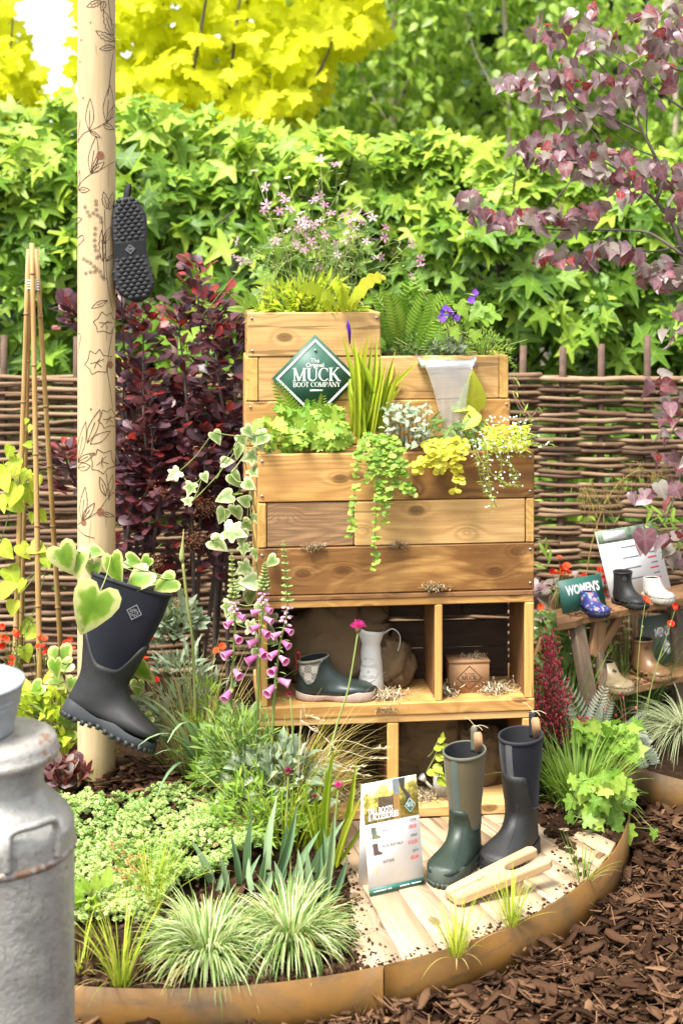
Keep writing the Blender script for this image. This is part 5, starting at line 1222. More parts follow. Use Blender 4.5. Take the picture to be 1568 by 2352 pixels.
# ---- woven hazel fence
def rod_mat():
    m, nt, out = newmat('hazel_rod'); v = coords(nt, (1, 1, 1)); mp = nd(nt, 'ShaderNodeMapping'); mp.inputs['Scale'].default_value = (5, 40, 40); nt.links.new(v, mp.inputs[0]); n = noise_n(nt, mp.outputs[0], 1, 4, .6); oi = nd(nt, 'ShaderNodeObjectInfo')
    f = mth(nt, 'ADD', mth(nt, 'MULTIPLY', n, .7), mth(nt, 'MULTIPLY', oi.outputs['Random'], .4))
    bsdf(nt, out, ramp(nt, f, [(.25, (.045, .025, .014)), (.45, (.115, .066, .037)), (.65, (.20, .125, .07)), (.85, (.32, .225, .14))]), .7, 0, .25, n, .3, .003); return m
m_rod = rod_mat(); m_stake = plain('hazel_stake', (.12, .07, .045), .8, c2=(.07, .042, .028), ns=30, bs=.3, bscale=80)
def hurdle(label, x0, x1, ya, yb, ztop_, stakes, seed):
    f = thing('woven_fence', label, 'fence', ((x0 + x1) / 2, (ya + yb) / 2, 0)); O = f.location; r = random.Random(seed)
    yy = lambda x: ya + (yb - ya) * (x - x0) / (x1 - x0)
    for i, (x, h, lean) in enumerate(stakes):
        pts = [Vector((x - lean * .2, yy(x), -.02)), Vector((x, yy(x), .6)), Vector((x + lean, yy(x), h))]
        part('stake', tube_t([p - O for p in spline(pts, 8)], [.016, .016, .015, .015, .014, .014, .013, .013], 9).mesh('stake', m_stake), f)
    z = .10; row = 0; xs = [s[0] for s in stakes]
    while z < ztop_:
        segs = 1 if r.random() < .45 else 2; cut = r.uniform(x0 + .3, x1 - .3)
        for (a, b) in ([(x0, x1)] if segs == 1 else [(x0, cut + .12), (cut - .12, x1)]):
            r0_ = r.uniform(.0072, .0115); pts = []; N = int((b - a) / .045); ph = r.uniform(-.01, .01); dz = r.uniform(-.006, .006); sl = r.uniform(-.010, .010)
            rad = [r0_ * (1.15 - .4 * k / N) for k in range(N + 1)]
            if r.random() < .5: rad = rad[::-1]
            for k in range(N + 1):
                x = a + (b - a) * k / N; i = int(np.searchsorted(xs, x)); xl = xs[i - 1] if i > 0 else x0 - .15; xr = xs[i] if i < len(xs) else x1 + .15; t = (x - xl) / max(xr - xl, .01)
                w = math.cos(math.pi * t) * (1 if (i + row) % 2 else -1)
                pts.append(Vector((x, yy(x) + .017 * w, z + dz + sl * (x - a) + .009 * noise.noise(Vector((x * 5, seed + row, 0))) + .0025 * noise.noise(Vector((x * 22, seed + row, 5))))) - O)
            part('rod', tube_t(pts, rad, 7).mesh('rod', m_rod, smooth=True), f)
        z += r.uniform(.0125, .0175); row += 1
def sx_(u, Y=5.3): return (u - U0) / FPX * Y
def zf_(v, Y=5.3): return H - (v - V0) / FPX * Y
hurdle('woven hazel fence panel behind the cane wigwam and the carved post', -1.62, -.16, 5.22, 5.34, zf_(858), [(-1.42, 1.3, .0), (-1.255, zf_(768), .012), (-.985, zf_(772), .006), (-.63, zf_(775), .01), (-.36, 1.36, .02)], 11)
hurdle('woven hazel fence panel to the right of the planter under the purple tree', -.12, 1.62, 5.36, 5.26, zf_(868), [(.05, 1.33, 0), (.32, 1.34, .01), (sx_(1190), zf_(795), .02), (sx_(1285), zf_(798), .012), (sx_(1376), zf_(790), .006), (sx_(1484), zf_(770), .0), (1.36, 1.36, .01), (1.52, 1.3, 0)], 23)
# ---- A-frame display stand, right
m_old = wood('stand_timber', (.34, .19, .085), (.24, .125, .055), (.11, .05, .022), 1.0, .7, True, 30); m_oldg = wood('stand_timber_grey', (.24, .165, .11), (.16, .11, .07), (.07, .045, .03), 1.2, .8, True, 40, fibre=.5)
st0 = at(1278, 1433, 4.62); dr = Vector((.82, .57, 0)).normalized(); dn = Vector((dr.y, -dr.x, 0))      # along the shelf; outwards to the viewer
SM = Matrix(((dr[0], -dn[0], 0, st0.x), (dr[1], -dn[1], 0, st0.y), (0, 0, 1, 0), (0, 0, 0, 1)))          # local x along, y inwards, z up
stn = thing('display_stand', 'rustic timber A-frame stand holding small shoes on two shelves', 'display stand', M=SM)
zu = st0.z; zl_ = zu - .245
def beam(name, a, b, w, d, m):
    a, b = Vector(a), Vector(b); ax = b - a; L_ = ax.length; o = box_part(name, (-L_ / 2, -w / 2, -d / 2), (L_ / 2, w / 2, d / 2), m, stn, .004, .001)
    x = ax.normalized(); y = Vector((0, 1, 0)) if abs(x.y) < .8 else Vector((1, 0, 0)); z = x.cross(y).normalized(); y = z.cross(x)
    o.matrix_basis = Matrix(((x[0], y[0], z[0], 0), (x[1], y[1], z[1], 0), (x[2], y[2], z[2], 0), (0, 0, 0, 1))); o.matrix_basis.translation = (a + b) / 2
SMi = SM.inverted()
def beamD(u0, v0, Y0, u1, v1, Y1, w, d, m): beam('leg', SMi @ at(u0, v0, Y0), SMi @ at(u1, v1, Y1), w, d, m)
beamD(1303, 1318, 4.98, 1222, 1560, 5.05, .026, .050, m_old); beamD(1322, 1432, 4.72, 1356, 1625, 4.56, .030, .055, m_oldg)
beamD(1376, 1425, 4.80, 1364, 1512, 4.74, .022, .062, m_old); beamD(1376, 1500, 4.75, 1394, 1640, 4.66, .024, .034, m_oldg); beamD(1428, 1405, 4.90, 1372, 1500, 4.77, .022, .034, m_old)
beamD(1420, 1335, 5.08, 1396, 1420, 5.02, .022, .036, m_oldg); beamD(1456, 1405, 5.22, 1500, 1600, 5.2, .024, .042, m_oldg); beamD(1545, 1385, 5.1, 1560, 1640, 5.0, .026, .05, m_oldg)
def shelf(z, x0, x1, y0, y1, sd):
    pts = [(x0, y0), (x0 + .08, y0 - .006), (x0 + .13, y0 + .012), (x0 + .3, y0 + .004), (x1, y0), (x1, y1), (x0 + (y1 - y0) * .9, y1)]
    bm = bmesh.new(); vs = [bm.verts.new((a, b, 0)) for a, b in pts]; f = bm.faces.new(vs); ret = bmesh.ops.extrude_face_region(bm, geom=[f]); bmesh.ops.translate(bm, verts=[g for g in ret['geom'] if isinstance(g, bmesh.types.BMVert)], vec=(0, 0, .024)); bmesh.ops.recalc_face_normals(bm, faces=bm.faces[:]); bmesh.ops.bevel(bm, geom=bm.edges[:], offset=.002, segments=1, affect='EDGES')
    me = bpy.data.meshes.new('shelf'); bm.to_mesh(me); bm.free(); me.materials.append(m_old); part('shelf', me, stn, shift(0, 0, z - .024))
shelf(zu, 0, .85, 0, .14, 1); shelf(zl_, .135, .9, -.06, .09, 2)
def SW(x, y, z): return SM @ Vector((x, y, z))
yaw_s = math.atan2(dn.y, dn.x) - math.pi / 2
SHOE = [(-.055, .085, .020, .092, .036), (-.056, .07, .030, .082, .037), (-.058, .045, .048, .068, .038), (-.058, .022, .066, .058, .040), (-.04, .016, .084, .052, .042), (-.005, .015, .098, .048, .046), (.035, .015, .110, .046, .049), (.07, .016, .120, .042, .048), (.095, .018, .128, .036, .041), (.112, .022, .132, .031, .028), (.120, .026, .132, .029, .012)]
ANK = [(-.052, .150, .034, .152, .043), (-.050, .142, .033, .144, .0415), (-.050, .11, .030, .115, .040), (-.053, .07, .040, .088, .040), (-.058, .03, .060, .070, .041), (-.04, .016, .084, .058, .043), (-.005, .015, .100, .052, .047), (.035, .015, .112, .048, .050), (.07, .016, .121, .044, .048), (.095, .018, .129, .038, .041), (.112, .022, .132, .033, .028), (.120, .026, .132, .030, .012)]
def treads(m):
    def f(b, S, Nn, n):
        mb = MB()
        for k, t in enumerate(np.linspace(n * .55, n * .93, 7)):
            for th in np.arange(-2.6, 2.61, .30):
                a = th + .15 * (k % 2); aa = math.pi + a * .62
                p = S(t, aa); o = Nn(t, aa)
                if p.z < .034: mb.t_(ell_t((0, 0, 0), (.0072, .0055, .004), 7, 4), lm(p + o * .001, (0, 1, 0) if abs(o.y) < .9 else (1, 0, 0), o))
        for th in np.linspace(-1.25, 1.25, 9):
            for k, z in enumerate((.006, .015, .024)):
                x = .052 * math.sin(th + .07 * (k % 2)); y = .035 + .098 * math.cos(th + .07 * (k % 2)) ** .7; mb.t_(ell_t((0, 0, 0), (.0085, .0062, .0045), 8, 4), lm((x * (1.0 + .06 * (k == 1)), y + .003 * (k == 1), z), (math.cos(th), -math.sin(th), 0), (math.sin(th), math.cos(th), -.15)))
        mb.build('tread_studs', m, b, True)
    return f
def floral(name, base, spots, sc=26):
    m, nt, out = newmat(name); v = coords(nt, (1, 1, 1)); col = mixc(nt, 0, base, base)
    for i, (c, w) in enumerate(spots):
        vo = nd(nt, 'ShaderNodeTexVoronoi'); vo.inputs['Scale'].default_value = sc * (1 + .37 * i); mp = nd(nt, 'ShaderNodeMapping'); mp.inputs['Location'].default_value = (i * 3.1, i * 1.7, i); nt.links.new(v, mp.inputs[0]); nt.links.new(mp.outputs[0], vo.inputs['Vector'])
        col = mixc(nt, ramp(nt, vo.outputs['Distance'], [(w, (1, 1, 1)), (w + .05, (0, 0, 0))]), col, c)
    bsdf(nt, out, col, .4); return m
m_flor = floral('rubber_blue_floral', (.035, .035, .17), [((.55, .20, .16), .26), ((.10, .38, .45), .22), ((.62, .38, .30), .15)]); m_blue = plain('rubber_deep_blue', (.012, .014, .05), .45)
m_toile = floral('rubber_white_floral', (.52, .51, .46), [((.24, .24, .20), .16), ((.34, .33, .28), .20), ((.16, .16, .14), .10)], 40); m_cream = plain('rubber_cream', (.44, .41, .34), .5)
m_tan = plain('rubber_tan', (.25, .185, .105), .45, c2=(.22, .16, .09)); m_brown = plain('rubber_brown', (.17, .088, .036), .4, c2=(.14, .072, .03))
def shoe(name, lab, cat, x, y, z, P, mu, ms, turn=0, s=1.0, em=None):
    boot(name, lab, cat, stand(SW(x, y, z + .001), yaw_s + turn, s), P, None, (mu, mu, ms, mu), N=28, sole='none', sole_h=.012, emblem=em, extra=treads(ms), lining=True)
shoe('garden_clog', 'blue floral garden clog in front of the green sign on the top shelf', 'clog', .20, .05, zu, SHOE, m_flor, m_blue, -.30, .70)
shoe('ankle_boot', 'black rubber ankle boot on the top shelf of the stand', 'ankle boot', .365, .055, zu, ANK, m_rub_blk, m_rub_blk, .02, .73, (.6, 1.6, .012, m_emblem_d, None))
shoe('garden_clog', 'white toile patterned clog leaning on the price sheet', 'clog', .51, .055, zu, SHOE, m_toile, m_cream, -.30, .76)
shoe('garden_clog', 'plain tan clog on the lower shelf of the stand', 'clog', .235, .005, zl_, SHOE, m_tan, m_tan, -.2, .85, (.0, 1.9, .011, m_black, m_black))
shoe('ankle_boot', 'brown rubber ankle boot on the lower shelf of the stand', 'ankle boot', .425, .02, zl_, ANK, m_brown, m_brown, .0, .80, (.35, 1.7, .011, m_black, None))
def signcard(name, lab, a, d, w, h, lean, m, back=True):
    x = Vector((d[0], d[1], 0)).normalized(); y = Vector((-x.y, x.x, 0)); M = Matrix(((x[0], y[0], 0, a[0]), (x[1], y[1], 0, a[1]), (0, 0, 1, a[2]), (0, 0, 0, 1))) @ Matrix.Rotation(R(-lean), 4, 'X')
    s = thing(name, lab, 'sign', M=M); part('board', box_t((0, 0, 0), (w, .0025, h)).mesh('board', m), s); return s
w_ = signcard('shelf_sign', 'green card sign for women propped at the left end of the top shelf', SW(.10, .075, zu + .001), dr, .20, .108, 15, m_dgreen)
text_obj('lettering', "WOMEN'S", .043, m_white_p, w_, shift(.03, -.0008, .056) @ TX, .0002, .78, .035, 'LEFT')
part('printed_diamond', T([(.125, -.0006, .003), (.147, -.0006, .025), (.125, -.0006, .047), (.103, -.0006, .025)], [(0, 1, 2, 3)]).mesh('printed_diamond', m_white_p), w_)
m_sgrey = plain('print_green_grey', (.10, .145, .12), .5)
w_ = signcard('shelf_sign', 'grey green card sign for men at the right end of the lower shelf', SW(.50, .075, zl_ + .001), dr, .22, .165, 14, m_sgrey)
text_obj('lettering', "MEN'S", .042, m_white_p, w_, shift(.064, -.0008, .092) @ TX, .0002, .66, .035, 'LEFT')
mb = MB(); s = .027; c = (.115, .050)
for k in range(4):
    A = [(0, -1), (1, 0), (0, 1), (-1, 0)]; a_, b_ = A[k], A[(k + 1) % 4]; mb.add([(c[0] + q[0] * s * f_, -.0008, c[1] + q[1] * s * f_) for q, f_ in ((a_, 1), (b_, 1), (b_, .9), (a_, .9))], [(0, 1, 2, 3)])
mb.add([(c[0] + q[0] * s * .78, -.0008, c[1] + q[1] * s * .78) for q in A], [(0, 1, 2, 3)]); mb.build('printed_diamond', m_white_p, w_)
tx = serif_text('MUCK', s * .38, s * 1.15); W_ = np.concatenate(tx.V); MB().add(W_ + np.array([c[0], -.0012, c[1] - s * .14]), tx.F).build('lettering', m_dgreen, w_)
w_ = signcard('price_sheet', 'white price sheet behind the black ankle boot on the top shelf', SW(.37, .12, zu + .001), dr, .30, .235, 19, m_card)
part('printed_photo', box_t((.0005, -.0006, .190), (.2995, -.0001, .2345)).mesh('printed_photo', plain('print_leafy', (.30, .40, .22), .5, c2=(.10, .14, .12), ns=40)), w_)
part('white_panel', box_t((.03, -.0009, .198), (.14, -.0002, .228)).mesh('white_panel', m_card), w_)
for z in (.165, .128, .091, .054):
    part('printed_line', box_t((.10, -.0006, z), (.18, -.0001, z + .004)).mesh('printed_line', m_grey_p), w_); part('printed_price', box_t((.235, -.0006, z + .006), (.265, -.0001, z + .0105)).mesh('printed_price', m_grey_p), w_); part('printed_price', box_t((.222, -.0006, z - .012), (.265, -.0001, z - .006)).mesh('printed_price', m_red), w_)
for lab, x, y, z in (('bark crumbs scattered on the top shelf of the stand', .2, .04, zu), ('bark crumbs scattered on the lower shelf of the stand', .31, -.02, zl_)):
    rr = random.Random(x); Ms = [np.array(SM @ shift(x + rr.gauss(0, .05), y + rr.uniform(-.03, .03), z + .003) @ Euler((rr.gauss(0, .4), rr.gauss(0, .4), rr.random() * 6)).to_matrix().to_4x4() @ Matrix.Scale(rr.uniform(.008, .02), 4)) for _ in range(120)]
    o = part('bark_crumbs', bulk_mesh('bark_crumbs', CH, Ms, [rr.randrange(7) for _ in Ms], [.5 + .5 * rr.random() for _ in Ms], m_bark)); tag(o, lab, 'bark', kind='stuff')
# ================================================================= leaves
def fan(right, cy=.35, cup=.0, droop=.3, fold=.0, wav=0, seed=0, stalk=0):
    """leaf as a fan round a point on the midrib; right half given base -> tip, mirrored"""
    r = random.Random(seed); R_ = [p for p in right]; L = [(-x, y) for x, y in right[::-1] if x > 1e-6]
    out = R_ + L; V = [(0, cy)] + out; q = []
    for i, (x, y) in enumerate(V): q.append((x, y, -droop * y * y * .5 + fold * abs(x) - cup * x * x + (r.uniform(-wav, wav) if i else 0)))
    n = len(out); F = [(0, 1 + k, 1 + (k + 1) % n) for k in range(n)]
    dd = [math.hypot(x, y - cy) for x, y in out]; vn = [1.0] + [0.0] * n
    for i in range(n):
        if abs(out[i][0]) < 1e-6 or (dd[i] >= dd[i - 1] and dd[i] >= dd[(i + 1) % n]): vn[1 + i] = 1.0
        elif n < 18 and i % 2: vn[1 + i] = .86
    tp = T(q, F)
    if stalk: m = len(q); vn += [0] * 4; tp = tp + T([(-.012, -stalk, stalk * .3), (.012, -stalk, stalk * .3), (.012, cy * .5, 0), (-.012, cy * .5, 0)], [(0, 1, 2, 3)])
    tp.vein = np.array(vn); return tp
STAR = [(0, .03), (.10, -.03), (.46, -.10), (.56, -.04), (.27, .20), (.62, .46), (.60, .55), (.20, .46), (.10, .75), (0, 1.0)]
MAPLE = [(0, .03), (.2, -.08), (.40, -.02), (.52, .10), (.40, .20), (.60, .30), (.72, .52), (.56, .55), (.44, .56), (.30, .50), (.34, .72), (.20, .74), (.10, .88), (0, 1)]
HEART = [(0, .04), (.10, -.08), (.26, -.12), (.42, -.02), (.48, .18), (.42, .42), (.26, .68), (.10, .88), (0, 1)]
OVATE = [(0, 0), (.16, .05), (.30, .22), (.31, .42), (.20, .68), (.08, .88), (0, 1)]
OBOV = [(0, 0), (.07, .12), (.18, .38), (.29, .64), (.26, .84), (.12, .97), (0, 1)]
LANCE = [(0, 0), (.06, .1), (.11, .35), (.09, .65), (.04, .87), (0, 1)]
IVY = [(0, .04), (.22, -.10), (.46, -.04), (.50, .12), (.34, .26), (.52, .46), (.50, .56), (.26, .58), (.12, .82), (0, 1)]
ROUND = [(0, .03), (.2, -.02), (.42, .15), (.5, .42), (.42, .7), (.22, .92), (0, 1)]
def variants(shape, n=4, cy=.35, droop=(.1, .7), fold=(.05, .35), cup=(0, .3), wav=.03, stalk=0, seed=0):
    r = random.Random(seed); return [fan(shape, cy, r.uniform(*cup), r.uniform(*droop), r.uniform(*fold), wav, i, stalk) for i in range(n)]
def inframe(p, m=40):
    u, v = toD(p); return -m < u < 1568 + m and -m < v < 2352 + m
def foliage(holder, leaves, tpls, m, cap=300, name='leaf', stuff='foliage', smooth=False, mind=10, rimmed=False):
    """largest leaves in view become parts of their own, the rest of the crown one joined part. leaves: (world matrix, template, tint)"""
    Hi = holder.matrix_basis.inverted()
    def size(l):
        p = l[0].translation; s = l[0].col[1].to_3d().length
        nrm = l[0].col[2].to_3d().normalized(); vd = (Vector((0, 0, H)) - p).normalized(); f = .35 + .65 * abs(nrm.dot(vd))
        return s * f / p.y * (1.0 if inframe(p, 10) else .01) / (1 + max(0, (p.y - l[3]) * 1.5) if len(l) > 3 else 1)
    leaves = sorted(leaves, key=size, reverse=True); me = {}; n = 0
    for l in leaves[:cap]:
        key = (l[1], min(int(l[2] * 6), 5))
        if key not in me: me[key] = tpls[l[1]].mesh(name, m, (key[1] + .5) / 6, smooth)
        part(name, me[key], holder, Hi @ l[0])
    rest = leaves[cap:]
    if rest:
        o = part(stuff, bulk_mesh(stuff, tpls, [np.array(Hi @ l[0]) for l in rest], [l[1] for l in rest], [l[2] for l in rest], m, smooth), holder); o['kind'] = 'stuff'
def rv(r, s=1): return Vector((r.gauss(0, s), r.gauss(0, s), r.gauss(0, s)))
# ================================================================= trees and hedge
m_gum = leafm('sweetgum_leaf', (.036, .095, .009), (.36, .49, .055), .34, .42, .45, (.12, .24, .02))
m_yel = leafm('yellow_maple_leaf', (.46, .50, .010), (.70, .70, .03), .5, .5, .3, (.62, .64, .014), 1.4)
m_birch = leafm('birch_leaf', (.12, .23, .018), (.42, .54, .08), .48, .34, .6, (.23, .38, .032))
m_conifer = leafm('conifer_spray', (.012, .03, .014), (.045, .075, .03), .1, .7, .2)
m_bark2 = plain('bark_grey_brown', (.10, .07, .05), .9, c2=(.06, .045, .035), ns=30); m_birchbark = plain('bark_pale', (.50, .42, .34), .8, c2=(.34, .27, .21), ns=16)
G = variants(STAR, 6, .30, (.2, .9), (.05, .25), (.1, .5), .03, .25, 1); MP = variants(MAPLE, 4, .35, (.1, .6), (0, .2), (0, .4), .03, .2, 2); BI = variants(OVATE, 4, .35, (.1, .6), (.1, .4), seed=3)
def hedge_top(u): return np.interp(u, [-200, 0, 100, 200, 290, 370, 440, 540, 640, 760, 900, 1050, 1200, 1400, 1568, 1800], [225, 215, 212, 222, 206, 190, 232, 262, 292, 296, 294, 300, 318, 332, 328, 330])
def gum(cx, w, label, seed):
    r = random.Random(seed); t = thing('sweetgum_tree', label, 'tree', (cx, 6.55, 0), group='sweetgum trees grown as a hedge'); B = t.location
    part('trunk', tube_t(spline([Vector((0, 0, -.05)), Vector((.02, 0, .9)), Vector((-.02, .03, 1.9))], 10), [.035 - .0022 * k for k in range(10)], 8).mesh('trunk', m_bark2, smooth=True), t)
    mb = MB()
    for k in range(26):
        z = r.uniform(.4, 1.95); e = Vector((r.uniform(-w, w) * .5, r.uniform(-.45, .3), z + r.uniform(.05, .35))); mb.t_(tube_t(spline([Vector((0, 0, z - .1)), Vector((e.x * .5, e.y * .5, z + .05)), e], 6), [.011, .009, .008, .006, .005, .003], 5))
    mb.build('limbs', m_bark2, t, kind='stuff')
    L = []
    while len(L) < 1250:
        x = cx + r.uniform(-.5, .5) * w * 1.08; u = U0 + x / 6.3 * FPX; zt = H + (V0 - hedge_top(u)) / FPX * 6.4
        z = .25 + (zt - .25) * r.random() ** .72; d = r.random() ** 1.9
        lump = .30 * noise.noise(Vector((x * 2.3, z * 2.3, 1))) + .12 * noise.noise(Vector((x * 7, z * 7, 4)))
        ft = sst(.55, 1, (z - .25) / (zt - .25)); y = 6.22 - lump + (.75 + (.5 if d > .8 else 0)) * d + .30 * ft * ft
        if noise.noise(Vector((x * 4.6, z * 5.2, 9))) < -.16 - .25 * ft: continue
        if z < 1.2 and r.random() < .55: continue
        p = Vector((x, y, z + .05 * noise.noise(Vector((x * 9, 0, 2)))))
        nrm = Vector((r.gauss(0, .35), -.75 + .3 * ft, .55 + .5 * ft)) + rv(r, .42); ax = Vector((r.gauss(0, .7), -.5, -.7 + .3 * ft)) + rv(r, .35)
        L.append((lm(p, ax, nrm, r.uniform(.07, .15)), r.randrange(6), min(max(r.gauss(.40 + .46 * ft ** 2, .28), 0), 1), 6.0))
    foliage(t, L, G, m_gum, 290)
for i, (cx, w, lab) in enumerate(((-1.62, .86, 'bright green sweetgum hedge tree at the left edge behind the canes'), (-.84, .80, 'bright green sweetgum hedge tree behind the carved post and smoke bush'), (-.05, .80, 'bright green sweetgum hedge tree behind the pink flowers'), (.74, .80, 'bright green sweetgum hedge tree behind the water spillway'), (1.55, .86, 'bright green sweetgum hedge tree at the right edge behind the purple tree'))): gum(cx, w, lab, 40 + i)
def crown(name, label, base, Y, poly, N, tpls, m, size, yd, tintm, seed, cap, trunkpts, tr, barkm, limbs, up=.3, grp=None):
    """a tree whose crown fills an outline seen from the front, with real depth yd"""
    r = random.Random(seed); t = thing(name, label, 'tree', (base[0], base[1], 0), group=grp); B = t.location
    part('trunk', tube_t([p - B for p in spline(trunkpts, 12)], [tr * (1 - .055 * k) for k in range(12)], 8).mesh('trunk', barkm, smooth=True), t)
    mb = MB()
    for pl, r0_ in limbs: P = spline(pl, 8); mb.t_(tube_t([p - B for p in P], [r0_ * (1 - .09 * k) for k in range(8)], 6))
    if limbs: mb.build('limbs', barkm, t, kind='stuff')
    us = [p[0] for p in poly]; vs = [p[1] for p in poly]; L = []
    def inside(u, v):
        c = False; j = len(poly) - 1
        for i in range(len(poly)):
            if (poly[i][1] > v) != (poly[j][1] > v) and u < (poly[j][0] - poly[i][0]) * (v - poly[i][1]) / (poly[j][1] - poly[i][1]) + poly[i][0]: c = not c
            j = i
        return c
    while len(L) < N:
        u, v = r.uniform(min(us), max(us)), r.uniform(min(vs), max(vs))
        if not inside(u, v): continue
        q = at(u, v, Y); p = Vector((q.x, Y + r.uniform(-.5, .5) * yd, q.z))
        if noise.noise(Vector((p.x * 2.6, p.y * 2.0, p.z * 2.6 + seed))) < -.30: continue
        nrm = Vector((0, -.6, .7)) + rv(r, .55); ax = Vector((r.gauss(0, .6), -.4, -.7)) + rv(r, .3)
        L.append((lm(p, ax, nrm, r.uniform(*size)), r.randrange(len(tpls)), min(max(r.gauss(tintm, .26), 0), 1), Y - yd / 2))
    foliage(t, L, tpls, m, cap)
A9 = lambda u, v, Y=8.4: at(u, v, Y)
crown('golden_maple', 'large golden yellow leaved maple behind the hedge in the middle', (-.6, 8.6), 8.4, [(176, -160), (880, -160), (868, 70), (800, 130), (760, 110), (750, 180), (700, 260), (600, 290), (480, 300), (330, 290), (250, 260), (205, 225), (205, 120), (205, 60)], 1500, MP, m_yel, (.085, .145), 1.1, .5, 61, 290,
      [Vector((-.6, 8.6, -.05)), Vector((-.62, 8.6, 1.5)), Vector((-.58, 8.6, 3.6))], .05, m_bark2, [([A9(640, 275, 8.0), A9(700, 215, 7.95), A9(750, 130, 7.9), A9(775, 50, 7.9)], .013), ([A9(330, 280), A9(365, 80), A9(380, -60)], .014), ([A9(440, 180, 7.9), A9(470, 20, 7.9), A9(480, -60, 7.9)], .012), ([A9(520, 300), A9(540, 80, 8), A9(560, -60)], .012)])
crown('golden_maple', 'smaller golden yellow leaved maple at the top left corner', (-2.3, 8.8), 8.6, [(-160, -160), (-20, -160), (6, 10), (28, 80), (70, 140), (105, 185), (150, 225), (160, 270), (-160, 270)], 700, MP, m_yel, (.08, .13), .9, .5, 62, 200,
      [Vector((-2.3, 8.8, -.05)), Vector((-2.32, 8.8, 1.5)), Vector((-2.3, 8.8, 3.2))], .04, m_bark2, [([A9(-20, 260), A9(20, 150), A9(30, 40)], .01)])
for i, (lab, poly, tp_, lim) in enumerate((('birch with small bright green leaves right of the golden maple', [(640, -160), (1010, -160), (1010, 330), (800, 330), (700, 330), (640, 290)], [(880, 900), (900, 300), (905, -150)], [([(905, 250), (960, 120), (985, -40)], .008), ([(900, 300), (820, 150), (790, 0)], .008)]),
                                       ('birch with a pale stem above the middle of the hedge', [(960, -160), (1290, -160), (1300, 340), (960, 335)], [(1178, 900), (1170, 330), (1146, -150)], [([(1165, 260), (1090, 120), (1060, 0)], .008)]),
                                       ('birch with pale stems behind the purple tree at the right', [(1240, -160), (1700, -160), (1700, 350), (1240, 350)], [(1250, 900), (1247, 300), (1240, -100)], [([(1545, 420), (1550, 200), (1530, -60)], .026), ([(1210, 360), (1205, 240), (1230, 120)], .012)]))):
    Yb = 9.8 + .25 * i
    crown('birch_tree', lab, (at(tp_[0][0], 0, Yb).x, Yb), Yb, poly, 2500, BI, m_birch, (.07, .105), 1.2, .5, 70 + i, 290, [at(a, b, Yb - .3) if k else Vector((at(a, 0, Yb).x, Yb, -.05)) for k, (a, b) in enumerate(tp_)], .03, m_birchbark, [([at(a, b, Yb - .4) for a, b in pl], q) for pl, q in lim], grp='birches beyond the hedge')
CO_T = variants(LANCE, 3, .4, (.2, .8), (.0, .2), seed=8)
for i, (cx, wd, ht, lab) in enumerate(((-2.9, 2.2, 2.75, 'dark conifer far behind the hedge at the left'), (-.9, 2.4, 3.3, 'dark conifer behind the golden maple'), (1.2, 2.4, 4.6, 'tall dark conifer behind the birches'), (3.3, 2.4, 4.4, 'dark conifer behind the birches at the far right'))):
    r = random.Random(80 + i); t = thing('conifer_tree', lab, 'tree', (cx, 12.6, 0)); L = []
    part('trunk', tube_t([Vector((0, 0, -.05)), Vector((0, 0, ht * .5)), Vector((0, 0, ht))], [.12, .08, .02], 8).mesh('trunk', m_bark2, smooth=True), t)
    for k in range(1900):
        z = ht * r.random(); w = wd * .62 * (1 - .35 * z / ht); x = cx + r.uniform(-w, w); y = 12.6 - .7 * math.sqrt(max(0, 1 - ((x - cx) / w) ** 2)) * r.random() + r.uniform(-.1, .4)
        L.append((lm((x, y, z), Vector((r.gauss(0, .5), -.5, -.6)) + rv(r, .3), Vector((0, -.8, .5)) + rv(r, .3), r.uniform(.28, .5), 2.2), r.randrange(3), r.random()))
    foliage(t, L, CO_T, m_conifer, 0)
# ---- purple redbud, right: branches drawn, leaves in clusters along them
m_redbud = leafm('redbud_leaf', (.24, .018, .018), (.27, .25, .20), .34, .30, .8, (.185, .095, .125), 1.5)
HT = variants(HEART, 6, .3, (.2, 1.1), (.1, .6), (0, .6), .045, .3, 5)
rb_ = thing('redbud_tree', 'purple leaved redbud tree reaching in from the right edge', 'tree', (1.36, 4.75, .0)); BR = rb_.location
def rp(x, y, Y=4.6): return at(783.5 + x * .5004, y * .5004, Y)
m_twig = plain('twig_dark', (.075, .052, .045), .8, c2=(.13, .10, .085), ns=30)
part('trunk', tube_t([p - BR for p in spline([Vector((1.36, 4.75, -.05)), Vector((1.34, 4.72, .7)), rp(1640, 1700, 4.66), rp(1568, 1165, 4.6)], 14)], [.026 - .0012 * k for k in range(14)], 9).mesh('trunk', m_twig, smooth=True), rb_)
BRS = [([(1568, 1165), (1510, 1010), (1400, 880), (1300, 800), (1200, 740)], .0085), ([(1440, 930), (1480, 800), (1440, 720), (1380, 600), (1330, 480), (1190, 300), (1110, 230)], .007), ([(1370, 610), (1250, 550), (1060, 480), (1020, 350)], .0045), ([(1568, 1175), (1450, 1090), (1370, 1060), (1200, 1055), (930, 1050), (640, 990)], .006), ([(1560, 1130), (1420, 1155), (1300, 1140), (1000, 1160)], .0045), ([(1210, 690), (1150, 600), (1050, 480)], .004),
       ([(1568, 500), (1470, 430), (1360, 330), (1200, 230)], .005), ([(1600, 330), (1500, 300), (1430, 200), (1400, 90)], .005), ([(1440, 720), (1330, 670), (1200, 570)], .004), ([(1600, 1230), (1480, 1210), (1380, 1230)], .004), ([(1400, 500), (1400, 620), (1415, 650)], .003), ([(1110, 230), (1130, 120), (1120, 60)], .0035), ([(1640, 1750), (1560, 1900), (1480, 2050)], .005), ([(1640, 1900), (1500, 2350), (1420, 2440)], .004), ([(1640, 2250), (1560, 2420), (1380, 2500)], .004)]
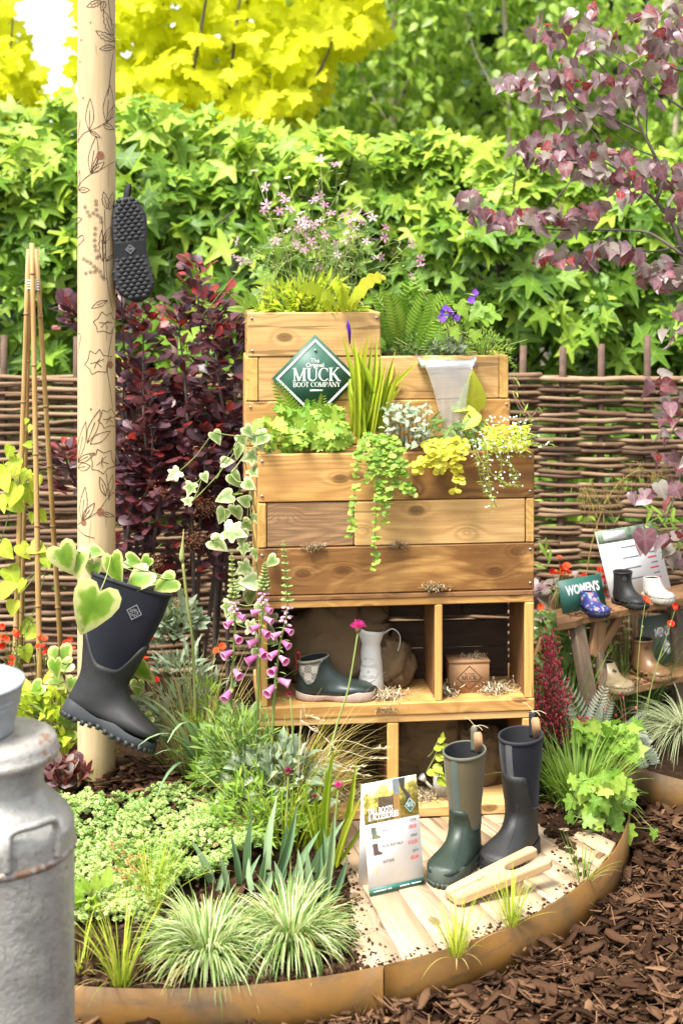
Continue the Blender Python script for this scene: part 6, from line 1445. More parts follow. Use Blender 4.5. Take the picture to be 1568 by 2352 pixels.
for k, (pl, r0_) in enumerate(BRS):
    P = spline([rp(x, y, 4.6 - .03 * (k % 4) + .02 * i) for i, (x, y) in enumerate(pl)], 16); part('branch', tube_t([p - BR for p in P], [r0_ * (1 - .045 * i) for i in range(16)], 6).mesh('branch', m_twig, smooth=True), rb_)
CLU = [(900, 120, 5, 45), (960, 180, 5, 40), (1080, 110, 5, 45), (1140, 60, 4, 30), (1190, 150, 5, 40), (1270, 210, 4, 40), (1150, 230, 3, 30), (1380, 80, 5, 45), (1480, 90, 8, 60), (1540, 60, 6, 50), (1460, 190, 7, 55), (1530, 180, 8, 55), (1400, 250, 5, 45), (1520, 320, 4, 45), (1390, 330, 4, 40), (790, 360, 7, 45), (870, 400, 8, 50), (930, 340, 6, 45), (1000, 390, 6, 45), (1060, 300, 6, 40), (1100, 390, 4, 35), (990, 480, 5, 45), (1060, 530, 4, 45), (1150, 540, 4, 40), (1220, 480, 5, 45), (1310, 430, 5, 45), (1180, 350, 4, 40), (1290, 350, 4, 45), (1400, 470, 3, 35),
       (850, 680, 7, 40), (960, 680, 9, 55), (1030, 660, 8, 50), (1130, 720, 8, 50), (1200, 680, 7, 50), (1290, 720, 5, 40), (1000, 740, 5, 40), (1100, 790, 4, 40), (1200, 800, 6, 45), (1290, 820, 5, 45), (1310, 890, 4, 30), (1380, 830, 5, 40), (1460, 780, 7, 55), (1540, 790, 6, 50), (1540, 890, 5, 45), (1430, 760, 4, 40), (580, 920, 7, 38), (640, 960, 4, 30), (720, 1000, 6, 36), (820, 990, 5, 40), (900, 1000, 6, 40), (970, 980, 5, 40), (1050, 1010, 5, 35), (1130, 960, 5, 40), (1200, 930, 2, 20), (930, 1180, 6, 40), (1040, 1180, 7, 45), (1130, 1190, 5, 35), (1210, 1140, 6, 40), (1290, 1130, 5, 40), (1340, 1160, 3, 25), (1400, 1250, 6, 45), (1490, 1240, 7, 50), (1550, 1270, 6, 45), (1450, 1280, 5, 40), (1560, 1000, 3, 30),
       (1560, 1440, 4, 50), (1530, 1560, 4, 50), (1420, 1730, 5, 30), (1500, 1760, 6, 50), (1550, 1820, 6, 50), (1540, 1900, 5, 55), (1560, 2000, 4, 40), (1480, 1880, 4, 45), (1500, 2040, 5, 60), (1560, 2120, 6, 60), (1440, 2080, 4, 40), (1390, 2240, 4, 40), (1520, 2260, 6, 60), (1380, 2480, 2, 10), (1510, 2470, 4, 45), (1560, 2440, 4, 45), (1540, 2560, 4, 45)]
r = random.Random(9); L = []
for (x, y, n, s) in CLU:
    for k in range(max(1, int(n * (1.75 if y < 1400 else .9) + .5))):
        p = rp(x + r.gauss(0, s * .68), y + r.gauss(0, s * .55), 4.55 + r.gauss(0, .07)); red = r.random() < .08
        L.append((lm(p, Vector((r.gauss(0, .7), -.25, -.75)) + rv(r, .4), Vector((r.gauss(0, .6), -.7, .6)) + rv(r, .45), r.uniform(.033, .055) * (.75 if red else 1)), r.randrange(6), 0.04 if red else min(max(r.gauss(.62, .24), .3), 1)))
L.append((lm(at(1478, 1218, 4.42), (0.05, -.25, -1), (-.1, -1, .2), .078), 0, .42))
foliage(rb_, L, HT, m_redbud, 300)
# ---- smoke bush
m_smoke = leafm('smoke_bush_leaf', (.32, .028, .018), (.078, .044, .060), .28, .34, .7, (.125, .030, .034), 1.7)
m_fluff = leafm('smoke_bush_plume', (.16, .055, .03), (.34, .17, .10), .2, .9, .1)
OB = variants(OBOV, 5, .5, (.1, .5), (.05, .3), (0, .3), .01, .15, 6)
def smoke(label, bx, Yp, stems, seed):
    r = random.Random(seed); t = thing('smoke_bush', label, 'shrub', (bx, Yp, .12)); B = t.location; L = []
    for (pl, lv) in stems:
        P = spline([Vector((bx + r.gauss(0, .04), Yp + r.gauss(0, .05), .1))] + [at(u, v, Yp + r.gauss(0, .06)) for u, v in pl], 26)
        part('stem', tube_t([p - B for p in P], [.0085 - .00024 * k for k in range(26)], 6).mesh('stem', m_twig, smooth=True), t)
        n0 = int(26 * (lv - .24))
        for i in range(n0, 26):
            f = (i - n0) / max(25 - n0, 1)
            for k in range(8 if i < 25 else 14):
                a = r.random() * 6.28; out = Vector((math.cos(a), math.sin(a), .25 + .5 * f)).normalized(); p = P[i] + out * r.uniform(.01, .05 + .05 * (1 - f) * r.random()) + rv(r, .012)
                young = (i > 22 and r.random() < .45) or r.random() < .07
                L.append((lm(p, out + rv(r, .3), Vector((0, -.35, 1)) + rv(r, .35), r.uniform(.044, .070) * (.8 if young else 1)), r.randrange(5), r.uniform(0, .3) if young else min(max(r.gauss(.75, .18), .2), 1)))
    foliage(t, L, OB, m_smoke, 300)
    return t
smoke('dark purple smoke bush between the carved post and the planter, taller right one', at(470, 0, 4.75).x, 4.75, [([(500, 1150), (470, 850), (450, 625)], .55), ([(520, 1100), (500, 850), (480, 700)], .5), ([(440, 1150), (425, 880), (408, 730)], .5), ([(530, 1050), (540, 850), (530, 760)], .5), ([(460, 1200), (470, 1080), (480, 1000)], .5), ([(500, 1250), (505, 1180), (500, 1100)], .55), ([(430, 1150), (415, 1000), (425, 900)], .5), ([(520, 1180), (530, 1050), (520, 960)], .5)], 31)
sm = smoke('dark purple smoke bush partly behind the carved post, lower left one', at(310, 0, 4.72).x, 4.72, [([(310, 1150), (290, 900), (280, 680)], .5), ([(340, 1150), (330, 950), (330, 730)], .5), ([(300, 1180), (285, 1000), (285, 850)], .45), ([(330, 1200), (350, 1080), (345, 880)], .5), ([(290, 1250), (300, 1180), (300, 1080)], .5), ([(360, 1200), (370, 1050), (385, 960)], .5), ([(250, 1200), (180, 1120), (150, 1050)], .85), ([(250, 900), (195, 760), (178, 720)], .82)], 32)
r = random.Random(12); mb = MB()
for (u, v, s, n) in ((395, 1390, 30, 240), (470, 1160, 34, 240), (450, 1240, 30, 160), (365, 1130, 20, 90), (545, 690, 16, 60), (360, 1290, 24, 110)):
    for k in range(n): p = at(u + r.gauss(0, s * .5), v + r.gauss(0, s * .4), 4.6 + r.gauss(0, .03)); mb.t_(ell_t((0, 0, 0), (.0022, .0022, .0022), 4, 3), Matrix.Translation(p), r.random())
    for k in range(n // 4): p = at(u + r.gauss(0, s * .5), v + r.gauss(0, s * .4), 4.6 + r.gauss(0, .03)); mb.t_(tube_t([p, p + rv(r, .016)], .0006, 3), None, r.random())
mb.build('seed_plumes', m_fluff, sm, world=True, kind='stuff')
# ================================================================= plants
def blades(N, cen, rad, hgt, lean, bend, w, seed, K=6, az=None, flat=1.0, tip=.12, tint=(0, 1)):
    """arching blades as one mesh: returns V, faces, tint"""
    g = np.random.default_rng(seed); A = g.uniform(0, 2 * np.pi, N) if az is None else g.normal(az[0], az[1], N)
    rr = rad * np.sqrt(g.random(N)); off = np.stack([rr * np.cos(A) , rr * np.sin(A) * flat, np.zeros(N)], 1)
    if az is not None: b = g.uniform(0, 2 * np.pi, N); off = np.stack([rr * np.cos(b), rr * np.sin(b), np.zeros(N)], 1)
    L = g.uniform(hgt[0], hgt[1], N); l0 = g.uniform(lean[0], lean[1], N) * (.35 + .65 * rr / max(rad, 1e-6)); bd = g.uniform(bend[0], bend[1], N); W = g.uniform(w[0], w[1], N)
    tw = g.normal(0, .35, N); P = np.array(cen)[None, :] + off; V = np.zeros((N, K + 1, 2, 3))
    for k in range(K + 1):
        t = k / K; th = l0 + bd * t ** 1.35; d = np.stack([np.sin(th) * np.cos(A), np.sin(th) * np.sin(A), np.cos(th)], 1)
        if k: P = P + d * (L / K)[:, None]
        wk = W * (1 - (1 - tip) * max(0, (t - .35) / .65) ** 1.6) * (.7 + .6 * min(t * 2.5, .5)); a = A + np.pi / 2 + tw * t
        s = np.stack([np.cos(a), np.sin(a), np.zeros(N)], 1) * wk[:, None] / 2; V[:, k, 0] = P - s; V[:, k, 1] = P + s
    base = (np.arange(N) * (K + 1) * 2)[:, None]; q = np.array([[2 * k, 2 * k + 1, 2 * k + 3, 2 * k + 2] for k in range(K)]).reshape(-1)
    F = (base + q[None, :]).reshape(-1, 4); T_ = np.repeat(g.uniform(tint[0], tint[1], N), (K + 1) * 2)
    return V.reshape(-1, 3), F, T_
def grass(name, label, cat, cen, m, *lst, group=None, parts='blades'):
    """grass plant: an empty holding one or more joined groups of blades, each group (N, rad, hgt, lean, bend, w, seed, extra)"""
    t = thing(name, label, cat, cen, group=group); gs = {}
    for q in lst:
        kw = q[7] if len(q) > 7 else {}; c = kw.pop('off', (0, 0, 0)); mm = kw.pop('m', m); V, F, T_ = blades(q[0], c, q[1], q[2], q[3], q[4], q[5], q[6], **kw); g = gs.setdefault(mm.name, [mm, [], [], [], 0]); g[1].append(V); g[2].append(F + g[4]); g[3].append(T_); g[4] += len(V)
    for mm, Vs, Fs, Ts, n in gs.values(): o = part(parts, mesh_from(parts, np.vstack(Vs), np.vstack(Fs), mm, np.concatenate(Ts), smooth=True), t); o['kind'] = 'stuff'
    return t
m_sedge = leafm('sedge_pale', (.10, .20, .03), (.62, .64, .40), .32, .5, .3, (.34, .44, .16)); m_gy = leafm('grass_yellow_green', (.24, .35, .03), (.54, .54, .07), .4, .5, .3, (.36, .46, .045))
m_gg = leafm('grass_green', (.10, .20, .028), (.29, .38, .08), .35, .45, .4, (.18, .30, .045)); m_gold = leafm('grass_gold', (.36, .30, .09), (.62, .45, .22), .3, .6, .2, (.46, .36, .12)); m_gbrown = leafm('grass_bronze', (.17, .085, .05), (.34, .20, .12), .25, .6, .2)
m_gdroop = leafm('grass_sage', (.22, .28, .13), (.44, .46, .27), .3, .55, .3)
m_glauc = leafm('glaucous_leaf', (.13, .235, .115), (.30, .40, .22), .3, .42, .35, (.20, .31, .16)); m_lime = leafm('lime_leaf', (.30, .42, .03), (.60, .64, .08), .45, .42, .4, (.42, .52, .045)); m_fresh = leafm('fresh_green_leaf', (.12, .26, .028), (.38, .50, .085), .42, .42, .45, (.23, .38, .045))
m_mid = leafm('mid_green_leaf', (.07, .145, .03), (.21, .30, .08), .35, .45, .4, (.13, .22, .05)); m_grey = leafm('grey_green_leaf', (.16, .22, .13), (.40, .45, .33), .3, .6, .3, (.27, .34, .22)); m_silver = leafm('silver_fern_leaf', (.30, .34, .26), (.62, .65, .54), .3, .6, .3); m_gold_l = leafm('golden_leaf', (.50, .48, .03), (.66, .62, .10), .45, .45, .4)
m_stem = leafm('stem_green', (.13, .20, .05), (.30, .34, .11), .1, .5, .3); m_stemr = leafm('stem_reddish', (.12, .06, .035), (.28, .17, .09), .1, .6, .3)
m_pink = leafm('petal_pink', (.60, .22, .44), (.78, .58, .72), .45, .6, .2, (.70, .40, .58)); m_foxp = leafm('petal_foxglove', (.62, .12, .44), (.82, .55, .74), .45, .6, .2, (.74, .33, .60)); m_red = leafm('petal_red', (.62, .025, .012), (.80, .13, .035), .35, .5, .3); m_coral = leafm('petal_coral', (.44, .03, .06), (.70, .16, .20), .35, .5, .3); m_magenta = leafm('petal_magenta', (.40, .02, .14), (.74, .06, .34), .35, .6, .2); m_wine = leafm('petal_wine', (.10, .005, .02), (.34, .02, .09), .2, .7, .2)
m_purple = leafm('petal_purple', (.07, .02, .26), (.22, .07, .48), .3, .5, .2); m_wht = leafm('petal_white', (.70, .70, .66), (.82, .82, .78), .4, .5, .2); m_yelc = plain('flower_eye', (.66, .42, .03), .7)
def soilz(x, y): return bedz(x, y)
def gp(u, Y, dz=0):
    x = (u - U0) / FPX * Y; return Vector((x, Y, bedz(x, Y) + dz))
def onbed(u, v, dz=0):
    z = .14
    for _ in range(6): p = onz(u, v, z); z = bedz(p.x, p.y)
    return Vector((p.x, p.y, z + dz))
# ---- grasses of the front bed
for (u, v, lab, N, s, sd) in ((478, 2205, 'pale striped sedge tussock nearest the milk churn', 430, .80, 1), (668, 2172, 'pale striped sedge tussock nearest the deck', 400, .78, 2)):
    c = onbed(u, v); grass('sedge_tussock', lab, 'ornamental grass', c, m_sedge, (int(N * 1.5), .06 * s, (.13 * s, .23 * s), (.05, .85), (.9, 2.5), (.0034, .0058), sd, dict(K=9)), (int(N * .45), .06, (.08, .19), (.0, 1.2), (.2, 3.0), (.002, .0042), sd + 9, dict(tint=(0, .5), K=9)), (60, .06, (.1, .2), (.3, 1.3), (.4, 2.2), (.0018, .0034), sd + 30, dict(m=m_gold, K=9)), (36, .05, (.08, .17), (.6, 1.4), (.2, 1.6), (.002, .0032), sd + 60, dict(m=m_gbrown)), group='pale sedge tussocks')
for i, (u, v, lab, N, hh, m) in enumerate(((1048, 2192, 'thin yellow green grass tuft at the rim below the boot jack', 60, .15, m_gy), (1172, 2122, 'thin yellow green grass tuft under the forked end of the boot jack', 62, .14, m_gy), (1336, 2022, 'sparse grass tuft at the rim where the ivy ends', 26, .13, m_gg), (278, 2262, 'thin yellow green grass tuft beside the milk churn near the rim', 70, .21, m_gy), (352, 2090, 'thin yellow green grass tuft behind the pale sedge', 60, .22, m_gy), (182, 2230, 'few grass blades against the side of the milk churn', 14, .14, m_gy))):
    c = onbed(u, v) if i > 2 else onz(u, v, .121); grass('grass_tuft', lab, 'grass tuft', c, m, (N, .022, (hh * .6, hh), (.05, .6), (.0, .9), (.0016, .003), 20 + i), (int(N * .2), .025, (hh * .4, hh * .9), (.2, 1.2), (.2, 1.5), (.0014, .0026), 80 + i, dict(m=m_gold)), (6, .02, (hh * .7, hh * 1.1), (.5, .9), (.5, 1.2), (.0018, .003), 50 + i), group='thin grass tufts')
def sword(n=7, bendv=.2, seed=0):
    r = random.Random(seed); V = []; F = []
    for k in range(n + 1):
        t = k / n; w = .5 * (.65 + .7 * t * (1 - t) * 2 * .5) * (1 - max(0, (t - .55) / .45) ** 1.7); y = t * math.cos(bendv * t * .6); z = -t * math.sin(bendv * t) ; V += [(-w, y, z + .25 * w), (0, y, z), (w, y, z + .25 * w)]
    for k in range(n): F += [(3 * k, 3 * k + 1, 3 * k + 4, 3 * k + 3), (3 * k + 1, 3 * k + 2, 3 * k + 5, 3 * k + 4)]
    return T(V, F)
SW_T = [sword(7, b) for b in (.05, .18, .4, .8)]
def swords(name, label, cat, cen, L, m, seed):
    """L: (u_base, v_base, u_tip, v_tip, Y, width in m, bend variant)"""
    r = random.Random(seed); t = thing(name, label, cat, cen); me = {}
    for (ub, vb, ut, vt, Y, w, k) in L:
        a = at(ub, vb, Y); b = at(ut, vt, Y + r.uniform(-.06, .03)); d = b - a; ln = d.length; tn = r.randrange(6)
        if (k, tn) not in me: me[(k, tn)] = SW_T[k].mesh('leaf', m, (tn + .5) / 6, True)
        part('leaf', me[(k, tn)], t, lm(a, d, Vector((r.gauss(0, .5), -1, .3)), ln, w / ln), world=True)
    return t
c = onbed(640, 2050); Y = c.y
swords('iris_clump', 'blue green iris leaf fans behind the pale sedge tussocks', 'iris', c, [(490, 2060, 455, 1935, Y + .05, .027, 1), (520, 2055, 505, 1965, Y, .022, 0), (545, 2050, 540, 1925, Y + .02, .02, 1), (572, 2060, 575, 1870, Y + .03, .026, 0), (560, 2065, 590, 1960, Y + .04, .018, 1), (600, 2060, 610, 1955, Y, .02, 0), (615, 2050, 690, 1870, Y + .06, .03, 1), (625, 2045, 605, 1845, Y + .08, .028, 2), (640, 2060, 660, 1930, Y + .04, .022, 0), (660, 2050, 655, 1890, Y + .1, .02, 0), (670, 2060, 720, 1905, Y + .02, .026, 1), (690, 2065, 685, 1950, Y, .022, 0), (700, 2065, 775, 1880, Y + .05, .032, 1), (715, 2070, 745, 1960, Y - .02, .024, 1), (735, 2075, 745, 1900, Y, .024, 0), (740, 2080, 770, 1865, Y - .01, .026, 0), (650, 2060, 635, 1985, Y - .03, .022, 1), (585, 2055, 560, 1975, Y - .02, .02, 2), (725, 2075, 700, 1960, Y - .03, .024, 1), (755, 2075, 800, 1990, Y - .02, .02, 2), (610, 2060, 625, 2000, Y - .03, .02, 0), (500, 2065, 520, 1985, Y, .018, 0)], m_glauc, 3)
c = onbed(735, 1975); Y = c.y
swords('flag_iris', 'tall bright green sword leaves between the foxgloves and the price card', 'iris', c, [(740, 1990, 722, 1800, Y, .016, 0), (752, 1985, 760, 1660 + 60, Y, .018, 0), (765, 1995, 822, 1745, Y, .020, 0), (775, 2000, 812, 1830, Y - .02, .014, 1), (730, 1975, 700, 1815, Y + .02, .014, 1), (760, 1985, 690, 1880, Y, .018, 2), (770, 1990, 850, 1880, Y - .02, .012, 2), (745, 1980, 778, 1850, Y + .03, .014, 0), (735, 1990, 745, 1880, Y, .012, 0)], m_gy, 4)
# ---- sedum carpet: thousands of rosettes, beyond counting
def rosette():
    V = []; F = []
    for ring, (n, l, el, w) in enumerate(((6, 1.0, .25, .30), (5, .72, .8, .28), (4, .42, 1.25, .22))):
        for k in range(n):
            a = 2 * math.pi * (k + .5 * ring) / n; d = (math.cos(a), math.sin(a)); s = (-d[1], d[0]); b = len(V); z = .35 * ring * .6
            for (q, ww) in ((.08, .1), (.6, w), (1.0, .04)): h = z + q * l * math.sin(el); V += [(d[0] * q * l * math.cos(el) + s[0] * ww, d[1] * q * l * math.cos(el) + s[1] * ww, h), (d[0] * q * l * math.cos(el) - s[0] * ww, d[1] * q * l * math.cos(el) - s[1] * ww, h)]
            F += [(b, b + 1, b + 3, b + 2), (b + 2, b + 3, b + 5, b + 4)]
    return T(V, F)
RO = rosette(); r = random.Random(15); m_sedum = leafm('sedum', (.19, .33, .07), (.68, .74, .38), .3, .45, .35, (.42, .56, .20)); Ms, tt = [], []
poly = [(100, 1800), (180, 1832), (240, 1872), (330, 1862), (395, 1842), (430, 1808), (520, 1806), (575, 1836), (606, 1900), (604, 1960), (500, 1985), (430, 2012), (340, 2050), (250, 2066), (165, 2070), (100, 2060)]
def inpoly(u, v, P):
    c = False; j = len(P) - 1
    for i in range(len(P)):
        if (P[i][1] > v) != (P[j][1] > v) and u < (P[j][0] - P[i][0]) * (v - P[i][1]) / (P[j][1] - P[i][1]) + P[i][0]: c = not c
        j = i
    return c
while len(Ms) < 8500:
    u, v = r.uniform(90, 610), r.uniform(1795, 2080)
    p = onz(u, v, .20); f = inpoly(u, v, poly)
    if not f or noise.noise(Vector((p.x * 14, p.y * 14, 7))) < -.36: continue
    e = min(1, min(abs(v - 1795), abs(2075 - v)) / 60); x, y = p.x, p.y
    z = bedz(x, y) + .012 + .045 * e + .06 * noise.noise(Vector((x * 7, y * 7, 3))) + r.uniform(-.022, .008)
    pat = noise.noise(Vector((x * 6, y * 6, 11))); s = r.uniform(.0055, .0095)
    Ms.append(np.array(Matrix.Translation((x, y, z)) @ Euler((r.gauss(.25, .35), r.gauss(0, .35), r.random() * 6)).to_matrix().to_4x4() @ Matrix.Scale(s, 4))); tt.append(min(max(.5 + .55 * pat + r.gauss(0, .22), 0), 1))
o = part('sedum_carpet', bulk_mesh('sedum_carpet', [RO], Ms, [0] * len(Ms), tt, m_sedum)); tag(o, 'dense pale green sedum carpet in front of the carved post', 'ground cover', kind='stuff')
m_sedr = leafm('sedum_bronze', (.40, .20, .08), (.52, .40, .16), .25, .5, .3); Ms2 = []
for (cu, cv, n, s) in ((520, 1915, 90, 26), (470, 1905, 40, 16), (240, 1960, 40, 20), (300, 1990, 30, 20)):
    for k in range(n): p = onz(cu + r.gauss(0, s), cv + r.gauss(0, s * .7), .21); Ms2.append(np.array(Matrix.Translation((p.x, p.y, bedz(p.x, p.y) + .058)) @ Euler((.3, r.gauss(0, .3), r.random() * 6)).to_matrix().to_4x4() @ Matrix.Scale(.008, 4)))
o = part('sedum_carpet', bulk_mesh('sedum_carpet', [RO], Ms2, [0] * len(Ms2), rng.random(len(Ms2)), m_sedr)); tag(o, 'bronze tinged patches of sedum among the pale green carpet', 'ground cover', kind='stuff')
# ---- leaf plants by list: (u, v, size in picture units) hung on thin stems
IV = variants(IVY, 5, .3, (.1, .7), (.05, .35), (0, .3), .02, .25, 9); HV = variants(HEART, 4, .3, (.1, .6), (.05, .3), (0, .3), .015, .2, 10); LA = variants(LANCE, 4, .4, (.1, .9), (.1, .3), seed=11); OV = variants(OVATE, 4, .35, (.1, .7), (.05, .35), seed=12); RD = variants(ROUND, 4, .4, (.0, .5), (.05, .25), seed=13)
def vari(shape, seed, n=4):
    """leaf with an inner and an outer ring; the tint runs 0 at the midrib to 1 at the margin"""
    r = random.Random(seed); out = []
    for i in range(n):
        dr, fo = r.uniform(.1, .7), r.uniform(.05, .35); R_ = shape + [(-x, y) for x, y in shape[::-1] if x > 1e-6]; cy = .34; V = [(0, cy)]; tn = [0]
        for f, tv in ((.62, .42), (.80, .64), (1.0, 1.0)):
            for k, (x, y) in enumerate(R_): j = r.uniform(.82, 1.15) if f < 1 else 1; V.append((x * f * j, cy + (y - cy) * f * j)); tn.append(tv)
        m = len(R_); F = [(0, 1 + k, 1 + (k + 1) % m) for k in range(m)]
        for g in range(2): F += [(1 + g * m + k, 1 + (g + 1) * m + k, 1 + (g + 1) * m + (k + 1) % m, 1 + g * m + (k + 1) % m) for k in range(m)]
        out.append((T([(x, y, -dr * y * y * .5 + fo * abs(x) - .2 * x * x) for x, y in V], F), tn))
    return out
def vmat(name, inner, mid, outer):
    m, nt, out = newmat(name); at_ = nd(nt, 'ShaderNodeAttribute', attribute_name='tint'); v = coords(nt); n = noise_n(nt, v, 5, 4); oi = nd(nt, 'ShaderNodeObjectInfo')
    f = mth(nt, 'ADD', at_.outputs['Fac'], mth(nt, 'MULTIPLY', mth(nt, 'SUBTRACT', n, .5), .7)); f = mth(nt, 'ADD', f, mth(nt, 'MULTIPLY', mth(nt, 'SUBTRACT', oi.outputs['Random'], .5), .3))
    col = ramp(nt, f, [(.1, inner), (.52, mid), (.72, outer), (.95, outer)]); p = bsdf(nt, None, col, .38, 0, .45); t = nd(nt, 'ShaderNodeBsdfTranslucent'); nt.links.new(col, t.inputs[0]); mx = nd(nt, 'ShaderNodeMixShader'); mx.inputs[0].default_value = .35
    nt.links.new(p.outputs[0], mx.inputs[1]); nt.links.new(t.outputs[0], mx.inputs[2]); nt.links.new(mx.outputs[0], out.inputs[0]); return m
m_var = vmat('variegated_ivy', (.12, .24, .02), (.20, .34, .035), (.52, .53, .20)); m_varp = vmat('variegated_ivy_pale', (.14, .22, .05), (.28, .38, .12), (.56, .58, .34))
VI = vari(IVY, 21); VH = vari([(0, .05), (.14, -.09), (.32, -.11), (.46, .02), (.49, .2), (.42, .42), (.24, .72), (.08, .92), (0, 1)], 22)
def leafplant(name, label, cat, root, L, tpls, m, Y, seed, stem=None, stemw=.0014, down=.75, varie=False, sc=1.0, face=-.8, roots=True, link=.35):
    """L: list (u, v, size[, dY[, roll]]) of leaves set one by one"""
    r = random.Random(seed); t = thing(name, label, cat, root); me = {}; mb = MB(); prev = None
    for i, q in enumerate(L):
        u, v, s = q[:3]; y = Y + (q[3] if len(q) > 3 else r.gauss(0, .03)); roll = q[4] if len(q) > 4 else r.gauss(0, .7); p = at(u, v, y); sz = s / FPX * y * sc
        k = r.randrange(len(tpls)); tn = r.randrange(6) if not varie else 0
        if (k, tn) not in me: me[(k, tn)] = mesh_from('leaf', tpls[k][0].V, tpls[k][0].F, m, tpls[k][1]) if varie else tpls[k].mesh('leaf', m, (tn + .5) / 6)
        ax = Vector((math.sin(roll), -.25, -down * math.cos(roll))) + rv(r, .15); nn = Vector((r.gauss(0, .35), face, .55)) + rv(r, .18); ax.normalize()
        M = lm(p - ax * sz * .4, ax, nn, sz); part('leaf', me[(k, tn)], t, M, world=True)
        if stem:
            a = M.translation; b = prev if prev is not None and (prev - a).length < link else a + Vector((r.gauss(0, .02), .02, -.05)); mid = (a + b) / 2 + Vector((0, .01, -.012)); mb.t_(tube_t(spline([b, mid, a], 5), stemw, 4), None, r.random()); prev = a
    if stem and mb.n: mb.build('stems', stem, t, world=True, kind='stuff')
    return t
S27 = lambda L: [(x * .27, 1223 + y * .27, s * .27) + tuple(e) for x, y, s, *e in L]
leafplant('variegated_ivy', 'cream edged ivy growing out of the top of the hanging tall boot', 'ivy', at(300, 1370, 4.1), S27([(790, 640, 460, -.17, -.06), (960, 300, 300, -.05, .2), (1180, 400, 290, -.04, -.75), (1420, 430, 220, 0, -1.3), (1130, 240, 160, .05, 1.2), (550, 210, 290, -.05, .55), (650, 240, 260, -.02, .15), (800, 310, 170, 0, .1), (810, 160, 150, .0, 1.5), (1310, 410, 120, .03, -.9), (1240, 250, 130, .05, -.8)]), VH, m_var, 4.03, 31, m_stem, .0018, varie=True, sc=.92)
leafplant('variegated_ivy', 'cream edged ivy climbing low around the carved post and the heel of the boot', 'ivy', onbed(180, 1800), S27([(520, 1060, 230), (470, 1150, 180), (560, 1130, 150), (480, 1270, 180), (540, 1450, 190), (610, 1280, 130), (310, 1330, 160), (190, 1590, 200), (310, 1600, 170), (350, 1460, 140), (420, 1540, 140), (640, 1450, 150), (1210, 1190, 230, -.02, .5), (1170, 1320, 150), (1090, 1480, 190, 0, .05), (1250, 1590, 130), (580, 1650, 230, 0, -.1), (600, 1720, 150), (90, 1450, 120), (260, 1480, 130), (620, 1400, 120), (480, 1600, 120), (230, 1700, 120), (60, 1560, 150), (30, 1640, 140)]), VH, m_var, 4.22, 32, m_stemr, .002, varie=True, sc=.95)
r = random.Random(33); IL = [(600, 1005, 42), (497, 1003, 36), (400, 1090, 40), (437, 1122, 36), (470, 1095, 26), (430, 1150, 28), (545, 1035, 40), (575, 1050, 44), (592, 1008, 46), (540, 1100, 42), (572, 1112, 36), (518, 1140, 44), (542, 1178, 46), (512, 1182, 40), (537, 1222, 62, -.05), (500, 1248, 50), (555, 1232, 40), (588, 1272, 34), (624, 1288, 34, -.05), (560, 1306, 44), (545, 1345, 40), (575, 1372, 40), (524, 1398, 44), (602, 1400, 40), (600, 1342, 34), (615, 1460, 54), (600, 1500, 44), (575, 1335, 50), (562, 1150, 34), (585, 1085, 36), (560, 1260, 36), (540, 1420, 36), (580, 1440, 40), (625, 1420, 30), (520, 1060, 32), (570, 990, 34), (615, 1030, 30), (556, 1010, 34), (590, 1190, 30), (568, 1205, 36)]
leafplant('variegated_ivy', 'cream and green ivy trailing down the left corner of the planter', 'ivy', PW(0, .1, 1.14), [q if len(q) > 3 else q + (r.gauss(.0, .04),) for q in IL], [VI[0], VH[0], VH[1], VI[2], VH[2]], m_varp, 4.03, 34, m_stem, .0016, varie=True, sc=.92)
S36 = lambda L: [(x * .36, 564 + y * .36, s * .36) + tuple(e) for x, y, s, *e in L]
leafplant('climbing_bean', 'bright green climbing bean leaves on the bamboo canes', 'climber', (cw.location.x, 4.5, .12), S36([(60, 1310, 90), (90, 1390, 110), (40, 1440, 110), (110, 1450, 120), (90, 1590, 150), (190, 1580, 150), (30, 1510, 120), (160, 1470, 100), (225, 1510, 110), (30, 1640, 120), (100, 1660, 110), (210, 1735, 70), (270, 1725, 90), (180, 1270, 60), (195, 1165, 50), (170, 1120, 40), (130, 1340, 60)]) + [(12, 1263, 46), (55, 1265, 40), (86, 1258, 44), (28, 1322, 50), (18, 1352, 48), (62, 1440, 44), (75, 1455, 36), (105, 1275, 34), (30, 1395, 36), (108, 1290, 30), (50, 1345, 34), (60, 1500, 40), (15, 1600, 50), (40, 1640, 44)], HV, m_lime, 4.42, 35, m_stem, .0013)
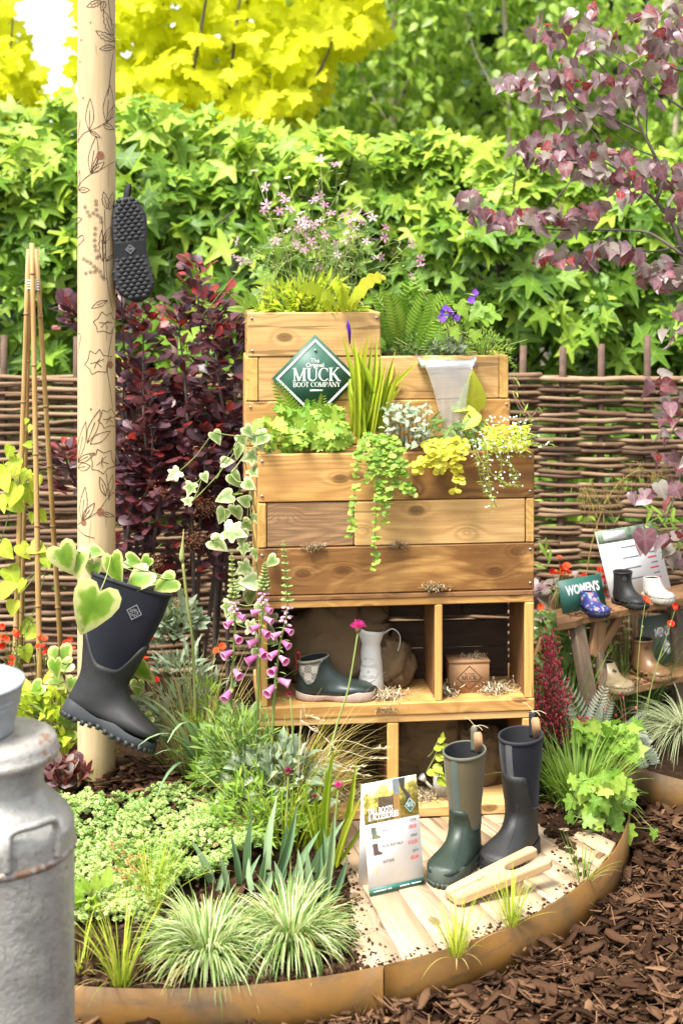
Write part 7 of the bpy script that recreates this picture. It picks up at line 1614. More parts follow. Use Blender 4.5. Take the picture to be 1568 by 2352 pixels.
# ---- foxgloves
def bell(open_=1.0):
    pr = [(.10, 0), (.17, .08), (.22, .3), (.27, .6), (.33, .88), (.40, 1.0), (.34, .98), (.26, .75), (.18, .3)]; return lathe_t([(a, b) for a, b in pr], 12)
BELL = bell(); BUD = ell_t((0, 0, .5), (.30, .30, .55), 7, 5)
def foxglove(label, base, pts, seed, nb):
    r = random.Random(seed); t = thing('foxglove', label, 'foxglove', base, group='foxgloves beside the planter'); P = spline([base] + pts, 40); B = Vector(base)
    part('stem', tube_t([p - B for p in P], [.0052 - .0001 * k for k in range(40)], 8).mesh('stem', m_stem, .25, True), t)
    bm_ = [mesh_from('flower', BELL.V, BELL.F, m_foxp, np.tile([q, q, q * .8, q * .7, q * .9, 1, 1, .1, 0], 12), smooth=True) for q in (.25, .5, .7)]; bu = [BUD.mesh('bud', m_foxp, .9, True)]; gb = BUD.mesh('green_bud', m_stem, .9, True)
    L_ = [0]
    for k in range(nb):
        f = .34 + .34 * k / nb; p = P[int(f * 39)]; a = -math.pi / 2 + (1 if k % 2 else -1) * r.uniform(.35, 1.5); d = Vector((math.cos(a), math.sin(a), -.22 - .42 * (1 - k / nb) * r.random())).normalized(); s = .036 - .012 * k / nb
        M = Matrix.Translation(p + d * .006) @ d.to_track_quat('Z', 'Y').to_matrix().to_4x4() @ Matrix.Scale(s, 4); part('flower', bm_[r.randrange(3)], t, M, world=True)
        part('sepal', gb, t, Matrix.Translation(p + d * .001) @ d.to_track_quat('Z', 'Y').to_matrix().to_4x4() @ Matrix.Diagonal((.012, .012, .012, 1)), world=True)
    for k in range(12):
        f = .66 + .13 * k / 12; p = P[int(f * 39)]; a = k * 2.4; d = Vector((math.cos(a), math.sin(a) - .4, -.15)).normalized(); part('bud', bu[0], t, Matrix.Translation(p + d * .004) @ d.to_track_quat('Z', 'Y').to_matrix().to_4x4() @ Matrix.Diagonal((.013, .013, .017 - .006 * k / 12, 1)), world=True)
    mb = MB()
    for k in range(70):
        f = .76 + .235 * k / 70; p = P[min(int(f * 39.9), 39)]; a = k * 2.4; s = .0165 * (1.15 - .95 * k / 70); d = Vector((math.cos(a), math.sin(a), .25 + .5 * k / 70)).normalized(); mb.t_(BUD, Matrix.Translation(p + d * .002) @ d.to_track_quat('Z', 'Y').to_matrix().to_4x4() @ Matrix.Diagonal((s * .8, s * .8, s, 1)), .5 + .5 * r.random())
    for k in range(26):
        f = .3 + .5 * k / 26; p = P[int(f * 39)]; a = k * 2.4; mb.t_(LA[k % 4], lm(p, Vector((math.cos(a), math.sin(a), .2)), (0, 0, 1), .036 - .018 * k / 26), .3)
    o = mb.build('spike', m_stem, t, True, world=True); o['kind'] = 'stuff'
    me = [q.mesh('leaf', m_grey, tn) for q in OV for tn in (.25, .6)]
    for k in range(9): a = r.uniform(-2.6, -.5); part('leaf', me[r.randrange(8)], t, lm(P[0] + Vector((0, 0, .02 + .012 * k)), Vector((math.cos(a), math.sin(a), .35)), (0, 0, 1), r.uniform(.07, .12)), world=True)
foxglove('left foxglove spike of pink bells before the planter corner', gp(520, 3.95), [at(528, 1655, 3.93), at(539, 1450, 3.93), at(537, 1380, 3.93), at(532, 1273, 3.93)], 1, 6)
foxglove('middle foxglove spike, the shortest, with pink bells', gp(588, 3.97), [at(593, 1560, 3.96), at(601, 1430, 3.96), at(606, 1360, 3.96), at(609, 1293, 3.96)], 2, 8)
foxglove('right foxglove spike in front of the shelf, the tallest', gp(618, 3.88), [at(628, 1631, 3.9), at(642, 1487, 3.9), at(660, 1391, 3.9), at(650, 1245, 3.9)], 3, 8)
# ---- simple flowers
def disc_flower(n, l, w, cup=.3):
    mb = MB()
    for k in range(n): mb.t_(T([(0, 0, 0), (w, l * .55, l * cup * .5), (w * .7, l, l * cup), (-w * .7, l, l * cup), (-w, l * .55, l * cup * .5)], [(0, 1, 2, 3, 4)]), Matrix.Rotation(2 * math.pi * k / n, 4, 'Z'))
    return T(np.vstack(mb.V), mb.F)
GE = disc_flower(6, 1, .55, .5) + disc_flower(5, .6, .35, .8); RAG = T([], []) if False else None
mb = MB()
for k in range(5):
    for j in (-1, 0, 1): mb.t_(T([(0, 0, 0), (.07, .55, .1), (.03 + .1 * j, 1.0 - .1 * abs(j), .05), (-.07 + .1 * j, .6, .12)], [(0, 1, 2, 3)]), Matrix.Rotation(2 * math.pi * k / 5 + .3 * j, 4, 'Z'))
RAG = T(np.vstack(mb.V), mb.F); DAISY = disc_flower(14, 1, .16, .05)
def flowers(name, label, cat, base, L, tp, m, stemm, Y, size, seed, stemw=.0013, bud=0, leaves=None, bsp=.05, lean=(0, -.7, .7)):
    """stems from base to each flower at (u, v)"""
    r = random.Random(seed); t = thing(name, label, cat, base); me = [tp.mesh('flower', m, q) for q in (.15, .4, .65, .9)]; mb = MB(); B = Vector(base)
    for q in L:
        u, v = q[:2]; p = at(u, v, Y + (q[2] if len(q) > 2 else r.gauss(0, .04))); b = B + Vector((r.gauss(0, bsp), r.gauss(0, .03), 0)); mid = b * .45 + p * .55 + Vector((r.gauss(0, .012), r.gauss(0, .01), .03)); P = spline([b, mid, p], 9); mb.t_(tube_t(P, [stemw * (1.1 - .05 * i) for i in range(9)], 5), None, r.random())
        s = size * r.uniform(.8, 1.15); nn = (Vector(lean) + rv(r, .4)).normalized(); part('flower', me[r.randrange(4)], t, Matrix.Translation(p) @ nn.to_track_quat('Z', 'Y').to_matrix().to_4x4() @ Matrix.Rotation(r.random() * 6, 4, 'Z') @ Matrix.Scale(s, 4), world=True)
        for k in range(bud): w = P[6] + rv(r, .012) + Vector((0, 0, .01)); mb.t_(tube_t([P[5], w], stemw * .7, 4)); mb.t_(ell_t((0, 0, 0), (.0035, .0035, .0045), 6, 4), Matrix.Translation(w), .8)
        if leaves:
            for k in range(leaves): i = r.randrange(1, 8); mb.t_(LA[k % 4], lm(P[i], Vector((r.gauss(0, 1), r.gauss(0, 1), .5)), (0, -.3, 1), r.uniform(.02, .035)), r.random())
    mb.build('stems', stemm, t, world=True, kind='stuff'); return t
GL = lambda L: [(x * .27, 1223 + y * .27) for x, y in L]
flowers('geum', 'scarlet geum flowers at the left edge behind the zinc bucket', 'flowering plant', onbed(60, 1740), GL([(30, 800), (40, 890), (130, 850), (20, 960), (100, 1070), (90, 1120), (80, 1195), (60, 905), (150, 860), (95, 1090), (20, 900)]), GE, m_red, m_stem, 4.36, .0105, 41, bud=2)
flowers('geum', 'scarlet geum flowers between the canes and the carved post', 'flowering plant', onbed(140, 1730), GL([(340, 880), (380, 910), (330, 970), (370, 970), (360, 1040), (410, 1010), (600, 910), (570, 985), (600, 1020), (620, 990), (450, 1000), (560, 940)]), GE, m_red, m_stem, 4.38, .0105, 42, bud=2)
flowers('geum', 'three scarlet geum flowers to the right of the hanging tall boot', 'flowering plant', onbed(380, 1690), GL([(1300, 910), (1240, 1075), (1330, 1260), (1840, 1010), (1890, 970)]), GE, m_red, m_stem, 4.28, .010, 43)
G2 = lambda L: [(1176 + x * .25, 1204 + y * .25) for x, y in L]
flowers('geum', 'orange red geum flowers behind the green women sign', 'flowering plant', (at(1280, 1500, 4.98).x, 4.98, .1), G2([(430, 310), (360, 430), (450, 430), (500, 390), (470, 480), (420, 460), (510, 450), (390, 440), (260, 760), (480, 420), (440, 400), (490, 1000)]), GE, m_red, m_stem, 4.95, .0125, 44, bud=1)
flowers('geum', 'orange red geum flowers above the black ankle boot display', 'flowering plant', (at(1375, 1500, 5.1).x, 5.1, .1), G2([(800, 420), (830, 440), (850, 500), (660, 480), (780, 430), (840, 520), (860, 630)]), GE, m_red, m_stem, 5.05, .0125, 45, bud=1)
flowers('geum', 'orange red geum flowers reaching in front of the right shelf', 'flowering plant', (at(1460, 1700, 4.5).x, 4.5, .1), G2([(1220, 700), (1505, 750), (1455, 920)]), GE, m_red, m_stem, 4.5, .0125, 46, bud=1, bsp=.01)
flowers('ragged_robin', 'tall pink ragged robin flowers standing in the top planter box', 'flowering plant', PW(.2, Y2 + .1, 1.53), [(u, v, r.gauss(.05, .06)) for u, v in [(645, 447), (640, 485), (665, 480), (605, 483), (690, 490), (720, 460), (728, 455), (736, 448), (745, 470), (700, 515), (690, 520), (680, 525), (710, 520), (720, 515), (695, 535), (705, 545), (680, 560), (690, 570), (715, 555), (725, 570), (700, 575), (735, 507), (745, 540), (775, 585), (730, 615), (640, 540), (635, 550), (655, 460), (632, 555), (545, 555), (540, 590), (555, 600), (570, 605), (765, 375), (773, 378), (735, 365), (790, 495), (800, 480), (810, 505), (820, 475), (830, 510), (800, 515), (795, 535), (810, 545), (840, 555), (855, 500), (845, 490), (795, 555), (885, 522), (882, 545), (940, 545), (945, 560), (875, 590), (862, 592), (965, 610), (945, 635), (965, 595), (700, 505), (688, 505), (672, 545), (660, 530), (760, 490), (770, 560), (610, 430), (612, 470), (825, 490), (815, 525)]], RAG, m_pink, m_stem, 4.32, .0195, 47, .0011, leaves=6, bsp=.11, bud=1)
flowers('ox_eye_daisy', 'white daisies with yellow eyes among the pink flowers on top', 'flowering plant', PW(.16, Y2 + .12, 1.53), [(585, 392, .1), (660, 408, .1), (727, 428, .12), (790, 420, .12)], DAISY, m_wht, m_stem, 4.38, .015, 48, .0012, lean=(0, -.15, 1))
for q in list(bpy.data.objects):
    if q.name.startswith('ox_eye_daisy'):
        eye = ell_t((0, 0, .1), (.3, .3, .18), 8, 5).mesh('flower_eye', m_yelc)
        for ch in [x for x in q.children if x.name.startswith('flower')]: part('flower_eye', eye, ch)
# ---- soft leafy mounds
def mound(name, label, cat, cen, rad, N, tpls, m, size, seed, cap=120, up=.8, stems=True, hang=0, tintm=.5):
    r = random.Random(seed); t = thing(name, label, cat, cen); L = []; C_ = Vector(cen)
    for k in range(N):
        d = Vector((r.gauss(0, 1), r.gauss(0, 1), abs(r.gauss(0, 1)) - hang * r.random())).normalized(); q = r.random() ** .45; p = C_ + Vector((d.x * rad[0], d.y * rad[1], d.z * rad[2])) * q
        p += Vector((noise.noise(p * 14), noise.noise(p * 14 + Vector((5, 0, 0))), noise.noise(p * 14 + Vector((0, 7, 0))))) * rad[2] * .22
        L.append((lm(p, d + Vector((0, -.2, up * .4)) + rv(r, .45), Vector((0, -.45, .9)) + d * .5 + rv(r, .4), r.uniform(*size)), r.randrange(len(tpls)), min(max(r.gauss(tintm, .25), 0), 1), C_.y - rad[1]))
    foliage(t, L, tpls, m, cap)
    if stems:
        mb = MB()
        for k in range(22): d = Vector((r.gauss(0, .5) * rad[0], r.gauss(0, .5) * rad[1], rad[2] * r.uniform(.4, .95))); mb.t_(tube_t([C_ - Vector((0, 0, .03)), C_ + d * .5 + Vector((0, 0, .01)), C_ + d], .0012, 4), None, r.random())
        mb.build('stems', m_stem, t, world=True, kind='stuff')
    return t
mound('leafy_perennial', 'soft bright green feathery plant right of the bark mound', 'plant', gp(545, 3.98, .05), (.13, .10, .20), 1000, LA, m_fresh, (.022, .045), 51, 160)
mound('leafy_perennial', 'bright green small leaved plant between bark mound and golden grass', 'plant', gp(600, 3.78, .03), (.15, .11, .15), 900, LA, m_fresh, (.018, .038), 52, 160)
mound('leafy_perennial', 'grey green soft leaved plant below the foxgloves', 'plant', gp(640, 3.86, .06), (.14, .07, .17), 420, OV, m_grey, (.03, .06), 53, 140)
mound('leafy_perennial', 'tall airy green plant under the foxglove bells', 'plant', gp(566, 3.9, .08), (.13, .07, .24), 620, LA, m_mid, (.022, .045), 151, 120, tintm=.7)
mound('leafy_perennial', 'fresh green plant between the strap leaves and the bark mound', 'plant', gp(478, 4.14, .06), (.09, .06, .22), 460, LA, m_fresh, (.022, .042), 152, 120)
grass('meadow_grass', 'wild grass stems in front of the lower left shelf', 'ornamental grass', gp(650, 3.82), m_gy, (170, .10, (.18, .36), (.05, .6), (.2, 1.1), (.0016, .0034), 153))
mound('leafy_perennial', 'grey green plant right of the hanging tall boot', 'plant', gp(428, 4.26, .1), (.11, .06, .26), 460, LA, m_grey, (.03, .06), 54, 140)
mound('leafy_perennial', 'pale green plant tangled behind the heel of the hanging boot', 'plant', gp(110, 4.25, .1), (.22, .10, .18), 420, OV, m_lime, (.025, .05), 55, 140)
mound('leafy_perennial', 'grey leaved perennial behind the allium bud', 'plant', at(400, 1460, 4.45), (.10, .06, .12), 150, OV, m_grey, (.03, .055), 56, 100)
mound('heuchera', 'dark wine red leaves at the foot of the carved post', 'plant', gp(150, 4.1, .04), (.09, .05, .06), 80, RD, m_redbud, (.03, .05), 57, 80, tintm=.4)
mound('hosta', 'cream and lime broad leaves beside the milk churn', 'plant', gp(215, 3.42, .02), (.055, .04, .045), 16, OV, m_fresh, (.035, .06), 58, 18, tintm=.85)
grass('broad_grass', 'arching strap leaved clump left of the foxgloves', 'ornamental grass', gp(480, 4.12), m_glauc, (30, .04, (.30, .46), (.05, .6), (.5, 1.9), (.014, .026), 61, dict(K=9)), parts='leaves')
grass('yellow_grass', 'yellow green grass with upright blades behind the sedum', 'ornamental grass', gp(452, 4.16), m_gold, (170, .06, (.24, .42), (.05, .6), (.1, .8), (.0016, .0035), 62), (120, .06, (.12, .24), (.05, .7), (.2, .9), (.002, .004), 63, dict(tint=(0, .3))))
grass('meadow_grass', 'fresh green blades around the bark mound', 'ornamental grass', gp(462, 4.1), m_gg, (130, .08, (.12, .26), (.05, .8), (.2, .9), (.002, .004), 64))
tg = grass('golden_grass', 'golden feathery grass leaning over the lower left shelf', 'ornamental grass', onz(668, 1905, .14), m_gold, (330, .06, (.22, .44), (.05, .6), (.6, 1.8), (.0012, .0028), 65, dict(K=10, az=(.1, 1.2))), (120, .05, (.14, .28), (.05, .7), (.3, 1.2), (.002, .0035), 66, dict(tint=(0, .3))))
m_seed = leafm('seed_head', (.50, .42, .26), (.66, .58, .40), .2, .8, .1); mb = MB(); r = random.Random(67)
for (u, v) in ((780, 1772), (806, 1770), (845, 1742), (700, 1640), (690, 1655), (855, 1720), (740, 1690), (795, 1760), (760, 1800)):
    p = at(u, v, 3.82); d = Vector((r.uniform(.3, 1), 0, r.uniform(-.5, .2))).normalized()
    for k in range(16): mb.t_(LA[0], lm(p + d * .0032 * k, d + rv(r, .35), (0, -1, .3), .011), r.random())
    mb.t_(tube_t(spline([onz(680, 1890, .2), at(690 + (u - 690) * .4, v - 10, 3.83), p], 10), .0008, 4), None, .4)
mb.build('seed_heads', m_seed, tg, world=True, kind='stuff')
# ---- thistles
def thistle(label, base, pl, heads, seed):
    r = random.Random(seed); t = thing('plume_thistle', label, 'thistle', base); P = spline([base] + pl, 20); B = Vector(base); part('stem', tube_t([p - B for p in P], [.0034 - .00006 * k for k in range(20)], 7).mesh('stem', m_stem, .6, True), t)
    for (p, s, m) in heads:
        mb = MB()
        for k in range(90):
            a = k * 2.4; el = math.acos(1 - .95 * (k + .5) / 90); d = Vector((math.cos(a) * math.sin(el), math.sin(a) * math.sin(el), math.cos(el))); mb.t_(T([(-.06, 0, 0), (.06, 0, 0), (.03, 1, 0), (-.03, 1, 0)], [(0, 1, 2, 3)]), lm(p + d * s * .2, d, rv(r), s * r.uniform(.8, 1.05)), r.random())
        mb.build('flower', m, t, world=True)
        mb = MB(); mb.t_(ell_t((0, 0, -.35 * s), (.5 * s, .5 * s, .55 * s), 9, 6), Matrix.Translation(p), .35)
        mb.build('calyx', m_stemr, t, True, world=True)
thistle('pink plume thistle flower in front of the white jug on a long bent stem', gp(735, 3.8), [at(742, 1800, 3.82), at(772, 1670, 3.87), at(800, 1580, 3.88), at(822, 1450, 3.9)], [(at(822, 1440, 3.9), .0185, m_magenta)], 1)
thistle('dark wine thistle head left of the golden grass', gp(655, 3.66), [at(660, 1830, 3.66), at(662, 1776, 3.66)], [(at(661, 1772, 3.66), .0115, m_wine)], 2)
thistle('dark magenta thistle head nearest the price card', gp(765, 3.66), [at(772, 1860, 3.64), at(777, 1808, 3.64)], [(at(777, 1805, 3.64), .0115, m_magenta), (at(722, 1830, 3.64), .008, m_wine)], 3)
thistle('small wine thistle bud standing by the shelf edge', gp(676, 3.87), [at(672, 1680, 3.85), at(666, 1600, 3.86)], [(at(664, 1596, 3.86), .009, m_wine)], 4)
al = thing('allium_bud', 'tall pale stem with a closed pointed allium bud before the fence', 'allium', gp(452, 4.12)); P = spline([al.location + Vector((0, 0, 0)), at(444, 1500, 4.12), at(432, 1400, 4.12), at(420, 1292, 4.12)], 16)
part('stem', tube_t([p - al.location for p in P], .0042, 8).mesh('stem', m_stem, .95, True), al); part('bud', tube_t([at(419, 1294, 4.12) - al.location, at(418, 1282, 4.12) - al.location, at(418, 1272, 4.12) - al.location, at(420, 1245, 4.12) - al.location, at(422, 1215, 4.12) - al.location], [.0045, .0085, .0075, .003, .0006], 10).mesh('bud', m_stem, 1.0, True), al)
# ---- top boxes
def frond(n=16, seed=0, w=.2, droop=.5):
    r = random.Random(seed); mb = MB(); P = [Vector((0, t, -droop * t * t + .05 * t)) for t in np.linspace(0, 1, n + 4)]; mb.t_(tube_t(P, [.008 * (1.1 - t) for t in np.linspace(0, 1, n + 4)], 3, False))
    for k in range(n):
        t = .12 + .86 * k / n; p = Vector((0, t, -droop * t * t + .05 * t)); l = w * math.sin(math.pi * min(1, (.12 + .88 * (1 - k / n)) ** .8 * .62)) * 1.05
        for s in (-1, 1): q = Vector((s, .35 + .3 * k / n, -.1)).normalized(); mb.t_(T([(0, 0, 0), (.16, .35, .04), (.11, .75, .02), (0, 1, -.06), (-.11, .75, .02), (-.16, .35, .04)], [(0, 1, 2, 3), (0, 3, 4, 5)]), lm(p, q, (0, -.2, 1), l, .95))
    return T(np.vstack(mb.V), mb.F)
FR = [frond(16, i, .22, d) for i, d in enumerate((.25, .5, .85))]
def fern(label, cen, L, m, Y, seed, sx=1.0):
    r = random.Random(seed); t = thing('fern', label, 'fern', cen); me = [[f.mesh('frond', m, q) for q in (.2, .5, .85)] for f in FR]
    for (ub, vb, ut, vt) in L:
        a = at(ub, vb, Y + r.gauss(0, .015)); b = at(ut, vt, Y + r.uniform(-.07, .03)); d = b - a; part('frond', me[r.randrange(3)][r.randrange(3)], t, lm(a, d + Vector((0, 0, d.length * .15)), Vector((r.gauss(0, .4), -.9, .6)), d.length * 1.1, sx), world=True)
YT2 = PW(.5, Y2 + .10, 1).y
fern('bright green fern filling the upper box left of the purple flowers', PW(.48, Y2 + .10, 1.40), [(915, 800, 875, 685), (920, 805, 905, 690), (930, 805, 950, 660), (940, 800, 985, 680), (950, 805, 1010, 700), (925, 810, 885, 740), (960, 805, 1025, 690), (945, 800, 930, 700), (910, 800, 880, 760), (955, 810, 990, 740), (930, 800, 918, 670), (970, 810, 1035, 735)], m_fresh, YT2, 71)
fern('fern with lacy fronds in front of the diamond sign', PW(.15, .16, 1.13), [(690, 1005, 672, 885), (700, 1005, 745, 905), (695, 1010, 640, 940), (705, 1005, 715, 915), (710, 1010, 780, 955), (690, 1005, 650, 905), (715, 1010, 760, 930), (700, 1010, 690, 930), (680, 1010, 620, 965)], m_fresh, 4.17, 72)
fern('small fern leaning out at the left end of the top box', PW(.01, Y2 + .1, 1.535), [(575, 712, 540, 675), (580, 712, 562, 668), (570, 712, 525, 712), (590, 712, 585, 680)], m_fresh, 4.3, 73)
mound('leafy_perennial', 'yellow green foliage at the feet of the pink flowers on top', 'plant', PW(.17, Y2 + .1, 1.52), (.16, .07, .12), 620, LA, m_lime, (.03, .06), 74, 150)
mound('leafy_perennial', 'dense small leaves filling the upper box under the fern', 'plant', PW(.50, Y2 + .09, 1.40), (.12, .06, .07), 700, LA, m_mid, (.012, .024), 75, 60)
hf = thing('hartstongue_fern', 'strap fern with wavy yellow green fronds on the top box', 'fern', PW(.28, Y2 + .06, 1.53))
for k, (ub, vb, ut, vt, w) in enumerate(((800, 712, 884, 635, .034), (760, 714, 688, 662, .034), (790, 714, 765, 650, .03), (775, 714, 735, 690, .03), (800, 714, 835, 680, .028), (785, 714, 800, 660, .026))):
    a, b = at(ub, vb, 4.25), at(ut, vt, 4.16); n = 14; V = []; F = []; d = b - a; s0 = d.cross(Vector((0, -1, .4))).normalized()
    for i in range(n + 1):
        t = i / n; p = a + d * t + Vector((0, 0, .03 * math.sin(math.pi * t))); ww = w / 2 * (.55 + .6 * math.sin(math.pi * (.15 + .75 * t))) * (1 - .5 * max(0, t - .85) / .15); z = .005 * math.sin(i * 2.2); V += [(p - s0 * ww + Vector((0, -z, z)))[:], p[:], (p + s0 * ww + Vector((0, z, z)))[:]]
    for i in range(n): F += [(3 * i, 3 * i + 1, 3 * i + 4, 3 * i + 3), (3 * i + 1, 3 * i + 2, 3 * i + 5, 3 * i + 4)]
    part('frond', mesh_from('frond', V, F, m_gold_l if k == 0 else m_lime, np.full(len(V), .3 + .1 * k), smooth=True), hf, world=True)
c = PW(.33, .15, 1.13); r = random.Random(76); L = []
for (ut, vt) in ((790, 762), (800, 775), (815, 770), (830, 790), (842, 800),  (860, 790), (875, 800), (890, 790), (905, 815), (920, 800), (930, 812), (915, 850), (925, 880), (900, 870), (870, 850), (850, 830), (820, 830), (800, 850), (835, 760), (885, 830), (845, 880), (805, 900), (870, 900)): L.append((845 + r.uniform(-38, 40), 995 + r.uniform(-12, 12), ut, vt, 4.16 + r.uniform(-.04, .04), r.uniform(.016, .024), r.choice((0, 0, 1, 1, 2))))
ir = swords('flag_iris', 'lime green sword leaves of an iris in front of the diamond sign', 'iris', c, L, m_lime, 77)
part('flower_bud', tube_t([at(803, 790, 4.15), at(802, 762, 4.15), at(799, 748, 4.15), at(798, 735, 4.15)], [.002, .005, .006, .001], 8).mesh('flower_bud', m_purple, .2, True), ir, world=True)
flowers('violet', 'deep purple flowers standing above the water spillway', 'flowering plant', PW(.60, Y2 + .09, 1.40), [(1015, 715), (1025, 725), (1018, 735), (1035, 720), (1030, 712), (1050, 730), (1060, 725), (1090, 672), (1086, 680), (1082, 690), (1044, 733), (1012, 728), (1022, 708)], disc_flower(5, 1, .5, .3), m_purple, m_stem, 4.26, .0105, 78, leaves=2, bsp=.03)
mound('blue_green_plant', 'blue green leaves directly above the spillway blade', 'plant', PW(.585, Y2 + .065, 1.405), (.06, .035, .05), 60, OV, m_grey, (.025, .04), 79, 60, tintm=.6)
mound('leafy_perennial', 'small leaved bushy thyme at the right end of the upper box', 'plant', PW(.71, Y2 + .08, 1.40), (.085, .06, .085), 700, LA, m_fresh, (.010, .021), 80, 40, hang=.5)
leafplant('cranesbill', 'lobed bright green leaves on thin stalks above the spillway', 'plant', PW(.63, Y2 + .1, 1.4), [(1062, 712, 46, 0, .6), (1095, 716, 50, 0, -.5), (1120, 722, 54, 0, -.9), (1075, 740, 34), (1045, 765, 34), (1090, 770, 30), (1010, 770, 30)], IV, m_fresh, 4.25, 81, m_stem, .0012)
leafplant('trailing_jasmine', 'sparse trailing stem hanging down right of the upper box', 'climber', PW(.765, Y2 + .1, 1.4), [(1183, 870, 18), (1190, 880, 16), (1187, 905, 16), (1200, 925, 20), (1208, 935, 22), (1195, 950, 18), (1215, 955, 18), (1230, 948, 18), (1205, 965, 20), (1180, 900, 14), (1222, 965, 14), (1240, 940, 16), (1190, 970, 16)], LA, m_fresh, 4.2, 82, m_stemr, .0012)
# ---- front box
YF = PW(.4, .09, 1).y
def mass(name, label, cat, cen, box, N, tpls, m, size, seed, cap, Y, tintm=.5, face=-.6, dy=.04):
    r = random.Random(seed); t = thing(name, label, cat, cen); L = []
    for k in range(N): u = r.uniform(box[0], box[2]); v = r.uniform(box[1], box[3]); p = at(u, v, Y + r.gauss(0, dy)); L.append((lm(p, Vector((r.gauss(0, .6), -.3, -.3 + .4 * r.random())) + rv(r, .35), Vector((0, face, .8)) + rv(r, .35), r.uniform(*size)), r.randrange(len(tpls)), min(max(r.gauss(tintm, .25), 0), 1), Y - .1))
    foliage(t, L, tpls, m, cap); return t
mass('ivy', 'yellow green ivy leaves spilling at the left of the front box', 'ivy', PW(.1, .07, 1.13), (590, 965, 800, 1030), 150, IV, m_fresh, (.020, .042), 83, 150, 4.10, .8)
mass('ivy', 'small ivy leaves under the fern in the front box', 'ivy', PW(.2, .10, 1.13), (640, 930, 780, 1000), 90, IV, m_fresh, (.02, .035), 84, 90, 4.16)
mass('oregano', 'grey green herb on dark stems left of the water', 'plant', PW(.43, .1, 1.13), (880, 925, 985, 1025), 170, OV, m_grey, (.016, .028), 85, 150, 4.12, .55)
mb = MB(); r = random.Random(86); hb = thing('herb', 'dark stems of the herb left of the falling water', 'plant', PW(.43, .09, 1.13))
for k in range(9): mb.t_(tube_t([at(900 + 9 * k, 1030, 4.1), at(898 + 10 * k, 985, 4.1), at(890 + 11 * k + r.uniform(-8, 8), 925 + r.uniform(-5, 20), 4.11)], .0016, 5), None, .2)
mb.build('stems', m_stemr, hb, world=True, kind='stuff')
mass('alyssum', 'pale lime mound with white flower dots at the right of the front box', 'flowering plant', PW(.72, .06, 1.13), (1110, 975, 1215, 1035), 420, LA, m_lime, (.012, .024), 87, 80, 4.08, .8)
mass('leafy_perennial', 'green leaves at the foot of the falling water', 'plant', PW(.55, .12, 1.13), (970, 960, 1110, 1035), 110, LA, m_mid, (.03, .06), 88, 110, 4.16, .5)
leafplant('arum_leaf', 'two broad yellow green leaves right behind the falling water', 'plant', PW(.63, .14, 1.13), [(1085, 915, 105, .06, 3.05), (1083, 965, 62, -.02, -.9), (1055, 935, 60, .04, 2.4)], OV, m_lime, 4.17, 89, m_stem, .002)
def trail(name, label, base, strands, m, size, Y, seed, tpls, stemm, pair=.011, flower=None, fsz=.004, every=1):
    r = random.Random(seed); t = thing(name, label, 'trailing plant', base); mb = MB(); L = []; fl = []
    for pl in strands:
        P = spline([at(u, v, Y + (q[0] if (q := pl_[2:]) else 0)) for pl_ in [pl[i] for i in range(len(pl))] for (u, v) in [pl_[:2]]], 24); ln = sum((P[i + 1] - P[i]).length for i in range(23)); n = max(4, int(ln / pair)); mb.t_(tube_t(P, .0011, 4), None, r.random())
        for k in range(n):
            p = P[min(23, int(k / n * 24))] + rv(r, .003)
            for s in (-1, 1):
                ax = Vector((s * .9, -.45, -.2)) + rv(r, .3); L.append((lm(p, ax, Vector((0, -.8, .6)) + rv(r, .35), size * r.uniform(.65, 1.15)), r.randrange(len(tpls)), r.random(), 3.9))
            if flower and k % every == 0 and r.random() < .8: fl.append(p + Vector((r.gauss(0, .008), -.012, r.gauss(0, .006))))
    foliage(t, L, tpls, m, 300); mb.build('stems', stemm, t, world=True, kind='stuff')
    if flower:
        me = disc_flower(5, 1, .5, .2).mesh('flower', flower, .6)
        for p in fl: part('flower', me, t, Matrix.Translation(p) @ Vector((r.gauss(0, .4), -.9, .5)).to_track_quat('Z', 'Y').to_matrix().to_4x4() @ Matrix.Scale(fsz * r.uniform(.8, 1.2), 4), world=True)
F_ = -.03
trail('creeping_jenny', 'green creeping jenny hanging over the middle of the front box', PW(.35, .03, 1.14), [[(870, 1000), (872, 1035, F_), (868, 1110, F_), (862, 1200, F_), (856, 1305, F_)], [(890, 1000), (900, 1040, F_), (890, 1120, F_), (888, 1200, F_)], [(840, 1000), (822, 1040, F_), (815, 1090, F_), (812, 1170, F_), (800, 1235, F_)], [(900, 1000), (925, 1050, F_), (930, 1110, F_), (950, 1135, F_)], [(860, 1000), (855, 1040, F_), (850, 1080, F_), (838, 1110, F_)], [(880, 1005), (880, 1050, F_), (900, 1090, F_), (915, 1120, F_)], [(865, 1000), (862, 1050, F_), (868, 1090, F_)], [(910, 1010), (915, 1050, F_), (905, 1090, F_)], [(845, 1000), (840, 1040, F_), (860, 1080, F_), (880, 1160, F_)], [(850, 1000), (830, 1030, F_), (826, 1060, F_)], [(885, 1005), (895, 1045, F_), (912, 1075, F_), (930, 1090, F_)], [(875, 1010), (882, 1060, F_), (876, 1130, F_), (885, 1160, F_)]], m_fresh, .017, 4.01, 91, RD, m_stem, .013)
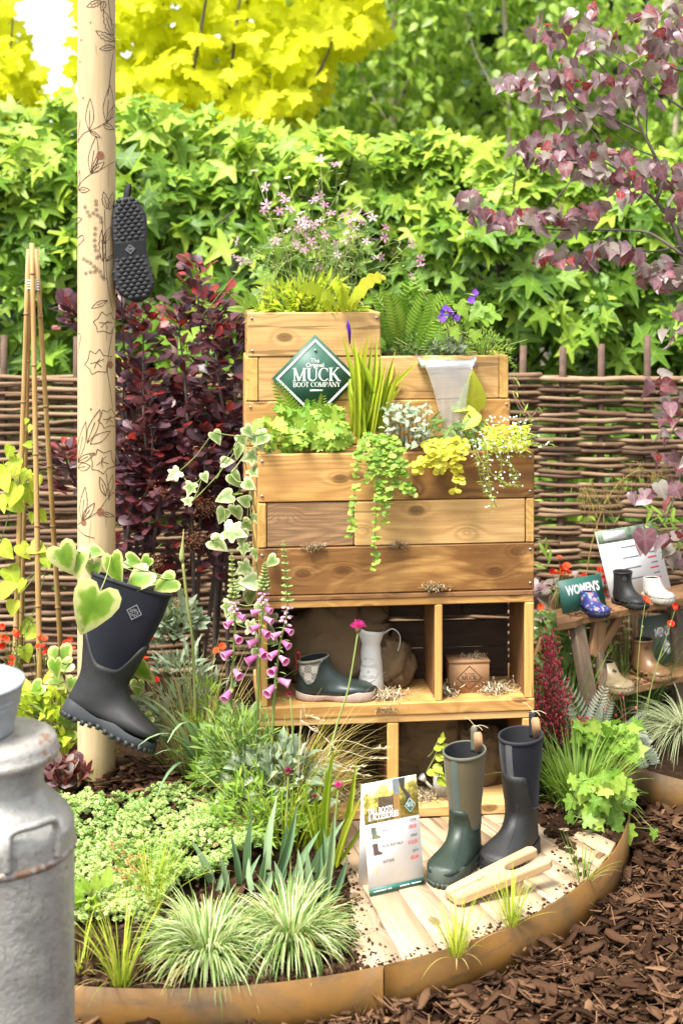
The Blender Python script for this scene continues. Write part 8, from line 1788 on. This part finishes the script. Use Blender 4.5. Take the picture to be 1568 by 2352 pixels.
trail('golden_creeping_jenny', 'yellow creeping jenny spilling over the right half of the front box', PW(.52, .03, 1.14), [[(985, 1015), (985, 1045, F_), (975, 1070, F_), (950, 1085, F_)], [(1000, 1015), (1005, 1045, F_), (1020, 1075, F_)], [(1020, 1010), (1030, 1035, F_), (1045, 1065, F_), (1048, 1090, F_), (1044, 1135, F_)], [(1040, 1010), (1050, 1040, F_), (1060, 1060, F_)], [(995, 1010), (990, 1035, F_), (1000, 1060, F_), (1012, 1085, F_)], [(1015, 1010), (1010, 1035, F_), (980, 1050, F_), (955, 1070, F_)], [(1035, 1010), (1025, 1040, F_), (1005, 1060, F_)], [(1060, 1010), (1062, 1035, F_), (1040, 1055, F_)]], m_gold_l, .020, 4.03, 92, RD, m_stem, .010)
trail('white_trailing_flower', 'fine trailing plant with tiny white flowers at the right of the front box', PW(.66, .03, 1.14), [[(1090, 1010), (1100, 1050, F_), (1130, 1090, F_), (1160, 1110, F_), (1195, 1115, F_)], [(1100, 1010), (1115, 1060, F_), (1125, 1120, F_), (1130, 1170, F_)], [(1120, 1010), (1140, 1045, F_), (1175, 1070, F_), (1190, 1100, F_)], [(1130, 1010), (1150, 1050, F_), (1150, 1100, F_), (1165, 1118, F_)], [(1080, 1010), (1095, 1055, F_), (1105, 1110, F_), (1118, 1140, F_)], [(1150, 1005), (1180, 1030, F_), (1200, 1050, F_)], [(1170, 1000), (1210, 1015, F_), (1245, 1025, F_), (1262, 1010, F_)], [(1140, 1000), (1165, 1040, F_), (1172, 1085, F_), (1185, 1110, F_)], [(1110, 1010), (1120, 1050, F_), (1110, 1090, F_), (1140, 1165, F_)], [(1190, 1000), (1215, 1005, F_), (1235, 1000, F_)]], m_fresh, .011, 4.04, 93, LA, m_stem, .010, m_wht, .0028, 2)
r = random.Random(94); t = thing('alyssum_flowers', 'clusters of tiny white flowers on the pale mound of the front box', 'flowering plant', PW(.7, .05, 1.15)); me = disc_flower(5, 1, .5, .2).mesh('flower', m_wht, .6)
for k in range(60): p = at(r.uniform(1100, 1218), r.uniform(955, 1030), 4.03 + r.gauss(0, .03)); part('flower', me, t, Matrix.Translation(p) @ Vector((r.gauss(0, .4), -.7, .8)).to_track_quat('Z', 'Y').to_matrix().to_4x4() @ Matrix.Scale(.003, 4), world=True)
leafplant('mint_sprig', 'leafy green sprig standing in the small white watering can', 'plant', cp + Vector((0, 0, .07)), [(1012, 1700, 22, 0, 2.6), (1006, 1718, 26, 0, 1.9), (1022, 1715, 24, 0, -2.0), (1010, 1740, 28, 0, 2.0), (1026, 1738, 26, 0, -1.9), (1005, 1765, 34, 0, 1.5), (1030, 1762, 30, 0, -1.5), (1018, 1780, 30, 0, .5), (1012, 1795, 28, 0, .8), (1028, 1792, 28, 0, -.6), (1016, 1690, 18, 0, 3.1), (990, 1775, 30, 0, 1.2)], OV, m_lime, 4.07, 95, m_stem, .0018)
# ---- right bed
t = thing('coral_bells', 'red coral bells covered in tiny flowers at the right side of the planter', 'flowering plant', gp(1265, 4.42)); r = random.Random(101); mb = MB(); ms = MB()
for (cu, cv, su, sv, n) in ((1262, 1480, 14, 22, 90), (1250, 1550, 16, 30, 110), (1275, 1560, 16, 26, 90), (1245, 1620, 18, 30, 150), (1285, 1610, 18, 24, 120), (1262, 1660, 26, 22, 150), (1340, 1660, 12, 12, 40), (1290, 1690, 22, 14, 60), (1262, 1500, 12, 16, 50), (1275, 1520, 10, 12, 40)):
    b = gp(1262 + r.uniform(-20, 30), 4.42)
    for k in range(n):
        p = at(cu + r.gauss(0, su * .75), cv + r.gauss(0, sv * .7), 4.4 + r.gauss(0, .05)); mb.t_(ell_t((0, 0, 0), (.0036, .0036, .0048), 5, 4), Matrix.Translation(p), r.random())
        if k % 7 == 0: ms.t_(tube_t(spline([b, (b + p) / 2 + Vector((0, 0, .03)), p], 6), .0009, 4), None, r.random())
mb.build('bells', m_coral, t, world=True, kind='stuff'); ms.build('stems', m_stemr, t, world=True, kind='stuff')
fern('silvery painted fern between the coral bells and the shelf leg', gp(1350, 4.42), [(1345, 1700, 1330, 1575), (1350, 1700, 1375, 1600), (1345, 1705, 1320, 1640), (1355, 1705, 1395, 1625), (1330, 1710, 1290, 1640), (1340, 1710, 1310, 1660), (1325, 1715, 1270, 1680)], m_silver, 4.42, 102)
fern('silvery painted fern hanging over the second edging at the right', (at(1470, 1700, 4.5).x, 4.5, .13), [(1440, 1690, 1530, 1800), (1450, 1690, 1500, 1740), (1445, 1680, 1490, 1690), (1440, 1690, 1475, 1770), (1430, 1690, 1470, 1650)], m_silver, 4.42, 103)
mass('leafy_perennial', 'light green lobed leaves behind the grass clump in the right bed', 'plant', gp(1390, 4.34), (1320, 1662, 1460, 1730), 110, IV, m_fresh, (.03, .055), 104, 120, 4.32)
mass('leafy_perennial', 'dark green leaves under the display stand', 'plant', (at(1290, 1500, 4.8).x, 4.8, .1), (1232, 1400, 1345, 1660), 260, OV, m_mid, (.03, .055), 105, 120, 4.85, .4)
mass('leafy_perennial', 'grey purple leaves between the planter and the price sheet', 'plant', (at(1320, 1500, 5.1).x, 5.1, .1), (1235, 1330, 1400, 1440), 60, HV, m_redbud, (.045, .07), 106, 60, 5.08, .8)
grass('broad_grass', 'lush green strap grass clump in the right bed behind the tall boots', 'ornamental grass', gp(1328, 4.16), m_gg, (240, .085, (.13, .25), (.05, .75), (.2, 1.2), (.004, .008), 107), (120, .1, (.08, .16), (.2, 1.1), (.4, 1.3), (.004, .0075), 108))
leafplant('ivy', 'green ivy tumbling over the edging in the right bed', 'ivy', gp(1385, 4.05), [(random.Random(i * 7).uniform(1305, 1452), 0, 0) for i in range(0)] + [(lambda rr: (lambda v: (1385 + rr.gauss(0, 34) - (v - 1800) * .16, v, rr.uniform(26, 46), rr.gauss(0, .03)))(rr.uniform(1785, 1955)))(random.Random(300 + i)) for i in range(78)], IV, m_fresh, 4.0, 109, m_stem, .0012)
leafplant('leafy_perennial', 'fresh green pointed leaves beside the price sheet', 'plant', (at(1530, 1350, 4.9).x, 4.9, .1), [(1490, 1180, 34), (1505, 1170, 30), (1480, 1160, 26), (1520, 1195, 34), (1545, 1180, 30), (1500, 1205, 28), (1550, 1215, 34), (1535, 1165, 28), (1490, 1215, 26), (1560, 1240, 36), (1540, 1260, 34), (1245, 1260, 34), (1255, 1250, 30), (1262, 1275, 30), (1240, 1300, 30)], LA, m_fresh, 4.75, 110, m_stem, .0013, sc=1.3)
grass('drooping_grass', 'sage green grass drooping below the lower shelf at the right edge', 'ornamental grass', (at(1572, 1670, 4.66).x, 4.66, at(1550, 1668, 4.66).z), m_gdroop, (420, .07, (.14, .27), (1.0, 1.9), (1.0, 1.8), (.0016, .003), 111, dict(K=9)))
grass('bronze_grass', 'bronze brown grass behind the tan clog', 'ornamental grass', (at(1450, 1560, 5.1).x, 5.1, .12), m_gbrown, (150, .05, (.30, .50), (.05, .5), (.3, 1.0), (.0014, .003), 112))
grass('meadow_grass', 'green grass blades behind the lower shelf shoes', 'ornamental grass', (at(1440, 1640, 5).x, 5.0, .1), m_mid, (220, .12, (.2, .42), (.05, .5), (.2, 1.0), (.003, .006), 114))
grass('meadow_grass', 'green grass stems under the left end of the display stand', 'ornamental grass', (at(1290, 1640, 4.6).x, 4.6, .1), m_gg, (140, .08, (.2, .42), (.05, .5), (.1, .8), (.002, .004), 115))
og = thing('golden_oats', 'golden oat grass stalk drooping in front of the right fence panel', 'ornamental grass', (at(1335, 1450, 5.14).x, 5.14, .1)); mb = MB(); r = random.Random(116)
for pl in ([(1330, 1500), (1350, 1290), (1385, 1160), (1400, 1135), (1425, 1100)], [(1385, 1160), (1420, 1110), (1470, 1080), (1520, 1095)], [(1370, 1190), (1350, 1140), (1345, 1120)]):
    P = spline([at(u, v, 5.14) for u, v in pl], 20); mb.t_(tube_t(P, [.0028 - .0001 * k for k in range(20)], 5), None, .3)
    for k in range(46): i = r.randrange(8, 20); p = P[i] + Vector((r.gauss(0, .03), r.gauss(0, .01), r.gauss(-.01, .02))); mb.t_(LA[k % 4], lm(p, Vector((r.gauss(.2, .4), 0, -1)), (0, -1, .2), r.uniform(.02, .045), .45), r.random()); mb.t_(tube_t([P[i], p], .0005, 3), None, .6)
mb.build('seed_stalk', m_gold, og, world=True)
flowers('avens', 'nodding dusky red flowers on dark stems in the right bed', 'flowering plant', gp(1420, 4.4), [(1420, 1590), (1430, 1600), (1385, 1625), (1412, 1640), (1460, 1622), (1400, 1660), (1375, 1575)], BUD, m_coral, m_stemr, 4.42, .011, 117, .0011, bsp=.03, lean=(0, -.3, -.8))
